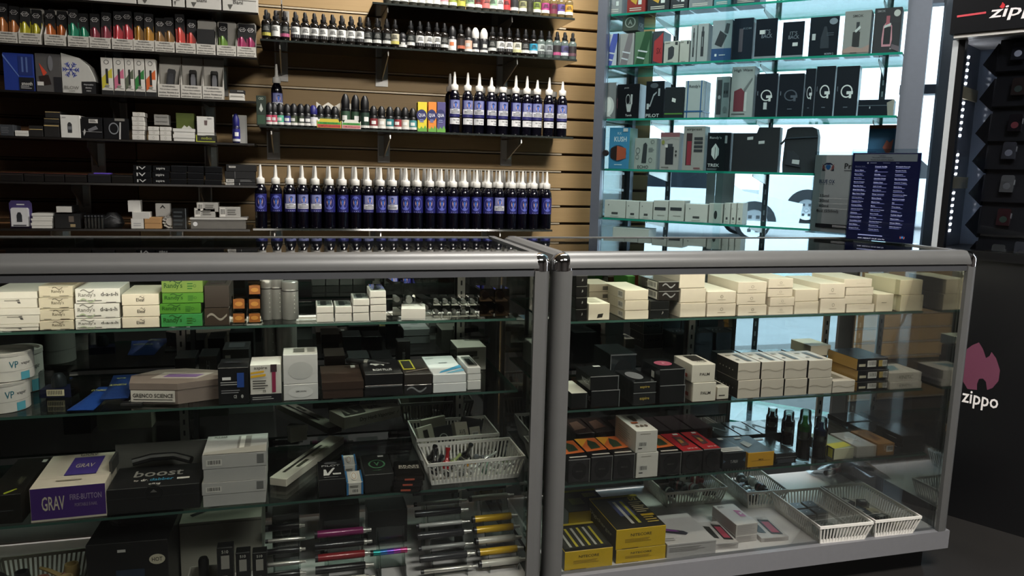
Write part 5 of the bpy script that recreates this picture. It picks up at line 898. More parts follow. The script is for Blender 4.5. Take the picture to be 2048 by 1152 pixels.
DC = dict(c='#d8d6d0', faces={'r': '#b9b7b0'}, d=[('t', 'f', "Randy's", .26, .55, .38, .34, '#7b7a74'), ('w', 'f', .12, .72, .42, .95, '#7b7a74'), ('t', 'f', 'd-a-s-h', .76, .62, .38, .28, '#4f4f4c'), ('L', 'f', .04, .12, .75, .24, 1, '#6a6964'), ('L', 'f', .68, .03, .93, .1, 1, '#6a6964'), ('w', 'f', .1, .05, .45, .35, '#a8b49a')])
CS(Z1, 151, 242, [637.5, 607, 577], .11, DC, 'vaporizer_carton', "white Randy's dash carton", off=1.864)
EC = dict(c='#ddd4c2', lid=.0, d=[('t', 'f', 'Eleaf', .5, .48, .22, .3, '#3a352c'), ('w', 'f', .48, .64, .6, .8, '#3a352c'), ('r', 'f', 0, .03, 1, .05, '#a39b88')])
CS(Z1, 244, 320, [634, 611, 588], .14, EC, 'vaporizer_carton', 'cream Eleaf carton between dash and green cartons')
GC = lambda c: dict(c=c, kw=dict(rough=.3, coat=.4), d=[('t', 'f', "Randy's", .28, .5, .44, .5, '#1d4a12'), ('w', 'f', .2, .7, .5, .95, '#1d4a12'), ('n', 'f', .8, .5, .035, .12, '#1d4a12'), ('L', 'f', .62, .2, .76, .75, 3, '#2f6a20')])
CS(Z1, 322, 406, [628, 607, 586, 559], .12, None, 'vaporizer_carton', "bright green Randy's carton", sts=[GC('#3c8a4a'), GC('#4b842f'), GC('#558a34'), GC('#789448')], off=1.866)
CS(Z1, 409, 460, [616, 571], .12, None, 'brown_carton', 'dark brown carton beside the amber cubes', sts=[dict(c='#3a322b', kw=dict(rough=.3, wrap=True), d=[('w', 'f', .1, .3, .9, .7, '#8a857c')]), dict(c='#332b25', d=[('H', 't', .2, .2, .8, .8, '#1f1a17', .003), ('r', 't', .35, .3, .65, .5, '#aaa59c')])])
def cube(px0, px1, y0, y1, zb, off, label, dark=False):
    u0, u1 = CASE.u(px0, off, zb), CASE.u(px1, off, zb); s_ = (u1-u0-.002); h = CASE.z(y1, (u0+u1)/2, off)-zb-.0008; e = empty('clear_cube_pack', ((u0+u1)/2, off+s_/2, zb)); g = glass('#e9e2d6' if not dark else '#8a7a6a', 1.3)
    b = MB(); b.box(-s_/2, s_/2, -s_/2, s_/2, .0003, h, g); b.build('clear_shell', e)
    m = M('#a8682c' if not dark else '#3a2218', .4); b = MB(); b.lathe([(0, h*.12), (s_*.3, h*.12), (s_*.38, h*.3), (s_*.38, h*.6), (s_*.3, h*.75), (0, h*.78)], m, 12); b.build('amber_insert', e); b = MB(); b.box(-s_*.4, s_*.4, -s_*.5-.0006, -s_*.42, h*.14, h*.8, M('#8f5626' if not dark else '#5a4030', .5)); b.build('insert_label', e); b = MB(); b.add([(s_*.28*a, -s_*.5-.0009, h*.47+h*.16*c) for a, c in ell(14)], [tuple(range(14))], M('#b9813f', .4)); b.build('pale_oval', e); tag(e, label, 'pack'); return h
for nm, x0, x1, n in (('beside the brown cartons', 463, 493, 2), ('next to the grey jars', 495, 524, 3)):
    zz = Z1
    for i in range(n):
        yb = (648, 620, 592)[i]; yt = (621, 592, 565)[i]; h = cube(x0, x1, yb, yt, zz, 1.875, f'amber-filled clear cube pack {nm}, {UP[i] if i < n-1 else "topmost"} of its stack'); zz += h+.0008
def jar(px, yb, yt, z, off, r, label, c='#8d8d8b'):
    u = CASE.u(px, off, z); h = CASE.z(yt, u, off)-z; e = empty('grey_jar', (u, off, z)); b = MB(); b.lathe([(0, .0004), (r*.95, .0004), (r, .003), (r, h*.78), (r*.93, h*.82)], M(c, .3, .3), 18); b.build('body', e)
    b = MB(); b.lathe([(r*.98, h*.8), (r*1.0, h*.81), (r*1.0, h*.98), (r*.9, h), (0, h)], M('#a5a5a2', .3, .4), 18); b.build('lid', e); b = MB(); b.lathe([(r+.0005, h*.74), (r+.0005, h*.77)], M('#333', .5), 18); b.build('seal_band', e)
    b = MB()
    for k in range(5): b.lathe([(.0016, 0), (0, .0002)], M('#d8d8d4', .5), 6, (r*.5, -r*.88, h*(.2+.11*k)), axis='y')
    b.build('dot_print', e); tag(e, label, 'jar')
jar(534, 610, 556, Z1, 1.93, .014, 'slim grey jar just behind the amber cubes'); jar(553, 607, 556, Z1, 1.94, .0175, 'grey jar with dark band on the upper shelf'); jar(581, 610, 562, Z1, 1.93, .0195, 'wider grey jar at the gap of the upper shelf')
jar(541, 685, 612, Z2, 2.03, .0165, 'tall grey jar on the middle shelf below the small jars', '#807f7b'); jar(574, 682, 612, Z2, 2.03, .0265, 'wide tall grey jar on the middle shelf with vertical print', '#8a8985')
DVW = dict(c='#d0cec8', d=[('H', 't', .08, .1, .92, .95, glass('#dfe4e2', 1.4), .004), ('r', 't', .25, .2, .6, .85, '#3a3c3c'), ('p', 't', [(.6, .3), (.8, .4), (.8, .8), (.6, .85)], '#8a8c8a'), ('r', 'f', .04, .1, .96, .14, '#aaa8a2')])
CS(Z1, 633, 668, [627, 613], .09, DVW, 'windowed_carton', 'small white windowed carton, nearest the grey jars', jit=.001); CS(Z1, 669.5, 704, [627, 613], .09, DVW, 'windowed_carton', 'small white windowed carton in the second column', jit=.001)
CS(Z1, 705.5, 739, [626, 612, 598], .09, DVW, 'windowed_carton', 'small white windowed carton in the third column', jit=.001); CS(Z1, 740, 773, [624, 610, 596, 582], .09, DVW, 'windowed_carton', 'small white windowed carton in the tallest column', jit=.001)
def clearpack(px0, px1, yt, dep, z, off, label, rot=0, tint='#eceeec', inner='#a5a6a4'):
    u0, u1 = CASE.u(px0, off, z), CASE.u(px1, off, z); wd = u1-u0-.0015; h = CASE.z(yt, (u0+u1)/2, off)-z-.0006; e = empty('clear_pack', ((u0+u1)/2, off+dep/2, z+.0003), R(rot)); b = MB(); b.prism([(-wd/2, 0), (wd/2, 0), (wd/2, h*.9), (wd/2-.002, h), (-wd/2+.002, h), (-wd/2, h*.9)], -dep/2, dep/2, glass(tint, 1.6), 'y'); b.build('clear_shell', e)
    b = MB(); b.lathe([(0, -dep*.3), (wd*.26, -dep*.3), (wd*.26, dep*.1), (wd*.14, dep*.15), (wd*.14, dep*.35), (0, dep*.35)], M(inner, .3, .6), 10, (0, 0, h*.45), axis='y'); b.build('coil_insert', e); b = MB(); b.box(-wd*.42, wd*.42, -dep*.45, dep*.45, .0006, h*.1, M('#b9b7b0', .5)); b.build('card_base', e); tag(e, label, 'pack'); return z+h+.0009
for i, (x0, x1, yt, off, l, rt) in enumerate(((781, 806, 563, 1.93, 'clear device pack leaning by the tallest white column', 6), (808, 835, 566, 1.92, 'second clear device pack beside the white column', -5), (838, 862, 598, 1.90, 'small clear pack with ring coil before the grid of coils', 10))): clearpack(x0, x1, yt, .08, Z1, off, l, rt)
CB(Z1, 806, 855, 617, .07, dict(c='#d4d2cc', d=[('r', 'f', .03, .1, .97, .14, '#aaa')]), 'white_carton', 'low white carton lying before the clear packs', rot=-8, off=1.866)
for i in range(5):
    zz = Z1
    for j in range(2): zz = clearpack(866+i*18.2, 866+i*18.2+17.4, (612, 595)[j], .05, zz, 1.885, f'clear coil pack, {ORD[i]} column of the grid, {["lower", "upper"][j]} tier')
for i in range(2):
    zz = Z1
    for j in range(2): zz = clearpack(958+i*31, 958+i*31+30, (604, 577)[j], .06, zz, 1.885, f'amber-tinted clear pack, {["nearer the coil grid", "nearer the case end"][i]}, {["lower", "upper"][j]}', tint='#8f8072', inner='#3a2a1e')
# ---- middle shelf
def tin(px, z, off, r, h, label, rim=True):
    u = CASE.u(px, off, z); e = empty('round_tin', (u, off, z)); b = MB(); b.lathe([(0, .0004), (r, .0004), (r, h)], M('#c6c4be', .4), 28); b.build('body', e); b = MB(); b.lathe([(r+.001, h*.9), (r+.001, h), (r*.9, h+.0004), (r*.88, h-.006), (0, h-.006)], M('#b0aea8', .4), 28); b.build('lid', e)
    b = MB(); v, f, _ = text2d('VP'); b.add([((r+.0006)*math.cos(FR+.55+a*.34), (r+.0006)*math.sin(FR+.55+a*.34), h*.6+c*h*.24) for a, c in v], f, M('#2f6a78', .5)); v, f, _ = text2d('vapir'); b.add([((r+.0006)*math.cos(FR+1.05+a*.45), (r+.0006)*math.sin(FR+1.05+a*.45), h*.6+c*h*.14) for a, c in v], f, M('#4a4a4c', .5)); b.build('lettering', e)
    b = MB(); b.lathe([(r+.0006, h*.36), (r+.0006, h*.37)], M('#8a8a88', .5), 28); b.lathe([(r+.0006, h*.02), (r+.0006, h*.3)], M('#4f9aac', .5), 4, a0=FR+.8, a1=FR+1.2); b.build('print_band', e); tag(e, label, 'tin')
tin(8, Z2, 1.905, .052, .066, 'white round VP tin, lower of the front pair'); tin(16, Z2+.0675, 1.915, .052, .062, 'white round VP tin stacked on the lower front one'); tin(40, Z2, 2.06, .052, .10, 'tall white round tin behind the VP pair')
e = empty('blister_box', gp(112, 797, Z2)+Vector((0, .03, 0)), R(-6)); b = MB(); b.prism([(-.035, 0), (.035, 0), (.033, .06), (.028, .066), (-.028, .066), (-.033, .06)], -.025, .025, glass('#c9cdcf', 1.5), 'y'); b.build('clear_shell', e); b = MB(); b.box(-.033, .033, -.024, .024, .0008, .02, M('#2c2f55', .4)); b.build('blue_base', e)
b = MB(); b.box(-.018, .02, -.0258, -.0254, .005, .02, M('#c6bf9e', .6)); 
for k in range(9): b.box(-.015+k*.0036, -.0135+k*.0036, -.0262, -.0259, .008, .018, M('#222', .6))
b.build('barcode_sticker', e); b = MB(); b.lathe([(0, .022), (.016, .022), (.016, .04), (.009, .052), (0, .052)], M('#5a5d60', .3, .5), 12); b.build('device', e); tag(e, 'clear blister box with blue base and barcode beside the tins', 'pack')
def pouch(a, b_, wd, label, c, t1):
    d = b_-a; L = math.hypot(d.x, d.y); e = empty('flat_pouch', ((a.x+b_.x)/2, (a.y+b_.y)/2, a.z), math.atan2(d.y, d.x)); bm = MB(); n, m = 10, 6; v = []; f = []
    for i in range(n+1):
        for j in range(m+1):
            x = (i/n-.5)*L; y = (j/m-.5)*wd*(.86+.14*abs(2*i/n-1)); v.append((x, y, .002+.013*math.cos((i/n-.5)*math.pi)*math.cos((j/m-.5)*math.pi)))
    for i in range(n):
        for j in range(m): k = i*(m+1)+j; f.append((k, k+m+1, k+m+2, k+1))
    bm.add(v, f, M(c, .4, bump=.2, scale=50), True); bm.add([(x, y, .0006) for x, y, z in v], [q[::-1] for q in f], M(c, .4)); bm.build('foil_body', e)
    for t_, x_, s_ in t1: tv, tf, _ = text2d(t_); bm = MB(); bm.add([(x_*L+c_*-.018*s_, a_*.045*s_, .0162-abs(x_)*.012) for a_, c_ in tv], tf, M('#b8bf6a', .5)); bm.build('lettering', e)
    tag(e, label, 'pouch')
pouch(gp(160, 822, Z2), gp(222, 775, Z2)+Vector((0, 0, 0)), .055, 'blue foil pouch lying nearest the shelf front', '#1a3d80', (('GRENCO', .1, .7),))
pouch(gp(226, 812, Z2)+Vector((0, .01, .012)), gp(252, 762, Z2)+Vector((0, .01, .012)), .06, 'darker blue foil pouch with yellow G overlapping the first', '#1b3468', (('SCIENCE', -.15, .8), ('G', .12, .45)))
free('black_sleeve', gp(262, 812, Z2), gp(300, 775, Z2), .045, .006, dict(c='#111113', d=[('r', 't', .1, .3, .75, .34, '#b9b9b4'), ('r', 't', .1, .66, .75, .7, '#b9b9b4'), ('r', 't', .1, .3, .12, .7, '#b9b9b4'), ('r', 't', .73, .3, .75, .7, '#b9b9b4')]), 'thin black sleeve with white outline beside the blue pouches')
# hexagonal box
cA = gp(366, 802, Z2); e = empty('hexagon_box', cA+Vector((-.012, .047, 0)), R(-4)); hx = [(-.108, .012), (-.095, -.055), (.01, -.072), (.108, -.03), (.10, .035), (0, .068), (-.06, .06)]; hm = M('#7d7068', .5, var=.12, scale=40)
b = MB(); b.prism(hx, .0004, .047, hm, 'z'); b.build('box_body', e); b = MB(); b.prism([(x*1.015, y*1.02) for x, y in hx], .034, .049, hm, 'z'); b.build('lid', e)
b = MB(); p0, p1 = Vector((-.095, -.055)), Vector((.01, -.072)); dr = (p1-p0); nn_ = Vector((dr.y, -dr.x)).normalized()*.0022
def onedge(s_, z): q = p0*1.015+dr*1.015*s_+nn_; return (q.x, q.y, z)
b.add([onedge(.03, .006), onedge(.95, .006), onedge(.95, .033), onedge(.03, .033)], [(0, 1, 2, 3)], M('#c9c4bb', .5)); b.build('name_plate', e)
nn_ *= 1.3; v, f, _ = text2d('GRENCO SCIENCE'); b = MB(); b.add([onedge(.49+a*.84, .021+c*.009) for a, c in v], f, M('#2a2624', .5)); b.add([onedge(.08, .011), onedge(.9, .011), onedge(.9, .0125), onedge(.08, .0125)], [(0, 1, 2, 3)], M('#2a2624', .5)); b.build('lettering', e)
b = MB(); b.add([(-.06, -.02, .0495), (.045, -.03, .0495), (.075, .02, .0495), (-.04, .03, .0495)], [(0, 1, 2, 3)], M('#b3aaa0', .5)); b.build('top_label', e); b = MB(); b.add([(-.035, -.012, .05), (.04, -.02, .05), (.055, .006, .05), (-.025, .014, .05)], [(0, 1, 2, 3)], M('#7a5f8c', .5)); b.build('top_print', e); tag(e, 'brown hexagonal GRENCO SCIENCE box on the middle shelf', 'box')
SPEC = dict(c='#131416', kw=dict(rough=.35), d=[('L', 'f', .08, .5, .7, .62, 2, '#9a9a98'), ('r', 'f', .14, .66, .42, .74, '#d4d4d2'), ('t', 'f', 'CE', .55, .2, .1, .09, '#b4b4b2'), ('o', 'f', .78, .2, .04, .05, '#9a9a98'), ('r', 'f', .62, .45, .85, .85, '#24448a'), ('L', 'f', .1, .28, .85, .4, 2, '#77777a'), ('r', 't', .2, .4, .7, .6, '#26282c')])
CB(Z2, 437, 499, 735, .09, SPEC, 'dark_carton', 'black carton printed with specifications beside the hexagonal box', off=1.838)
CB(Z2, 501, 564, 729, .08, dict(c='#d2cfc8', faces={'f': '#cfccc4'}, kw=dict(rough=.4), d=[('r', 'f', 0, 0, 1, .22, '#15161a'), ('L', 'f', .06, .06, .85, .16, 2, '#9a9a98'), ('t', 'f', 'CE', .45, .3, .1, .06, '#33302e'), ('L', 'f', .08, .34, .62, .6, 4, '#4a4845'), ('r', 'f', .7, .26, .82, .98, '#8a2a48'), ('r', 'f', .66, .8, .86, 1, '#3a2a30'), ('p', 'f', [(.02, .66), (.5, .7), (.5, .76), (.02, .72)], '#d8a82c'), ('p', 'f', [(.02, .76), (.45, .8), (.45, .85), (.02, .81)], '#d8a82c'), ('t', 'f', 'aspire', .34, .91, .42, .1, '#3a3530')]), 'white_carton', 'white carton with yellow stripes and maroon device', off=1.838)
CS(Z2, 567, 637, [768, 709], .075, None, 'white_carton', 'square white carton with pale oval', sts=[dict(c='#c6c6c4', d=[('o', 'f', .5, .5, .36, .34, '#d2d2d0'), ('t', 'f', 'SMOKIN', .5, .55, .3, .1, '#3a3a3a')]), dict(c='#c9c8c6', faces={'t': '#b4b3ac'}, d=[('o', 'f', .5, .45, .36, .3, '#b9b9b7'), ('r', 't', .3, .3, .62, .8, '#55554f'), ('L', 't', .7, .3, .95, .8, 3, '#8a8a84')])], off=1.84)
CB(Z2, 645, 727, 764, .16, dict(c='#33261f', kw=dict(rough=.35), lid=.45, d=[('t', 't', 'VAPORESSO', .55, .5, .4, .06, '#6a5a50'), ('r', 't', .78, .8, .9, .95, '#b9b5ae')]), 'brown_carton', 'glossy dark brown carton between white and panther cartons', off=1.838)
PAN = dict(c='#121214', kw=dict(rough=.3), faces={}, d=[('p', 't', [(.22, .62), (.3, .8), (.36, .7), (.5, .85), (.62, .72), (.8, .66), (.62, .62), (.58, .5), (.5, .62), (.36, .52), (.3, .6)], '#c9c9c6'), ('t', 't', 'RGH PLUS', .5, .25, .5, .14, '#c9c9c6')])
CS(Z2, 729, 806, [770, 748], .15, None, 'dark_carton', 'black RGH PLUS carton with white panther', sts=[dict(c='#0f0f11', kw=dict(rough=.25, coat=.5), d=[('r', 'f', .02, .85, .98, .92, '#6a6c6e')]), PAN], off=1.838)
CS(Z2, 808, 864, [769, 748], .15, None, 'dark_carton', 'charcoal carton with yellow-framed window', sts=[dict(c='#1a1a1c', kw=dict(rough=.25, wrap=True), d=[('w', 'f', .1, .2, .8, .8, '#77797a')]), dict(c='#2b2724', kw=dict(rough=.35), d=[('r', 't', .05, .3, .5, .95, '#b8b23a'), ('r', 't', .1, .36, .45, .89, '#2a2a22'), ('p', 't', [(.1, .1), (1, .3), (1, .36), (.1, .16)], '#6a625a')])], off=1.838)
BLU = dict(c='#d6d8d8', kw=dict(rough=.35), d=[('p', 't', [(.2, .05), (1, .3), (1, .45), (.3, .15)], '#4a9ac0'), ('p', 't', [(.4, .02), (1, .12), (1, .24), (.5, .08)], '#7ab8d0'), ('L', 't', .4, .55, .75, .62, 1, '#8a9094'), ('t', 't', 'JOYETECH', .2, .85, .25, .06, '#5a6064')])
CS(Z2, 866, 933, [766, 748], .19, BLU, 'white_carton', 'white carton with blue swoosh', off=1.838)
CS(Z2, 934.5, 962, [761, 748, 735], .13, dict(c='#cfceca', d=[('H', 't', .15, .1, .85, .8, glass('#d0d4d2', 1.4), .003), ('r', 't', .3, .2, .7, .7, '#33353a')]), 'white_carton', 'narrow white windowed carton at the end of the middle shelf', off=1.85)
CB(Z2, 913, 972, 694, .10, dict(c='#cbc8bc', d=[('t', 'f', 'VIST', .45, .5, .2, .3, '#5a5850'), ('L', 'f', .58, .4, .75, .6, 1, '#8a887e')]), 'white_carton', 'cream VIST carton carrying clear trays at the rear', off=2.04)
for i, (px, y_, r_) in enumerate(((925, 2.06, 8), (950, 2.10, -12))):
    e = empty('clear_tray', (CASE.u(px, y_, Z2+.05)+(.012 if i else 0), y_-.01+.045*i, Z2+.0395+(.017 if i else 0)), R(r_)); b = MB(); b.prism([(-.034, -.02), (.034, -.02), (.04, 0), (.034, .02), (-.034, .02), (-.04, 0)], .0005, .015, glass('#b9bcba', 1.8), 'z'); b.build('clear_shell', e); b = MB(); b.box(-.022, .022, -.006, .006, .003, .012, M('#1b1b1c', .4)); b.build('device', e); tag(e, f'clear oval tray with black device, {["lower and nearer", "upper and further"][i]} on the VIST carton', 'pack')
CB(Z2, 794, 821, 682, .04, dict(c='#101012', d=[('t', 'f', 'aspire', .5, .5, .2, .5, '#c0c0be')]), 'dark_carton', 'upright black carton behind the blue swoosh cartons', off=2.06)
for x0, x1, yt, off, st_, l in ((650, 690, 712, 2.03, dict(c='#2c2420', kw=dict(rough=.3), lid=.4), 'small dark brown carton at the rear of the middle shelf'), (697, 740, 716, 2.03, dict(c='#2f3233', kw=dict(rough=.2, coat=.5)), 'flat grey wrapped carton at the rear of the middle shelf'), (744, 786, 716, 2.03, dict(c='#101113', kw=dict(rough=.25)), 'flat black carton at the rear beside the grey wrapped one'), (350, 392, 716, 2.06, dict(c='#17181a', kw=dict(rough=.3, coat=.4)), 'low black carton at the rear behind the hexagonal box'), (398, 436, 712, 2.06, dict(c='#141517', kw=dict(rough=.3, coat=.4), d=[('t', 'f', 'H', .5, .6, .15, .4, '#88888a')]), 'black carton with H mark at the rear of the middle shelf'), (446, 500, 698, 2.06, dict(c='#1a1b1d', d=[('r', 't', .2, .2, .8, .8, '#3a3c40'), ('r', 'f', .1, .7, .3, .8, '#c0c0be')]), 'black square carton at the rear behind the specification carton')): CB(Z2, x0, x1, yt, .09, st_, 'dark_carton', l, off=off)
e = empty('wax_pen', (CASE.u(735, 1.98, Z2+.09), 1.955, Z2+.0485+.008), R(-28)); b = MB(); b.lathe([(0, -.06), (.006, -.06), (.007, -.056), (.007, .02), (.005, .024), (.005, .05), (.0035, .06), (0, .06)], M('#151618', .35), 10, axis='x'); b.build('barrel', e); b = MB(); b.lathe([(.0073, -.01), (.0073, .0)], STEEL, 10, axis='x'); b.build('ring', e); tag(e, 'black vapor pen lying on the panther carton', 'pen')
# ---- lower shelf
CB(Z3, -30, 46, 990, .22, dict(c='#171613', kw=dict(rough=.35), d=[('p', 't', [(.55, .0), (.8, .12), (.75, .14), (.5, .04)], '#8f9a2c'), ('t', 't', 'PAX', .7, .35, .18, .2, '#4a4a3a'), ('r', 't', .84, .84, .98, .92, '#b4b2aa'), ('L', 'f', .4, .4, .9, .5, 1, '#333')]), 'black_carton', 'long black carton with lime mark at the frame edge', off=1.80)
GRV = dict(c='#c9bfae', faces={'f': '#41246a'}, d=[('r', 'f', 0, 0, 1, .06, '#c9bfae'), ('t', 'f', 'GRAV', .3, .52, .3, .42, '#c6bda8'), ('t', 'f', 'FIRE-BUTTON', .73, .66, .42, .17, '#9a8aa8'), ('t', 'f', 'PORTABLE E-NAIL', .73, .42, .3, .1, '#8a7a98'), ('r', 't', .36, .3, .8, .86, '#4a3a86'), ('t', 't', 'GRAV', .58, .58, .26, .12, '#c6bda8'), ('t', 't', 'GRAV', .55, .94, .26, .09, '#4a3f38'), ('L', 't', .3, .12, .75, .18, 1, '#9a907e'), ('r', 't', .06, .22, .96, .225, '#8f8574')])
CB(Z3, 59, 211, 972, .20, GRV, 'white_carton', 'cream GRAV carton with purple front', off=1.798, rot=2)
# open vaporizer case
o = CB(Z3, 215, 401, 973, .13, dict(c='#161617', kw=dict(rough=.45), d=[('t', 't', 'boost', .5, .62, .55, .3, '#8d8a84'), ('t', 't', 'by', .28, .3, .05, .09, '#b9b6ae'), ('t', 't', 'dr.', .37, .31, .08, .1, '#d0cdc6'), ('t', 't', 'dabber', .56, .31, .26, .12, '#3f8aa8'), ('t', 't', 'eRig', .5, .1, .13, .09, '#c6c3bc'), ('r', 't', .73, .24, .87, .32, '#cfccc4'), ('p', 'f', [(.46, .78), (.5, .9), (.54, .78)], '#6a6864'), ('r', 'f', 0, .6, 1, .63, '#2a2a2b')]), 'erig_case', 'black boost case with its open inner lid behind', off=1.80)
b = MB(); wv = .205; b.box(-wv/2, wv/2, .068, .074, .0, .115, M('#5a5a55', .4)); b.box(-wv/2, -wv/2+.006, .0, .072, .072, .10, M('#3a3a38', .4)); b.build('raised_lid', o)
b = MB(); b.tube([(-.06, .03, .084), (-.02, .04, .09), (.03, .04, .09), (.07, .02, .084)], .009, M('#0c0c0d', .4), 8); b.build('hose', o)
b = MB(); b.lathe([(.018, 0), (.02, .004), (.012, .006)], M('#2a2a2a', .3, .5), 14, (0, -.0665, .045), axis='y'); b.build('latch', o)
WPU = dict(c='#b4b2ae', lid=.48, faces={'t': '#cfcac0'}, d=[('b', 'f', .05, .62, .3, .85), ('r', 'f', .86, .62, .97, .95, '#6a6a68'), ('t', 't', 'PULSAR', .22, .9, .22, .1, '#55534e'), ('r', 't', .52, .2, .74, .9, '#8a8680'), ('r', 't', .56, .2, .64, .9, '#d8d4cc'), ('p', 't', [(0, .12), (1, .36), (1, 0), (0, 0)], '#a39f96')])
CS(Z3, 406, 532, [963, 908], .13, WPU, 'white_carton', 'white PULSAR carton with silver cylinder', off=1.798)
free('pen_carton', gp(556, 972, Z3), gp(668, 898, Z3)+Vector((.01, .05, 0)), .045, .02, dict(c='#c6bfb0', d=[('r', 't', .12, .55, .75, .72, '#2c2822'), ('r', 't', .25, .2, .42, .42, '#3a3a2e'), ('t', 't', 'Flowers', .62, .28, .25, .2, '#6a6a3a')]), 'long cream pen carton lying diagonally before the PILOT carton')
free('pale_carton', gp(572, 905, Z3)+Vector((0, .1, 0)), gp(640, 890, Z3)+Vector((0, .1, 0)), .06, .045, dict(c='#9a968c', lid=.4), 'pale grey carton behind the diagonal pen carton')
PIL = dict(c='#121213', kw=dict(rough=.35), d=[('o', 't', .5, .85, .25, .06, '#6a6a6a'), ('t', 't', 'PILOT', .5, .7, .7, .1, '#c0c0be'), ('p', 't', [(.2, .18), (.4, .18), (.65, .55), (.58, .58), (.35, .28), (.3, .5), (.22, .5)], '#c9c9c6'), ('r', 't', .55, .2, .85, .28, '#b9b9b6'), ('L', 't', .2, .06, .8, .1, 1, '#777')])
CB(Z3, 637, 692, 958, .12, PIL, 'dark_carton', 'black PILOT carton on the lower shelf', off=1.80)
BW = dict(c='#bdbab2', d=[('r', 'f', 0, 0, .12, 1, '#2f6a9a'), ('r', 'f', .88, 0, 1, 1, '#2f6a9a'), ('b', 'f', .3, .1, .75, .5), ('r', 't', 0, 0, .1, 1, '#2f6a9a'), ('r', 't', .9, 0, 1, 1, '#2f6a9a'), ('o', 't', .5, .5, .2, .35, '#d2d0ca'), ('n', 't', .5, .5, .14, .28, '#a88a6a'), ('L', 'f', .2, .6, .8, .8, 2, '#77756e')])
CB(Z3, 693, 727, 965, .075, BW, 'white_carton', 'white carton with blue edges and barcode, nearer one', off=1.798); CB(Z3, 686, 714, 930, .07, BW, 'white_carton', 'white carton with blue edges standing behind its twin', off=1.89, zb=Z3)
CB(Z3, 729, 788, 948, .13, dict(c='#151615', kw=dict(rough=.4), d=[('n', 't', .5, .5, .3, .22, '#3f6a4a'), ('p', 't', [(.4, .6), (.5, .38), (.6, .6), (.55, .6), (.5, .48), (.45, .6)], '#3f6a4a'), ('r', 't', .6, .85, .8, .93, '#c0beb8'), ('L', 't', .3, .15, .7, .19, 1, '#4a6a50')]), 'dark_carton', 'black carton with green circled V', off=1.80)
e = free('herb_carton', gp(690, 905, Z3)+Vector((-.02, .05, 0)), gp(790, 880, Z3)+Vector((0, .06, 0)), .085, .034, dict(c='#9f9a8e', d=[('t', 'f', 'Dry Herb Vaporizer', .58, .5, .62, .42, '#26231f'), ('t', 't', 'drift', .62, .45, .2, .4, '#2a2723'), ('p', 't', [(.05, .1), (.4, .1), (.5, .9), (.15, .9)], '#2c2a26'), ('r', 't', .12, .2, .16, .85, '#77736a'), ('r', 't', .26, .2, .30, .85, '#77736a'), ('p', 'f', [(.92, .3), (.97, .75), (.94, .6)], '#2a2723')]), 'grey Dry Herb Vaporizer carton resting on the black cartons', z=Z3+.062)
for i in range(3):
    e = empty('clear_hinged_tin', gp(818, 982, Z3)+Vector((.003*i, .045, .0005+i*.0135)), R(-10+2*i)); b = MB(); pr = [(-.036+.008*(1-math.cos(a))*0, 0) for a in (0,)]; rc = []
    for cx_, cy_, a0 in ((.028, .042, 0), (-.028, .042, 90), (-.028, -.042, 180), (.028, -.042, 270)): rc += [(cx_+.01*math.cos(R(a0+k*30)), cy_+.01*math.sin(R(a0+k*30))) for k in range(4)]
    b.prism(rc, 0, .0125, glass('#b9b4aa', 1.8), 'z'); b.build('clear_shell', e); b = MB(); b.prism([(x*.86, y*.86) for x, y in rc], .001, .006, M('#2a2522', .5), 'z'); b.build('dark_insert', e)
    if i == 2:
        for t_, y_ in (('BRASS', .016), ('KNUCKLE', .004)): v, f, _ = text2d(t_); b = MB(); b.add([(a*.05, y_+c*.01, .0129) for a, c in v], f, M('#b4ada0', .5)); b.build('lettering', e)
    b = MB(); b.box(-.012, .012, -.0535, -.0522, .003, .007, M('#a8503c', .5)); b.build('clasp', e); tag(e, f'clear rounded hinged tin, {["bottom", "middle", "topmost"][i]} of three beside the basket', 'tin')
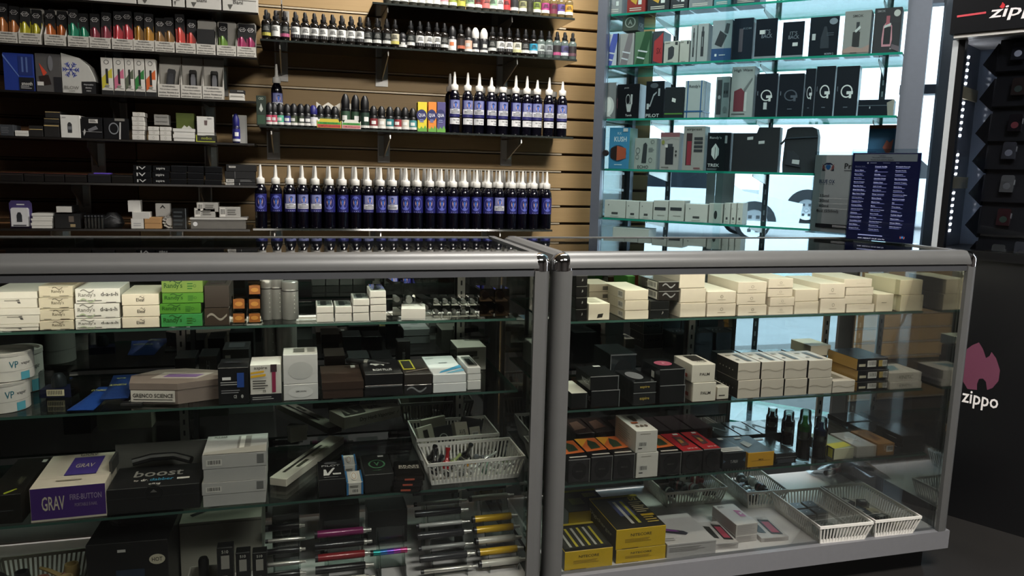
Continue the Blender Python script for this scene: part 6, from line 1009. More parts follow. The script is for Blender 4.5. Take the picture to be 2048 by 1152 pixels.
def basket(name, A, w0, d0, h, rz, label, cm='#d3d0c9'):
    """A = front-left foot; tapered basket with slotted walls"""
    e = empty('plastic_basket', A, rz); m = M(cm, .45); t = .0018; fl = .012
    b = MB(); b.box(0, w0, 0, d0, .0004, .0025, m); b.build('basket_floor', e)
    b = MB(); L = []
    for (p, q, n, o) in (((0, 0), (w0, 0), int(w0/.009), (0, -1)), ((0, d0), (w0, d0), int(w0/.009), (0, 1)), ((0, 0), (0, d0), int(d0/.009), (-1, 0)), ((w0, 0), (w0, d0), int(d0/.009), (1, 0))):
        for k in range(n+1):
            s_ = k/n; x = p[0]+(q[0]-p[0])*s_; y = p[1]+(q[1]-p[1])*s_; dx, dy = (q[0]-p[0], q[1]-p[1]); l_ = math.hypot(dx, dy); ex, ey = dx/l_*.0022, dy/l_*.0022
            sx = (s_-.5)*2*fl*abs(dx/l_); sy = (s_-.5)*2*fl*abs(dy/l_); ox, oy = o[0]*fl+sx, o[1]*fl+sy; tx, ty = o[0]*t, o[1]*t; lean = .004*(1 if k % 2 else 1)
            lo = [(x-ex, y-ey, .002), (x+ex, y+ey, .002), (x+ex+tx, y+ey+ty, .002), (x-ex+tx, y-ey+ty, .002)]; hi = [(a+ox+ex*.9, c+oy+ey*.9, h-.006) for a, c, _ in lo]
            b.add(lo+hi, [(0, 1, 5, 4), (1, 2, 6, 5), (2, 3, 7, 6), (3, 0, 4, 7)], m)
    so = b.build('slotted_wall', e); so['kind'] = 'stuff'
    b = MB()
    for (x0, x1, y0, y1) in ((-fl-.003, w0+fl+.003, -fl-.003, -fl+.001), (-fl-.003, w0+fl+.003, d0+fl-.001, d0+fl+.003), (-fl-.003, -fl+.001, -fl+.001, d0+fl-.001), (w0+fl-.001, w0+fl+.003, -fl+.001, d0+fl-.001)): b.box(x0, x1, y0, y1, h-.008, h, m)
    b.build('rim', e)
    b = MB()
    for (x0, x1, y0, y1) in ((-.001, w0+.001, -.002, .001), (-.001, w0+.001, d0-.001, d0+.002), (-.002, .001, 0, d0), (w0-.001, w0+.002, 0, d0)): b.box(x0, x1, y0, y1, .0004, .012, m)
    b.build('lower_band', e); tag(e, label, 'basket'); return e
def inb(e, x, y, z): return e.matrix_world @ Vector((x, y, z)) if False else Vector(e.location)+Vector((x*math.cos(e.rotation_euler.z)-y*math.sin(e.rotation_euler.z), x*math.sin(e.rotation_euler.z)+y*math.cos(e.rotation_euler.z), z))
A = Vector((CASE.u(864, 1.815, Z3), 1.815, Z3)); wB = CASE.u(1040, 1.815, Z3)-A.x-.005
bk1 = basket('b', A, wB, .115, .062, R(1), 'white slotted basket of small glass tips on the lower shelf')
rr = random.Random(5)
TC = ['#1a1b22', '#1a1a1c', '#8f9290', '#b9bcb8', '#6f8f80', '#9a9c98', '#a8acA8'.lower(), '#1b1b1d', '#8f1c20', '#b0b2ae', '#c28a2c', '#2a2b30', '#c8c8c0', '#7d8a6a', '#151516', '#888', '#9aa86a', '#151518', '#6a6c70', '#a3a5a0']
def tip(p, c, label, rz, tilt, L=.055):
    e = empty('glass_tip', p, rz); e.rotation_euler = (R(tilt), 0, rz); m = M(c, .15, .1, coat=.6); b = MB(); b.lathe([(0, -L*.5), (L*.2, -L*.48), (L*.22, -L*.2), (L*.1, -L*.05), (L*.09, L*.3), (L*.13, L*.42), (L*.12, L*.5), (0, L*.5)], m, 10); b.build('stem', e); b = MB(); b.lathe([(L*.23, -L*.34), (L*.235, -L*.28)], STEEL, 10); b.build('collar_ring', e); tag(e, label, 'glass tip', 'glass tips in the white basket')
CNAME = {'#1a1b22': 'dark blue', '#8f1c20': 'red', '#c28a2c': 'amber', '#6f8f80': 'green', '#9aa86a': 'olive'}
for i, c in enumerate(TC):
    col_, row_ = i % 7, i//7; x = .018+(wB-.036)*col_/6; y = .02+.036*row_
    up = c in ('#1a1b22', '#8f1c20', '#1b1b1d', '#151518', '#151516'); l = f'{CNAME.get(c, "dark" if up else "clear")} glass tip {"poking up" if up else "lying"} in the basket, {ORD[col_]} column, {["front", "middle", "back"][row_]} row'
    tip(inb(bk1, x, y, .027 if not up else .045), c, l, rr.uniform(0, 3), 70 if not up else rr.uniform(15, 35), .04 if not up else .055)
A2 = Vector((CASE.u(842, 1.985, Z3), 1.985, Z3)); bk2 = basket('b', A2, .20, .13, .066, R(1), 'white basket of loose cartons behind the glass tips basket')
for i, (x, y, r_, tl, wd, hh, st_, l) in enumerate(((.03, .03, 12, 20, .045, .075, dict(c='#bdb6a6', d=[('r', 'f', .35, .55, .65, .85, '#26241f'), ('r', 'f', .35, .12, .65, .4, '#26241f')]), 'cream carton with two dark squares in the rear basket'), (.075, .03, -15, 25, .05, .07, dict(c='#151619', d=[('n', 'f', .5, .5, .25, .2, '#b4b4b0'), ('r', 'f', .5, .44, .85, .52, '#b4b4b0')]), 'black carton with G ring in the rear basket'), (.125, .035, 25, 30, .045, .075, dict(c='#c2bbab', d=[('t', 'f', 'AVB', .5, .6, .5, .2, '#4a463e'), ('t', 'f', 'SUPER', .5, .2, .6, .12, '#4a463e')]), 'tilted cream lettered carton in the rear basket'), (.165, .04, -8, 15, .03, .06, dict(c='#b9b3a4', d=[('b', 'f', .2, .3, .8, .8)]), 'small cream barcoded carton in the rear basket'), (.06, .09, 5, 10, .07, .08, dict(c='#a8a294'), 'pale carton standing at the back of the rear basket'), (.15, .095, -5, 8, .06, .07, dict(c='#16171a'), 'black carton standing at the back of the rear basket'))):
    o = carton('small_carton', wd, .018, hh, st_, inb(bk2, x, y, .004+.012*math.sin(R(tl))), R(r_)); o.rotation_euler = (R(-tl), R(rr.uniform(-12, 12)), R(r_)); tag(o, l, 'box')
# ---- deck of the long case
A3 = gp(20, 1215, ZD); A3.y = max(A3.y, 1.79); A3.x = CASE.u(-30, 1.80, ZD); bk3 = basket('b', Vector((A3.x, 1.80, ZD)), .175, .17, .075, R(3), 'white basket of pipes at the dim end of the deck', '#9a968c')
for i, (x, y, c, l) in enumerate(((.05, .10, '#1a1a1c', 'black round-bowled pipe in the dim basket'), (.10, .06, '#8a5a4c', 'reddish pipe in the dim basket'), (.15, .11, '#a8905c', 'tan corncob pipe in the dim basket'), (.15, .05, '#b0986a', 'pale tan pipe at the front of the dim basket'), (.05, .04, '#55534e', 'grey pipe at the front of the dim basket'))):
    e = empty('smoking_pipe', inb(bk3, x, y, .05), rr.uniform(0, 3)); m = M(c, .45, var=.15); b = MB(); b.lathe([(0, -.015), (.014, -.013), (.018, .005), (.015, .024), (.011, .024), (.010, .0)], m, 12); b.build('bowl', e); b = MB(); b.tube([(.008, 0, -.008), (.03, 0, -.006), (.055, 0, .006), (.075, 0, .012)], .005, m, 7, [.007, .006, .005, .0035]); b.build('stem', e); tag(e, l, 'pipe')
uh = CASE.u(170, 1.80, ZD); o = carton('dark_carton', CASE.u(335, 1.80, ZD)-uh, .20, .165, dict(c='#0d0d0e', kw=dict(rough=.4), d=[('o', 'f', .86, .72, .1, .075, '#b9b29c'), ('t', 'f', 'HOT', .86, .72, .13, .06, '#2a2620'), ('r', 'f', .35, .45, .7, .6, '#1c2a3c'), ('r', 'f', .38, .86, .48, .9, '#b4b2ac')]), (uh+.095, 1.91, ZD), R(-2)); tag(o, 'large black carton with oval HOT sticker on the deck', 'box')
lumpy('soft_pouch', 'black crumpled bag on top of the HOT carton', 'bag', CASE, 262, 1.93, ZD+.1655, .05, 1.2, .05, M('#0b0b0c', .6, bump=.4), 9)
CB(ZD, 362, 526, 1040, .22, dict(c='#8f8b80', kw=dict(rough=.45), d=[('p', 't', [(.1, .2), (.7, .62), (.72, .58), (.14, .14)], '#17171a'), ('o', 't', .78, .66, .09, .1, '#17171a'), ('r', 'f', .0, .94, 1, .96, '#6a665c')]), 'white_carton', 'wide pale carton printed with a black tool on the deck', off=1.93)
e = empty('white_tray', Vector((CASE.u(372, 1.80, ZD), 1.80, ZD)), 0); b = MB()
for q in ((0, .07, 0, .003), (0, .07, .085, .088), (0, .003, 0, .088), (.067, .07, 0, .088)): b.box(*q, .0005, .05, M('#a8a498', .5))
b.box(0, .07, 0, .088, .0005, .003, M('#a8a498', .5)); b.build('tray_body', e); b = MB(); b.lathe([(0, .004), (.024, .004), (.026, .02), (.02, .035), (.012, .04), (.012, .085), (.009, .092), (0, .092)], M('#0e0e0f', .35), 12, (.036, .045, 0)); b.build('black_device', e); tag(e, 'pale tray holding a black bulbous device on the deck', 'tray')
for i, (x0, x1, yt) in enumerate(((436, 470, 1095), (473, 503, 1105), (506, 536, 1105))): CB(ZD, x0, x1, yt, .03, dict(c='#0f0f10', kw=dict(rough=.35), d=[('r', 'f', .25, .6, .75, .85, '#8f8c84'), ('L', 'f', .3, .15, .7, .5, 3, '#b0aea6'), ('t', 'f', '510', .5, .92, .4, .06, '#c0beb6')]), 'battery_card', f'black battery card, {ORD[i]} beside the pen racks', 'card', off=1.80)
# pen racks: clear stepped stands with pens across them
def rack(px0, px1, n, label, pens, y0=1.785, up=.0205, bk=.021):
    u0, u1 = CASE.u(px0, y0, ZD+.05), CASE.u(px1, y0, ZD+.05); wd = u1-u0; e = empty('stepped_rack', (u0, y0, ZD)); g = glass('#dfe6e4', 1.5)
    for xx in (wd*.2, wd*.82):
        p = [(0, .0005)]; 
        for k in range(n): p += [(k*bk, .02+k*up), (k*bk+bk*.5, .012+k*up)]
        p += [(n*bk, .02+n*up), (n*bk, .0005)]
        b = MB(); b.prism(p, xx-.0012, xx+.0012, g); b.build('sawtooth_side', e)
    b = MB(); b.prism([(n*bk, .0005), (n*bk+.002, .0005), (n*bk+.002, .03+n*up), (n*bk, .03+n*up)], wd*.15, wd*.87, g); b.build('back_sheet', e); tag(e, label, 'rack')
    for k, (c, r_, l) in enumerate(pens):
        if c is None: continue
        p = empty('vapor_pen', (u0, y0+k*bk+bk*.5, ZD+.012+k*up+r_+.0004)); b = MB(); m = STEEL if c in ('steel', 'rainbow') else M(c, .3, .1, coat=.4)
        if c == 'rainbow':
            for j, cc in enumerate(('#2aa8a0', '#3a7ac0', '#6a4ac0', '#a84ab0', '#c84a80')): b.lathe([(r_, wd*(.05+.17*j)), (r_, wd*(.05+.17*(j+1)))], M(cc, .2, .6), 10, axis='x')
        else: b.lathe([(0, 0), (r_*.8, 0), (r_, .002), (r_, wd*.84), (r_*.9, wd*.85)], m, 10, axis='x')
        b.build('barrel', p); b = MB(); b.lathe([(r_*.75, wd*.85), (r_*.75, wd*.9), (r_*.5, wd*.905), (r_*.5, wd), (0, wd)], STEEL, 10, axis='x'); b.build('connector', p)
        b = MB(); b.lathe([(r_*1.02, -.003), (r_*1.02, .004)], M('#3a3a3c', .3, .6), 10, axis='x'); b.build('end_button', p); tag(p, l, 'vapor pen')
rack(531, 612, 6, 'clear stepped rack of thin pens beside the battery cards', [('steel', .0055, 'steel pen at the front of the thin pen rack'), ('#121214', .0075, 'black pen, second step of the thin pen rack'), ('steel', .0055, 'steel pen, third step of the thin pen rack'), ('#121214', .0075, 'black pen, fourth step of the thin pen rack'), ('steel', .005, 'steel pen, fifth step of the thin pen rack'), ('#0f0f11', .0085, 'black pen at the back of the thin pen rack')])
rack(634, 750, 5, 'clear stepped rack of coloured pens on the deck', [('#c9c6be', .0085, 'white pen at the front of the coloured rack'), ('#151517', .0095, 'black lettered pen in the coloured rack'), ('#8c2228', .0095, 'red pen in the coloured rack'), ('#18181a', .0095, 'plain black pen in the coloured rack'), ('#7d1f58', .010, 'magenta pen at the back of the coloured rack')])
rack(747, 828, 4, 'clear rack holding the rainbow pen', [(None, 0, ''), (None, 0, ''), ('rainbow', .0075, 'iridescent rainbow pen between the racks')])
rack(846, 955, 8, 'clear stepped rack of grey and black pens', [('steel', .006, 'steel pen, first step of the grey rack'), ('#2c2c30', .0095, 'dark grey pen, second step of the grey rack'), ('#9a9a98', .006, 'silver pen, third step of the grey rack'), ('#26262a', .0095, 'charcoal pen, fourth step of the grey rack'), ('#b4b4b0', .006, 'bright silver pen, fifth step of the grey rack'), ('#202024', .0095, 'black pen, sixth step of the grey rack'), ('#a8a8a4', .006, 'silver pen, seventh step of the grey rack'), ('#1a1a1d', .0095, 'black pen at the top of the grey rack')])
rack(962, 1054, 8, 'clear stepped rack of yellow and white pens', [('#c6c2b8', .0095, 'white pen at the front of the yellow rack'), ('#d8ac1c', .0095, 'yellow pen, second step of the yellow rack'), ('#cfcbc0', .0095, 'white pen between yellow pens'), ('#dcb01e', .0095, 'yellow pen, fourth step of the yellow rack'), ('#e0b420', .0095, 'yellow pen, fifth step of the yellow rack'), (None, 0, ''), ('#c2beb4', .008, 'pale pen near the top of the yellow rack'), ('#151517', .009, 'black pen at the top of the yellow rack')])
CB(ZD, 545, 600, 1030, .06, dict(c='#26241f', d=[('t', 'f', 'TRUMAN', .5, .3, .6, .1, '#77736a'), ('n', 'f', .5, .65, .2, .2, '#77736a')]), 'dark_carton', 'dark TRUMAN carton behind the thin pen rack', off=1.98)
CB(ZD, 640, 720, 1010, .10, dict(c='#141415', kw=dict(rough=.3, coat=.5)), 'dark_carton', 'black glossy carton behind the coloured pen rack', off=1.98); CB(ZD, 735, 815, 1020, .08, dict(c='#1a1a1b', kw=dict(rough=.4)), 'dark_carton', 'matt black carton behind the rainbow pen', off=2.0)
# ================================================================ goods in the second showcase
Y1, Y2, Y3 = (z+.0006 for z in ZS['R'])
BX = dict(c='#1a1a19', kw=dict(rough=.25, wrap=True), d=[('p', 'f', [(.5, .4), (.62, .5), (.58, .7), (.52, .6)], '#8a8a86'), ('r', 'f', .02, .94, .98, .98, '#7a7a74')])
CS(Y1, 1150, 1174, [618, 595, 572, 551], .10, BX, 'wrapped_carton', 'small black wrapped carton by the corner post')
CB(Y1, 1176, 1219, 607, .10, dict(c='#d8d0bc', d=[('p', 'f', [(.4, .12), (.65, .16), (.7, .4), (.45, .36)], '#26241f'), ('r', 't', .2, .2, .7, .8, '#b9b09c')]), 'white_carton', 'cream carton with black lozenge beside the wrapped black pile', off=1.866)
WL = dict(c='#d6cdb9', faces={'l': '#bfb6a2'}, d=[('b', 'l', .7, .1, .92, .8), ('r', 'f', .02, .02, .98, .05, '#a89f8b')])
CS(Y1, 1249, 1297, [621, 600.5, 580], .15, WL, 'white_carton', 'cream carton with barcode on its side', off=1.862, jit=.002)
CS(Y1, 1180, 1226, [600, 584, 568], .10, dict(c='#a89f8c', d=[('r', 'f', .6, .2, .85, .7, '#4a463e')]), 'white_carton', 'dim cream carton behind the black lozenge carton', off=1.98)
CB(Y1, 1252, 1268, 552, .10, dict(c='#3f7a30', kw=dict(rough=.4)), 'green_carton', 'green carton at the rear of the upper shelf', off=2.03, zb=Y1); CB(Y1, 1318, 1356, 548, .10, dict(c='#a8583a', kw=dict(rough=.4)), 'orange_carton', 'rust orange carton at the rear of the upper shelf', off=2.03)
CB(Y1, 1299, 1338, 602, .12, dict(c='#1c1e1e', kw=dict(rough=.3, coat=.3), d=[('r', 'f', .02, .46, .98, .5, '#4a4c4c'), ('p', 'f', [(.6, .2), (.7, .3), (.66, .42)], '#8a8a86')]), 'dark_carton', 'black carton under the two wrapped ones', off=1.87)
zt_ = CASE.z(602, CASE.u(1318, 1.87, Y1), 1.87)+.0005
for i, (y_, l) in enumerate(((582, 'dark shrink-wrapped carton with side barcode, lower of two'), (563, 'dark shrink-wrapped carton with side barcode, upper of two'))):
    o = CB(Y1, 1316, 1358, y_, .13, dict(c='#2a2725', kw=dict(rough=.2, wrap=True), faces={'l': '#55514b'}, d=[('w', 'f', .2, .3, .8, .8, '#8d8f90'), ('r', 'f', 0, .94, 1, 1, '#9a9a98'), ('b', 'l', .5, .1, .95, .9)]), 'wrapped_carton', l, off=1.872, zb=zt_); zt_ = o['_top']+.0005
WCP = dict(c='#d8cfbd', kw=dict(rough=.5), d=[('r', 'f', .01, .02, .99, .05, '#aaa08d'), ('L', 'l', .3, .4, .6, .5, 1, '#8a8272')])
CS(Y1, 1359, 1411, [606, 577, 548], .16, WCP, 'white_carton', 'plain cream carton in the first wide pile', off=1.866, jit=.005)
GQ = dict(c='#d8cebd', kw=dict(rough=.5), d=[('n', 'f', .5, .56, .05, .12, '#6a6252'), ('L', 'f', .36, .26, .64, .34, 1, '#9a907c'), ('r', 'f', .01, .02, .99, .05, '#aaa08d')])
for x0, x1, ys, l in ((1413, 1471, [607, 583], 'cream ring-marked carton in the low pile beside the plain ones'), (1475, 1533, [610, 587, 564], 'cream ring-marked carton in the three-high pile'), (1536, 1586, [612.5, 594.5, 576.5, 557], 'cream ring-marked carton in the four-high pile'), (1639, 1690, [597, 567], 'cream ring-marked carton beside the slim pile')):
    CS(Y1, x0, x1, ys, .17, GQ, 'white_carton', l, off=1.866, jit=.004)
CS(Y1, 1588, 1637, [603, 579], .15, dict(c='#d4cab8', d=[('r', 'f', .96, 0, .98, 1, '#a0967f')]), 'white_carton', 'blank cream carton in the two-high pile', off=1.866, jit=.004)
CS(Y1, 1692, 1748, [608, 591, 575, 558], .15, dict(c='#d6ccba', d=[('L', 'f', .45, .4, .9, .5, 1, '#b8ae9a'), ('r', 'f', .01, .02, .99, .06, '#a89e8a')]), 'white_carton', 'slim cream carton in the slim pile', off=1.866, jit=.005)
CB(Y1, 1751, 1785, 588, .12, dict(c='#cdc3ad', d=[('L', 'f', .3, .48, .7, .54, 1, '#5a5446')]), 'white_carton', 'small cream carton between the slim and end piles', off=1.866)
CS(Y1, 1799, 1845, [590, 560], .15, dict(c='#cfc5a8', kw=dict(rough=.5), d=[('r', 'l', .88, 0, 1, 1, '#a89f80')]), 'white_carton', 'yellowish cream carton at the shelf end', off=1.862)
# middle shelf
CB(Y2, 1141, 1175, 786, .12, dict(c='#121414', kw=dict(rough=.3), faces={'t': '#cfcabb'}, d=[('r', 'f', .9, 0, .92, 1, '#5a5c5c')]), 'dark_carton', 'black carton with white top by the corner post', off=1.838)
WR = dict(c='#141617', kw=dict(rough=.25), d=[('r', 'f', .0, .95, 1, .98, '#8a8c8c'), ('r', 'f', .97, 0, .99, 1, '#77797a'), ('t', 'l', 'WIREX', .7, .5, .5, .3, '#b0b0ae'), ('r', 't', .55, .82, .8, .95, '#b9b9b4')])  # pale strips along the top and right edges of the front
CS(Y2, 1181, 1239, [780, 752], .11, WR, 'dark_carton', 'glossy black pale-edged carton', off=1.838, jit=.002)
CB(Y2, 1218, 1270, 708, .13, dict(c='#23282a', kw=dict(rough=.25, coat=.5), d=[('o', 'f', .5, .45, .38, .4, '#14181a'), ('r', 'f', 0, .96, 1, 1, '#77797a'), ('r', 'f', 0, 0, .02, 1, '#77797a'), ('r', 'l', .6, 0, 1, .4, '#8a8c8a')]), 'dark_carton', 'tall grey-black carton with oval at the rear', off=1.985)
CS(Y2, 1265, 1311, [785, 764], .13, dict(c='#17191a', kw=dict(rough=.25, wrap=True), d=[('t', 'f', 'aspire', .5, .5, .42, .3, '#b8a04a'), ('r', 'f', 0, .95, 1, 1, '#8a8c8c'), ('o', 't', .45, .5, .33, .3, '#77787a')]), 'wrapped_carton', 'black aspire carton with grey oval top', off=1.838, jit=.002)
CS(Y2, 1318, 1369, [770, 738], .12, dict(c='#161819', kw=dict(rough=.22, coat=.4), d=[('r', 'f', 0, .96, 1, 1, '#8a8c8c'), ('r', 'f', .98, 0, 1, 1, '#77797a'), ('o', 't', .5, .5, .33, .22, '#a8566a'), ('p', 't', [(.45, .45), (.6, .5), (.5, .58)], '#d8b0b8'), ('r', 'l', .6, .3, .75, .7, '#b4b4b0')]), 'dark_carton', 'black carton with pink lozenge top', off=1.838, jit=.001)
PALM = dict(c='#d6d0c2', d=[('t', 'f', 'PALM', .55, .45, .42, .16, '#33302a'), ('r', 't', .3, .35, .85, .9, '#2e2b26'), ('t', 't', 'PALM', .6, .25, .4, .08, '#4a463e'), ('r', 'l', .3, .2, .8, .4, '#a8584a')])
CS(Y2, 1384, 1431, [765, 729], .11, PALM, 'white_carton', 'white PALM carton', off=1.835, jit=.006)
CB(Y2, 1433, 1457, 774, .09, dict(c='#d4cebf', d=[('L', 'f', .15, .2, .85, .4, 1, '#3a362f'), ('r', 't', .3, .3, .8, .8, '#26241f')]), 'white_carton', 'low white carton beside the PALM pair', off=1.845)
for i, (x0, x1, ys) in enumerate(((1474, 1519, [760, 725]), (1521, 1566, [758, 723]), (1568, 1613, [757, 721]), (1616, 1663, [756, 720]))):
    st_ = dict(c='#cdc4b6', faces={'l': '#1f1d1b', 'r': '#1f1d1b', 'b': '#6a6c68'}, kw=dict(rough=.4), d=[('w', 'f', .02, .42, .98, .58, '#a89f90'), ('r', 't', .5, .1, .72, .8, '#4a453e'), ('o', 't', .25, .3, .08, .06, '#77705f'), ('L', 't', .1, .6, .4, .8, 1, '#8a8270')]+[('o', 'l', .2+.15*k, .5, .02, .04, '#b9b4a8') for k in range(5)]+([('t', 'b', 'Gray' if i == 0 else 'Elfbar', .5, .6, .7, .25, '#101010')] if i in (0, 2) else []))
    CS(Y2, x0, x1, ys, .115, st_, 'white_carton', f'white-fronted carton with black sides, {ORD[i]} pile from the PALM cartons', off=1.838, jit=.001)
    CS(Y2, x0-18, x1-22, [742-i, 715-i], .10, dict(c='#23282a', kw=dict(rough=.2, coat=.5), d=[('r', 'f', .0, .96, 1, 1, '#8a8d8c')]+[('o', 't', .2+.2*k, .5, .02, .03, '#b9bab6') for k in range(3)]), 'dark_carton', f'black glossy carton behind the {ORD[i]} white-fronted pile', off=1.985, jit=.001)
CB(Y2, 1620, 1661, 691, .10, dict(c='#cdc3ae', faces={'l': '#a39a86'}), 'white_carton', 'cream carton lying on the rear black pile', off=1.975, zb=CASE.z(712, CASE.u(1600, 1.985, Y2), 1.985)+.001)
CB(Y2, 1664, 1709, 761, .11, dict(c='#d2c9bc', d=[('w', 'f', .02, .4, .98, .6, '#aaa191'), ('r', 't', .2, .2, .7, .8, '#8a8274')]), 'white_carton', 'single low cream carton beside the gold-sided pile', off=1.838)
CS(Y2, 1713, 1776, [762.5, 740, 717], .13, dict(c='#17181a', faces={'l': '#a8854a', 't': '#2a2e33'}, kw=dict(rough=.25), d=[('r', 'f', .05, .3, .26, .52, '#b9b39c'), ('b', 'f', .32, .25, .6, .8), ('r', 'f', .68, .25, .8, .8, '#a8904a'), ('b', 'f', .8, .25, .95, .8)]), 'dark_carton', 'black gold-sided carton with two barcodes', off=1.838, jit=.004)
CS(Y2, 1779, 1843, [763.5, 745], .10, dict(c='#d8cfc0', d=[('t', 'f', 'KINETIC', .5, .5, .42, .4, '#7a7264'), ('p', 't', [(.1, .2), (.5, .3), (.7, .8), (.3, .7)], '#7a9aa0')]), 'white_carton', 'cream KINETIC carton at the shelf end', off=1.835, jit=.001)
# lower shelf
FIRE = dict(c='#161415', kw=dict(rough=.22, coat=.4), d=[('r', 'f', 0, .96, 1, 1, '#8a8785'), ('r', 'f', .97, 0, .99, 1, '#8a8785'), ('o', 'f', .5, .5, .34, .36, '#0e0d0e'), ('p', 't', [(0, .25), (1, .3), (1, .95), (0, .95)], '#c2602a'), ('p', 't', [(0, .5), (.6, .9), (.2, .95), (0, .95)], '#d8962c'), ('p', 't', [(.3, .35), (.8, .4), (.8, .7), (.55, .85), (.35, .6)], '#2c3a26'), ('r', 't', .1, .05, .9, .1, '#c9bfb4'), ('t', 'f', 'MAG', .5, .5, .3, .06, '#55504e')])
for i, (x0, x1, yt) in enumerate(((1135, 1179, 918), (1180.5, 1224, 912), (1225.5, 1268, 908))): CB(Y3, x0, x1, yt, .14, FIRE, 'dark_carton', f'black carton with flame-printed top, {ORD[i]} from the corner post', off=1.798)
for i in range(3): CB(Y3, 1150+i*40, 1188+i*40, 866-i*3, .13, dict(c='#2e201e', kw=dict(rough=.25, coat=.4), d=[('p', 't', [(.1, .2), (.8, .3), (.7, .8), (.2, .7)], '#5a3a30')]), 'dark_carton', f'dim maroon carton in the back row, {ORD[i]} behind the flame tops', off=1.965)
WB2 = dict(c='#d2cdc4', d=[('b', 'f', .12, .25, .52, .5), ('r', 'f', .12, .18, .3, .22, '#222'), ('L', 'f', .2, .82, .8, .88, 1, '#a8a298'), ('p', 't', [(.4, .55), (.6, .55), (.65, .85), (.35, .85)], '#4a3f36'), ('o', 't', .3, .25, .07, .06, '#6a5a50'), ('o', 't', .5, .25, .07, .06, '#6a5a50'), ('o', 't', .7, .25, .07, .06, '#6a5a50'), ('r', 't', .2, .4, .5, .48, '#b0603a'), ('L', 'l', .2, .2, .8, .8, 6, '#aaa398')])
CS(Y3, 1271, 1315, [905, 861], .14, WB2, 'white_carton', 'white barcoded carton among the black flame cartons', off=1.796, jit=.001)
CB(Y3, 1318, 1361, 905, .14, FIRE, 'dark_carton', 'black carton with flame top just past the white pair', off=1.798)
REDT = dict(c='#141213', kw=dict(rough=.22, coat=.4), faces={'t': '#a8262c'}, d=[('r', 'f', 0, .96, 1, 1, '#8a8785'), ('o', 'f', .5, .5, .34, .36, '#0d0c0d'), ('p', 't', [(.3, .25), (.7, .3), (.8, .75), (.4, .8)], '#4a2a28'), ('p', 't', [(.4, .4), (.6, .42), (.62, .6), (.45, .62)], '#a87a3a'), ('t', 't', 'SMOK V8', .6, .1, .5, .06, '#d8b8b4'), ('r', 't', .55, .85, .8, .93, '#c9c0ba')])
CB(Y3, 1362.5, 1403, 901, .14, REDT, 'dark_carton', 'black carton with red top, nearer the flame cartons', off=1.798); CB(Y3, 1404.5, 1440, 897, .14, REDT, 'dark_carton', 'black carton with red top, nearer the yellow carton', off=1.80)
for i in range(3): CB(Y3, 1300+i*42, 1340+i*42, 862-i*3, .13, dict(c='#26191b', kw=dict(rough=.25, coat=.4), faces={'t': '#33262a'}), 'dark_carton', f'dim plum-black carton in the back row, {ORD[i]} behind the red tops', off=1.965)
CB(Y3, 1443, 1491, 905, .12, dict(c='#17191c', kw=dict(rough=.3), d=[('t', 'f', 'T-PRIV', .5, .45, .32, .18, '#9a9a98'), ('p', 'f', [(.04, .4), (.15, .5), (.04, .6)], '#4a5a6a'), ('p', 'f', [(.96, .4), (.85, .5), (.96, .7)], '#4a5a6a'), ('r', 't', .05, .05, .95, .3, '#b4b0a8'), ('L', 't', .1, .08, .9, .26, 2, '#77736c'), ('r', 't', .6, .8, .8, .92, '#c0beb8')]), 'dark_carton', 'black T-PRIV carton with white band', off=1.80)
CB(Y3, 1494, 1547, 904, .13, dict(c='#c8952c', faces={'t': '#22211f'}, kw=dict(rough=.4), d=[('t', 'f', 'SMOK', .5, .5, .2, .12, '#5a4416'), ('r', 'f', .15, .42, .85, .44, '#8a6620'), ('p', 't', [(.3, .3), (.6, .45), (.5, .7), (.25, .6)], '#8f8a7c'), ('r', 't', .3, .82, .55, .92, '#c6c2b8')]), 'yellow_carton', 'yellow-fronted carton with black top', off=1.80)
CB(Y3, 1550, 1592, 906, .13, dict(c='#1c1d1e', kw=dict(rough=.2, wrap=True), d=[('r', 'f', .1, .1, .9, .45, '#33363a'), ('r', 'f', 0, .6, 1, .64, '#6a6c6e'), ('r', 't', .1, .85, .5, .95, '#c0beb8')]), 'wrapped_carton', 'dark flat wrapped carton beside the clear tubes', off=1.805)
for i in range(3): CB(Y3, 1440+i*42, 1480+i*42, 872-i*3, .12, dict(c='#1d1f20', kw=dict(rough=.25, coat=.4), faces={'t': '#2e3132'}, d=[('w', 't', .1, .3, .9, .7, '#5a5c5c')]), 'dark_carton', f'dark textured carton in the back row, {ORD[i]} behind the yellow carton', off=1.965)
def tube(px, yt, off, c1, label, r=.0195, c2='#1a1b1e'):
    u = CASE.u(px, off, Y3); h = CASE.z(yt, u, off)-Y3; e = empty('clear_tank_tube', (u, off, Y3)); b = MB(); b.lathe([(0, .0005), (r, .0005), (r, h*.72), (r*.8, h*.8), (r*.78, h*.985), (r*.7, h), (0, h)], glass('#cfd6d2', 1.6), 16); b.build('clear_tube', e)
    b = MB(); b.lathe([(0, .004), (r*.75, .004), (r*.75, h*.3), (r*.86, h*.32), (r*.86, h*.42), (0, h*.42)], M(c2, .3, .3), 14); b.build('tank_base', e); b = MB(); b.lathe([(r*.6, h*.42), (r*.6, h*.6)], M('#8a8c86', .25, .5), 14); b.build('tank_glass', e); b = MB(); b.lathe([(r*.84, h*.58), (r*.86, h*.6), (r*.86, h*.69), (r*.5, h*.71), (r*.36, h*.76), (r*.36, h*.88), (0, h*.88)], M(c1, .3, .4), 14); b.build('coloured_cap', e); tag(e, label, 'tank')
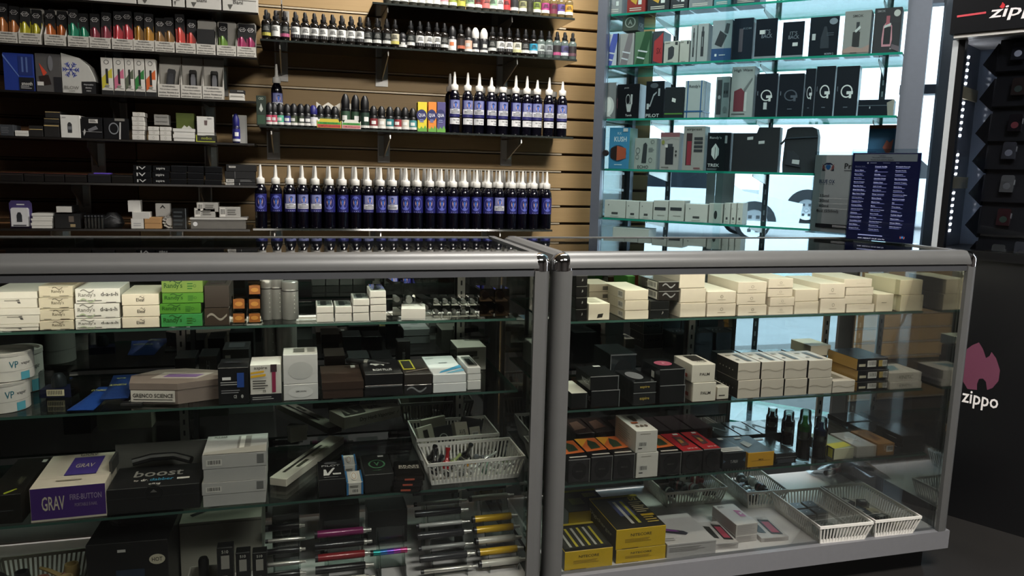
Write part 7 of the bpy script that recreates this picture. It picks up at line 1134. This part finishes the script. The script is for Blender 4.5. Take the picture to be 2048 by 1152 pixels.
tube(1604, 820, 1.828, '#2f8a3a', 'clear tube tank with bright green ring'); tube(1637, 835, 1.826, '#1c2f5a', 'clear tube tank with navy blue cap'); tube(1573, 822, 1.94, '#26262a', 'dark clear tube tank behind the green-ringed one', c2='#3a1c2c'); tube(1541, 815, 2.0, '#222226', 'dark clear tube tank furthest back', r=.018)
CB(Y3, 1667, 1707, 896, .13, dict(c='#c9c6a8', faces={'l': '#26261c', 't': '#8fa08a'}, d=[('p', 't', [(0, 0), (1, .1), (1, .35), (0, .3)], '#c8c23a'), ('r', 'l', .8, .1, .95, .9, '#c9c23a')]), 'white_carton', 'pale carton with yellow and green top', off=1.80)
CB(Y3, 1712, 1752, 892, .12, dict(c='#c6c2b8', kw=dict(rough=.3, coat=.5), d=[('r', 'f', .03, .05, .97, .95, '#b9b5aa'), ('w', 't', .2, .3, .8, .7, '#e0e0dc')]), 'white_carton', 'plain white carton between yellow-topped and brown ones', off=1.80)
CB(Y3, 1754, 1788, 887, .12, dict(c='#9a6f38', kw=dict(rough=.5), d=[('b', 'f', .5, .3, .9, .8), ('p', 't', [(.2, .2), (.7, .3), (.6, .7)], '#6a4522')]), 'kraft_carton', 'brown carton at the end of the lower shelf', off=1.80)
CS(Y3, 1804, 1850, [888, 871], .11, dict(c='#1b1a19', kw=dict(rough=.2, coat=.5), d=[('L', 'l', .5, .4, .9, .55, 1, '#8a8884')]), 'dark_carton', 'black glossy carton at the lower shelf corner', off=1.805, jit=.001)
for i, (x0, x1, yt, off) in enumerate(((1735, 1792, 862, 1.95), (1690, 1740, 842, 2.05))): CB(Y3, x0, x1, yt, .09, dict(c='#15181b', kw=dict(rough=.15, coat=.6)), 'dark_carton', f'black carton reflecting daylight, {["nearer", "further"][i]} one at the rear corner', off=off)
# deck
NT = lambda: dict(c='#d9b31a', faces={'t': '#22201a', 'l': '#1c1a16'}, kw=dict(rough=.4), d=[('t', 'f', 'NITECORE', .5, .68, .42, .14, '#2a2410'), ('L', 'f', .18, .3, .82, .5, 3, '#9a7d1a'), ('r', 'f', .12, .02, .45, .05, '#6a5412'), ('r', 't', .0, .93, 1, 1, '#b09a2a'), ('r', 't', .3, .35, .62, .85, '#3f4568'), ('r', 't', .38, .12, .44, .8, '#b4b0a4'), ('r', 't', .52, .12, .58, .8, '#a8a030'), ('r', 't', .7, .3, .96, .36, '#b8961e'), ('t', 't', 'D2', .84, .85, .16, .1, '#b8a23a'), ('L', 't', .68, .4, .96, .75, 6, '#9a8f6a'), ('L', 't', .7, .08, .95, .28, 3, '#a08a3a'), ('t', 'l', 'Digicharger', .5, .55, .8, .25, '#b9b4a0')])
N1 = NT(); CB(ZD, 1128, 1225, 1099, .15, dict(N1, d=N1['d'][:4]+[('r', 't', .05, .08, .95, .85, '#33322c')]+[('r', 't', .15+.13*k, .12, .2+.13*k, .8, ('#b4b0a4', '#c2b23a')[k % 2]) for k in range(6)]), 'charger_carton', 'yellow NITECORE carton by the corner post', off=1.752)
CS(ZD, 1231, 1331, [1095, 1055], .20, N1, 'charger_carton', 'yellow NITECORE charger carton in the pair', off=1.756, jit=.001)
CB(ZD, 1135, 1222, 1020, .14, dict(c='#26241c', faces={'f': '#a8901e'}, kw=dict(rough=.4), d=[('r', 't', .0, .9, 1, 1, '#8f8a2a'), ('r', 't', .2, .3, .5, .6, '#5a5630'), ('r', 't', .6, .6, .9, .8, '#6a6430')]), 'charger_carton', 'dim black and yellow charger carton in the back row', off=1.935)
LMN = dict(c='#bdb8b6', kw=dict(rough=.45), d=[('p', 't', [(.0, .62), (.55, .38), (.6, .3), (.52, .24), (.0, .45)], '#2a2730'), ('p', 't', [(.02, .6), (.42, .42), (.45, .36), (.02, .5)], '#7a3a86'), ('L', 't', .02, .08, .3, .2, 2, '#8d8886'), ('L', 'f', .05, .4, .85, .75, 4, '#a39e9b'), ('r', 'f', 0, .88, 1, .9, '#9a9592')])
CB(ZD, 1334, 1432, 1084, .17, LMN, 'white_carton', 'white carton picturing a purple charger', off=1.752, rot=-1)
PH = dict(c='#c2bcb9', kw=dict(rough=.45), d=[('p', 't', [(.1, .25), (.35, .2), (.4, .75), (.15, .8)], '#33312f'), ('p', 't', [(.5, .15), (.88, .1), (.92, .8), (.55, .85)], '#2a2627'), ('p', 't', [(.56, .22), (.82, .18), (.86, .7), (.6, .74)], '#b0455a'), ('r', 't', .6, .86, .8, .93, '#b0aaa8'), ('L', 'f', .1, .2, .9, .9, 4, '#aca6a3')])
CB(ZD, 1434, 1479, 1085, .13, PH, 'white_carton', 'white carton with pink battery picture under the stacked pair', off=1.765, rot=-4)
CS(ZD, 1470, 1514, [1070, 1048], .13, dict(c='#c6c0bc', faces={'l': '#a8a29e'}, d=[('p', 't', [(.6, .35), (.85, .32), (.85, .62), (.62, .68)], '#a83f78'), ('p', 't', [(.7, .42), (.85, .5), (.72, .55)], '#dcd6d4'), ('L', 'f', .05, .1, .95, .9, 5, '#b4aeab'), ('L', 't', .1, .8, .4, .92, 2, '#8a8482')]), 'white_carton', 'white carton with magenta picture in the small pile', off=1.79, jit=.003)
CB(ZD, 1526, 1579, 1074, .13, PH, 'white_carton', 'white carton with pink battery picture standing alone', off=1.775, rot=-4)
def bask(px0, px1, pyb, dep, h, label, rz=0, z=ZD):
    a = gp(px0, pyb[0], z); c = gp(px1, pyb[1], z); wd = (c-a).length; return basket('b', Vector((a.x, a.y, z)), wd, dep, h, math.atan2(c.y-a.y, c.x-a.x)+rz, label), wd
bA, wA = bask(1334, 1440, (1015, 1004), .16, .055, 'white slotted basket of black parts behind the white cartons')
bB, wb_ = bask(1496, 1560, (1017, 1012), .19, .06, 'white slotted basket of tangled parts at the back of the deck')
bC, wC = bask(1640, 1728, (1087, 1078), .22, .058, 'white slotted basket with square tins nearest the front glass')
bD, wD = bask(1749, 1824, (1074, 1066), .22, .058, 'white slotted basket with small dark cartons by the case end')
def junk(bsk, n, wd, dep, cs, word, grp, seed):
    r_ = random.Random(seed)
    for i in range(n):
        x, y = r_.uniform(.02, wd-.02), .02+(dep-.04)*(i+.5)/n; c = cs[i % len(cs)]; e = empty('spare_part', inb(bsk, x, y, .022+.004*(i % 3)), r_.uniform(0, 6)); b = MB(); rr_ = r_.uniform(.011, .017); b.lathe([(0, -.02), (rr_, -.018), (rr_, .004), (rr_*.6, .010), (rr_*.6, .022), (0, .024)], M(c, .35, .2), 10, axis='x'); b.build('barrel', e); b = MB(); b.lathe([(rr_*1.04, -.008), (rr_*1.04, -.002)], STEEL if i % 2 else M('#5a2a2c', .4), 10, axis='x'); b.build('collar', e); tag(e, f'{word}, {ORD[i]} from the front of its basket', 'spare part', grp)
junk(bA, 7, wA, .16, ['#101012', '#17171a', '#7d7d80', '#121214', '#0f0f10', '#7a2c2c', '#101012'], 'small vapor part among the black parts', 'parts in the black parts basket', 2)
junk(bB, 8, wb_, .19, ['#151517', '#8a8c8e', '#1a1a1c', '#5f6264'], 'small metal part among the tangled parts', 'parts in the tangled parts basket', 4)
def minicart(bsk, x, y, w_, d_, h, st, label, rz=0, zz=.003, cat='box'): o = carton('small_carton', w_, d_, h, st, inb(bsk, x, y, zz), bsk.rotation_euler.z+R(rz)); tag(o, label, cat)
TIN = dict(c='#4a4a48', faces={'t': '#151517'}, kw=dict(rough=.3, metal=.3), d=[('n', 't', .5, .5, .3, .3, '#4a4c50'), ('p', 't', [(.45, .45), (.6, .5), (.5, .62)], '#b9b9b8'), ('r', 'f', .02, .8, .98, .86, '#8a8a88')])
for i, (x, y) in enumerate(((.032, .115), (.078, .12), (.032, .162), (.078, .166))): minicart(bC, x, y, .038, .038, .036, TIN, f'square dark-topped tin in the front basket, {["nearer outer", "nearer inner", "rear outer", "rear inner"][i]} one', cat='tin')
for i, (x, y) in enumerate(((.03, .05), (.07, .055), (.05, .025))):
    e = empty('clear_round_case', inb(bC, x, y, .004+.0125*(i == 2)*0)); b = MB(); b.lathe([(0, .0005), (.018, .0005), (.019, .003), (.019, .016), (.017, .018), (0, .018)], glass('#dfe3e0', 1.8), 16); b.build('clear_shell', e); b = MB(); b.lathe([(.012, .003), (.012, .008), (.007, .009), (0, .009)], M('#b4b4b0', .3, .6), 12); b.build('coil_insert', e); tag(e, f'clear round coil case in the front basket, {ORD[i]} of three', 'case')
for x, y, w_, d_, h, c, l, rz in ((.03, .17, .04, .04, .03, '#17181a', 'black small carton at the back of the end basket', 20), (.075, .15, .03, .03, .035, '#1a1b1e', 'dark square carton beside the pale cartons in the end basket', -15), (.03, .11, .055, .05, .026, '#26343a', 'grey-blue printed carton in the end basket', 8), (.085, .10, .03, .06, .02, '#c6bf9e', 'cream carton lying in the end basket', -6), (.06, .05, .042, .035, .034, '#121314', 'black carton with white sticker at the front of the end basket', 12), (.095, .04, .022, .045, .018, '#cfc9a8', 'pale yellow carton at the front of the end basket', 4)):
    minicart(bD, min(x, wD-.025), y, w_, d_, h, dict(c=c, d=[('r', 't', .25, .3, .75, .6, '#c9c8c0' if c[1] in '12' else '#8a8468'), ('L', 'f', .1, .3, .9, .6, 2, '#8a8a84')]), l, rz)
e = empty('zip_bag', gp(1700, 962, ZD)+Vector((0, .05, 0)), R(8)); b = MB(); n, m = 8, 6; v = []; r_ = random.Random(8)
for i in range(n+1):
    for j in range(m+1): s_ = math.sin(i/n*math.pi)*math.sin(j/m*math.pi); v.append(((i/n-.5)*.2, (j/m-.5)*.12, .002+.05*s_+r_.uniform(0, .006)))
f = [(i*(m+1)+j, (i+1)*(m+1)+j, (i+1)*(m+1)+j+1, i*(m+1)+j+1) for i in range(n) for j in range(m)]
b.add(v, f, glass('#c9cdd0', 2.2, .12), True); b.build('plastic_film', e)
for k, c in enumerate(('#1a1a1d', '#8a3038', '#1a1a1d', '#5a5c60')): b = MB(); b.lathe([(0, -.02), (.009, -.02), (.009, .02), (0, .02)], M(c, .4), 8, (-.05+.035*k, .005*(k % 2), .018), axis='x'); b.build('bagged_part', e)
tag(e, 'clear plastic bag of parts at the back corner of the deck', 'bag')
e = empty('power_cord', (0, 0, 0)); b = MB(); pts = [CASE.P(*p) for p in ((CASE.u(1832, 2.19, .78), 2.19, .78), (CASE.u(1806, 2.19, .66), 2.192, .67), (CASE.u(1785, 2.19, .6), 2.192, .60), (CASE.u(1797, 2.19, .55), 2.192, .545), (CASE.u(1792, 2.19, .5), 2.19, .47), (CASE.u(1772, 2.19, .4), 2.188, .42), (CASE.u(1752, 2.19, .38), 2.188, .395))]
b.tube(pts, .0045, M('#121316', .5), 8); b.build('cable', e); b = MB(); b.lathe([(0, -.012), (.008, -.012), (.008, .012), (0, .012)], M('#121316', .5), 10, tuple(pts[0]), axis='z'); b.build('plug', e); tag(e, 'black power cord hanging at the open back of the case', 'cord')
for o in bpy.data.objects:
    if '_top' in o.keys(): del o['_top']
